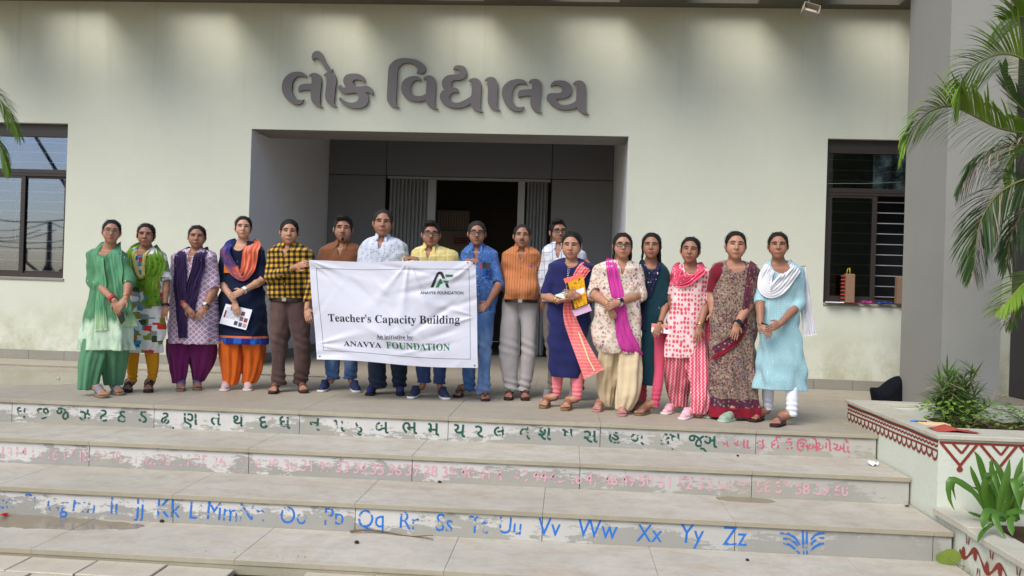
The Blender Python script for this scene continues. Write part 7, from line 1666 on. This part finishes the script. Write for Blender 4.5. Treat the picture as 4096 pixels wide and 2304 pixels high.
S16 = cloth('saree_border', lambda t: p_floral(sr(96, 40, 54), [sr(50, 52, 90), sr(150, 120, 104), sr(70, 40, 70)], 42, .40, 3.)(t)); S16r = solid('maroon_hem', sr(130, 22, 42)); S16p = None if True else cloth('saree_pallu', lambda t: p_floral(sr(178, 158, 138), [sr(88, 30, 44), sr(56, 54, 84), sr(120, 96, 80), sr(96, 40, 52), sr(186, 168, 148)], 34, .42)(t))
DR(16, 'pallu_border', S16, [(400, 262, .035), (372, 300, .032), (352, 380, .030), (335, 480, .028), (322, 600, .028), (316, 700, .022)], folds=2, famp=.004, seed=19, off=.012)
DR(16, 'saree_fold', S16, [(310, 700, .030), (250, 770, .034), (180, 825, .032), (115, 860, .030)], folds=2, famp=.004, seed=20, off=.016)
DR(16, 'saree_fold', S16r, [(318, 735, .014), (258, 808, .018), (188, 862, .018), (112, 912, .020)], folds=2, famp=.003, seed=21, off=.014)
p16 = PP[16]; bl = Field(axis_pts(-.45, .45, .008), axis_pts(-.2, .2, .008), axis_pts(.9, 1.5, .008))
for a_, (r0, r1) in zip(p16['arms'], ((.074, .066), (.083, .077))):
    U_ = a_['E'] - a_['S']; bl.limb(a_['S'], a_['S'] + U_ * .74, r0, r1, .02)
for a_ in p16['arms']: U_ = a_['E'] - a_['S']; U_ = U_ / np.linalg.norm(U_); bl.plane_cut(U_, a_['S'] + U_ * np.linalg.norm(a_['E'] - a_['S']) * .80, (a_['E'] - .12), (a_['E'] + .12))
w_ = p16['W'](170, 330); bl.ell((w_[0], -.03, w_[2]), (.085, .085, .09), .02)
bl.cut((p16['nb'][0], .0, p16['zn'] + .05), (.075, .10, .08)); link('blouse', bl.mesh('blouse'), p16['o'], None, solid('maroon_blouse', sr(112, 24, 40), .06))
# ID lanyard-like white ties on the saree and shirt pockets
for pts in ([(165, 300), (178, 280), (208, 232)], [(345, 300), (262, 312), (238, 318)]):
    pass
def small_box(i, name, x0, y0, x1, y1, mt, dep=.012, off=.006):
    p = PP[i]; a, b = p['W'](x0, y0), p['W'](x1, y1); y = p['fy']((a[0] + b[0]) / 2, (a[2] + b[2]) / 2) - off
    return MB().box(a[0], b[0], y - dep, y + .01, b[2], a[2], bev=.002).build(name, mt, p['o'])
small_box(9, 'pocket', 540, 440, 608, 520, PP[9]['o'].children[0].data.materials[0] if False else cloth('blue_pocket', p_floral(sr(48, 90, 168), [sr(120, 164, 214), sr(34, 66, 132), sr(90, 150, 214)], 26, .36)), .004, .0)
def held(name, label, cat, i, corners, thick, mt, dy, tilt=0, extra=None):
    """a flat held thing: corners = four measured points, in order, at depth dy in front of the holder"""
    p = PP[i]; P = [np.array(p['W'](c_[0], c_[1], c_[2] if len(c_) > 2 else dy)) + p['root'] for c_ in corners]; c0 = sum(P) / 4; e = empty(name, tuple(c0)); tag(e, label, cat)
    L = [Vector(q - c0) for q in P]; n = (L[1] - L[0]).cross(L[3] - L[0]).normalized(); n = n if n.y < 0 else -n
    m_ = MB(); vs = [q + n * thick / 2 for q in L] + [q - n * thick / 2 for q in L]; m_.add(vs, [(0, 1, 2, 3), (7, 6, 5, 4)] + [(k, k + 4, (k + 1) % 4 + 4, (k + 1) % 4) for k in range(4)]); m_.build('body', mt, e)
    if extra: extra(e, L, n, thick)
    return e
def quad_at(L, n, t, u0, u1, v0, v1, mt, e, name, lift=.0012):
    f = lambda u, v: L[0] * (1 - u) * (1 - v) + L[1] * u * (1 - v) + L[2] * u * v + L[3] * (1 - u) * v + n * (t / 2 + lift)
    MB().quad(f(u0, v0), f(u1, v0), f(u1, v1), f(u0, v1)).build(name, mt, e)
held('phone', 'black phone held by the woman in green at the left end', 'phone', 1, [(302, 755), (348, 735), (362, 800), (335, 830)], .010, PHONE, -.19)
held('phone', 'dark phone between the hands of the woman with the violet scarf', 'phone', 3, [(245, 755), (285, 750), (290, 800), (255, 810)], .010, PHONE, -.20)
held('phone', 'black phone held by the woman in pale blue', 'phone', 17, [(455, 668), (512, 690), (515, 712), (458, 700)], .010, PHONE, -.19)
def broch(e, L, n, t):
    gm = plain('print_grey', sr(150, 152, 172), .7); 
    for v in np.linspace(.14, .62, 9): quad_at(L, n, t, .08, .50 + .04 * math.sin(v * 40), v, v + .022, gm, e, 'text_line')
    quad_at(L, n, t, .06, .12, .30, .66, plain('print_maroon', sr(140, 60, 80), .7), e, 'text_line')
    for (u, v, c_) in ((.66, .18, (120, 50, 60)), (.66, .44, (130, 110, 110)), (.82, .46, (140, 60, 60)), (.50, .70, (70, 70, 74)), (.67, .72, (90, 80, 110)), (.83, .72, (170, 150, 160))):
        quad_at(L, n, t, u, u + .13, v, v + .2, plain('photo_%d' % int(u * 100 + v * 10), sr(*c_), .6, var=.4, scale=60), e, 'photo_print')
    m_ = MB()
    for q in range(22):
        pq = L[3] * (1 - q / 21) + L[2] * (q / 21); m_.ball(pq, .0035, 6, 4)
    m_.build('spiral_binding', BLKB, e)
held('brochure', 'white spiral bound brochure with small photos held by the tall woman in navy', 'brochure', 4, [(490, 697), (686, 742), (640, 892), (443, 842)], .006, M_PAPER, -.175, 0, broch)
def nb12(e, L, n, t):
    quad_at(L, n, t, .0, .10, 0, 1, BLKB, e, 'spine_band'); quad_at(L, n, t, .40, .92, .38, .58, M_PAPER, e, 'name_label')
held('notebook', 'yellow ochre patterned notebook held against the chest of the woman in blue', 'notebook', 12, [(352, 470), (474, 424), (500, 612), (404, 652)], .014, cloth('ochre_print', p_floral(sr(220, 160, 30), [sr(110, 60, 20), sr(232, 180, 50), sr(150, 90, 30)], 40, .34)), -.205, 0, nb12)
held('booklet', 'pale pink booklet under the ochre notebook of the woman in blue', 'booklet', 12, [(395, 660), (512, 612), (530, 660), (412, 702)], .008, plain('pale_pink_cover', sr(206, 170, 196), .6), -.19)
fol2 = held('document_sleeve', 'clear pink plastic sleeve behind the ochre notebook', 'folder', 12, [(334, 440), (455, 405), (474, 428), (350, 478)], .004, plain('coral_plastic', sr(226, 110, 96), .4), -.185)
def ph12(e, L, n, t): quad_at(L, n, t, .08, .28, .1, .6, BLKB, e, 'camera_block'); quad_at(L, n, t, .4, .7, .3, .7, plain('leaf_print', sr(90, 140, 60), .5), e, 'leaf_print')
held('phone', 'white phone with green leaf pattern resting on the palm of the woman in blue', 'phone', 12, [(275, 556, -.20), (335, 535, -.14), (385, 540, -.20), (340, 578, -.26)], .010, plain('white_phone_case', sr(206, 214, 196), .4), -.22, 0, ph12)
def bx(e, L, n, t): quad_at(L, n, t, 0, 1, 0, .42, plain('salmon_flap', sr(226, 128, 122), .6), e, 'flap'); quad_at(L, n, t, .70, .82, .32, .56, plain('violet_dot', sr(110, 90, 170), .5), e, 'clasp')
held('wallet', 'pink and white wallet held by the woman in dark teal', 'wallet', 14, [(520, 712), (662, 728), (658, 790), (516, 775)], .018, plain('ivory_wallet', sr(228, 220, 220), .5), -.15, 0, bx)
held('envelope', 'mustard yellow folder hanging behind the woman in pink', 'folder', 15, [(606, 820), (640, 820), (636, 1030), (618, 1030)], .012, plain('mustard_card', sr(206, 160, 40), .7), .06)
held('phone', 'phone in the chest pocket of the man in the blue floral shirt', 'phone', 9, [(552, 402), (604, 410), (600, 455), (548, 448)], .009, PHONE, -.15)
held('pen', 'red pen in the chest pocket of the man in the blue floral shirt', 'pen', 9, [(530, 410), (538, 410), (538, 448), (530, 448)], .008, plain('red_pen', sr(200, 40, 50), .4), -.15)
held('pen', 'blue pen clipped in the pocket of the man in the orange striped shirt', 'pen', 10, [(888, 425), (899, 425), (901, 440), (888, 440)], .008, plain('blue_pen', sr(30, 60, 170), .4), -.17)
flw = MB(); hc_ = PP[1]['hcen']
for q in range(7): flw.ball((hc_[0] - .083 + .012 * math.cos(q), hc_[1] + .06 + .01 * math.sin(q * 2), hc_[2] + .045 + .016 * math.sin(q)), .010, 7, 5)
flw.build('hair_clip', plain('amber_flowers', sr(200, 130, 70), .5), PP[1]['o'])

# ================================================================ the banner
BY = -2.62
bpx = [(776, 654), (1197, 657), (1202, 927), (797, 904)]
YL, YRt = -2.74, -2.58
Cn = [on_y(*dx(*bpx[0]), YL), on_y(*dx(*bpx[1]), YRt), on_y(*dx(*bpx[2]), YRt - .02), on_y(*dx(*bpx[3]), YL - .01)]
BC = sum(Cn) / 4
BW = np.linalg.norm(Cn[1] - Cn[0]); BH = np.linalg.norm(Cn[3] - Cn[0])
wr = np.random.RandomState(4)
cre = [(wr.uniform(0, 1), wr.uniform(0, 1), wr.uniform(-.9, .9), wr.uniform(.015, .035), wr.uniform(.10, .28), wr.uniform(-1, 1) * .015) for _ in range(34)]
def bsurf(u, v):
    """u 0..1 left to right, v 0..1 top to bottom"""
    u, v = np.asarray(u, float), np.asarray(v, float)
    P = [Cn[0][i] * (1 - u) * (1 - v) + Cn[1][i] * u * (1 - v) + Cn[2][i] * u * v + Cn[3][i] * (1 - u) * v for i in range(3)]
    y = -.025 * np.sin(np.pi * u) * (.4 + .6 * v) + .012 * np.sin(6.5 * u + 3 * v) * (1 - .3 * v) + .010 * np.sin(9 * v - 4 * u + 1)
    # tension folds running from the grips
    for (gu, gv, a0, amp) in ((0, 0, .35, .012), (0, .85, -.25, .012), (.60, 0, 1.75, .012), (.60, 0, 1.2, .010), (1, .0, 2.5, .009), (1, .52, 2.9, .012), (1, .52, 3.4, .012), (0, .85, .15, .009), (.60, 0, 2.3, .008), (0, 0, .7, .008)):
        du, dv = (u - gu) * BW, (v - gv) * BH; r_ = np.hypot(du, dv); an = np.arctan2(dv, du); dd = (an - a0 + np.pi) % (2 * np.pi) - np.pi
        y = y - 1.5 * amp * np.exp(-(dd / .10) ** 2) * np.exp(-r_ / .55) * np.minimum(r_ / .12, 1)
    for (cu, cv, th, w, L, a) in cre:
        du, dv = (u - cu) * BW, (v - cv) * BH; p = du * math.cos(th) + dv * math.sin(th); q_ = -du * math.sin(th) + dv * math.cos(th)
        y = y + a * np.exp(-(q_ / w) ** 2 - (p / L) ** 2)
    z = P[2] - .022 * np.sin(np.pi * u) * 0 + .010 * np.sin(np.pi * 2.2 * u) * (v > .0) * v - .012 * np.exp(-((u - .33) / .2) ** 2) * (1 - v) * 1.2
    x = P[0] + .012 * np.sin(5 * v + .5) * (u > .0) * (1 - 2 * np.abs(u - .5)) * 0 - .014 * np.sin(np.pi * v) * (u > .9) * 0
    return np.stack([x - BC[0], P[1] + y - BC[1], z - BC[2]], -1)
ban = empty('banner', tuple(BC)); tag(ban, 'white printed banner held up in front of five men', 'banner')
nu, nv = 180, 110; uu, vv = np.meshgrid(np.linspace(0, 1, nu), np.linspace(0, 1, nv), indexing='ij'); V1 = bsurf(uu.ravel(), vv.ravel()); V2 = V1 + np.array([0, .0015, 0]); N_ = nu * nv; Fc = []
for i in range(nu - 1):
    for j in range(nv - 1): a = i * nv + j; Fc += [(a, a + 1, a + nv + 1, a + nv), (N_ + a, N_ + a + nv, N_ + a + nv + 1, N_ + a + 1)]
me = bpy.data.meshes.new('sheet'); me.from_pydata(np.concatenate([V1, V2]).tolist(), [], Fc); me.polygons.foreach_set('use_smooth', np.ones(len(Fc), bool)); me.update()
t = NT('banner_vinyl'); t.bump(t.math('ADD', t.noise(14, 5, t.mapping(rot=(0, .4, 0), scale=(1, 1, 2))), t.math('MULTIPLY', t.noise(500, 2), .1)), .18, .01)
link('sheet', me, ban, None, t.done(t.mix(t.noise(3, 2), sr(196, 196, 208), sr(203, 203, 214)), .5, .4))
K_ = plain('ink_black', (.012, .013, .018), .5); KG = plain('ink_green', sr(28, 108, 62), .5); KD = plain('ink_dark_green', sr(30, 74, 58), .5)
def on_banner(me, u0, v0, sx_, name, mt, lift=.0022):
    """flat text mesh (x right, y up, metres) -> laid on the banner with its origin at (u0, v0)"""
    b_ = __import__('bmesh').new(); b_.from_mesh(me)
    __import__('bmesh').ops.triangulate(b_, faces=b_.faces[:])
    for _ in range(2):
        ed = [e_ for e_ in b_.edges if e_.calc_length() > .018]
        if ed: __import__('bmesh').ops.subdivide_edges(b_, edges=ed, cuts=1)
        __import__('bmesh').ops.triangulate(b_, faces=b_.faces[:])
    b_.to_mesh(me); b_.free(); v = mverts(me); P = bsurf(u0 + v[:, 0] * sx_ / BW, v0 - v[:, 1] / BH); P[:, 1] -= lift; setverts(me, P)
    return link(name, me, ban, None, mt)
def uvof(x, y):  # measured in zoom C; inverse bilinear on the photo quad
    px = (1240 + x / 1.811, 820 + y / 1.811); q = [np.array(dx(*b)) for b in bpx]; u = v = .5
    for _ in range(12):
        p = q[0] * (1 - u) * (1 - v) + q[1] * u * (1 - v) + q[2] * u * v + q[3] * (1 - u) * v; du = (q[1] - q[0]) * (1 - v) + (q[2] - q[3]) * v; dv = (q[3] - q[0]) * (1 - u) + (q[2] - q[1]) * u
        s_ = np.linalg.solve(np.stack([du, dv], 1), np.array(px) - p); u += s_[0]; v += s_[1]
    return u, v
def line_text(s, xl, xr, ybase, cap_h, mt, name, bold=True, offset=0.):
    (u0, v0), (u1, v1) = uvof(xl, ybase[0]), uvof(xr, ybase[1]); m_ = text_mesh(math_bold(s) if bold else s, 1., 0, offset); v = mverts(m_); w = v[:, 0].max() - v[:, 0].min()
    ch = .69 if bold else .70; sy = cap_h / 1.811 * (BH / (np.linalg.norm(np.array(dx(*bpx[3])) - np.array(dx(*bpx[0]))))) / ch; wid = (u1 - u0) * BW
    v[:, 0] = (v[:, 0] - v[:, 0].min()) * wid / w; v[:, 1] = v[:, 1] * sy - (v1 - v0) * BH * v[:, 0] / wid; setverts(m_, v); return on_banner(m_, u0, v0, 1., name, mt)
line_text("Teacher's Capacity Building", 134, 1084, (845, 857), 55, K_, 'title_lettering')
line_text("An initiative by:", 487, 752, (965, 966), 28, K_, 'subtitle_lettering')
line_text("ANAVYA", 246, 520, (1027, 1034), 38, K_, 'name_lettering'); line_text("FOUNDATION", 556, 1014, (1035, 1050), 46, KG, 'name_lettering')
line_text("ANAVYA FOUNDATION", 800, 1110, (643, 648), 20, KD, 'logo_lettering', False, .02)
def strip_on(pts, w, mt, name):
    m_ = MB(); P = []; n = 60
    for a, b in zip(pts[:-1], pts[1:]):
        A, B_ = np.array(uvof(*a)), np.array(uvof(*b)); dvec = (B_ - A) * np.array([BW, BH]); dvec /= np.linalg.norm(dvec); s_ = np.array([-dvec[1] / BW, dvec[0] / BH]) * w; vs = []
        for k in range(n + 1):
            c_ = A + (B_ - A) * k / n
            for sg in (-1, 1): q_ = bsurf(*(c_ + s_ * sg)); q_[1] -= .002; vs.append(q_)
        m_.add(vs, [(2 * k, 2 * k + 1, 2 * k + 3, 2 * k + 2) for k in range(n)])
    return m_.build(name, mt, ban)
strip_on([(40, 457), (1152, 465), (1162, 1118), (98, 1057), (40, 457)], .0014, KD, 'border_line')
strip_on([(487, 971), (752, 973)], .0012, K_, 'underline')
def poly_on(pts, mt, name):
    me = bpy.data.meshes.new(name); U_ = [uvof(*p) for p in pts]; me.from_pydata([((u) * BW, -v * BH, 0) for u, v in U_], [], [tuple(range(len(pts)))]); return on_banner(me, 0, 0, 1., name, mt, .0024)
KB2 = plain('logo_black', (.02, .024, .026), .4)
poly_on([(872, 596), (918, 497), (930, 484), (952, 482), (965, 492), (982, 532), (962, 532), (944, 500), (934, 503), (894, 596)], KB2, 'logo_mark')
poly_on([(908, 596), (940, 540), (947, 532), (966, 566), (948, 572), (930, 596)], KG, 'logo_mark'); poly_on([(980, 503), (1042, 505), (1032, 522), (986, 521)], KG, 'logo_mark'); poly_on([(964, 546), (1008, 548), (998, 564), (972, 563)], KG, 'logo_mark'); poly_on([(978, 566), (998, 567), (1010, 598), (990, 598)], KB2, 'logo_mark')
for (x, y) in ((70, 1098), (1193, 1166), (1187, 425)):
    q_ = bsurf(*uvof(x, y)); m_ = MB(); m_.ball((q_[0], q_[1] - .002, q_[2]), (.0075, .003, .0075), 12, 4); m_.build('eyelet', BLKB, ban)
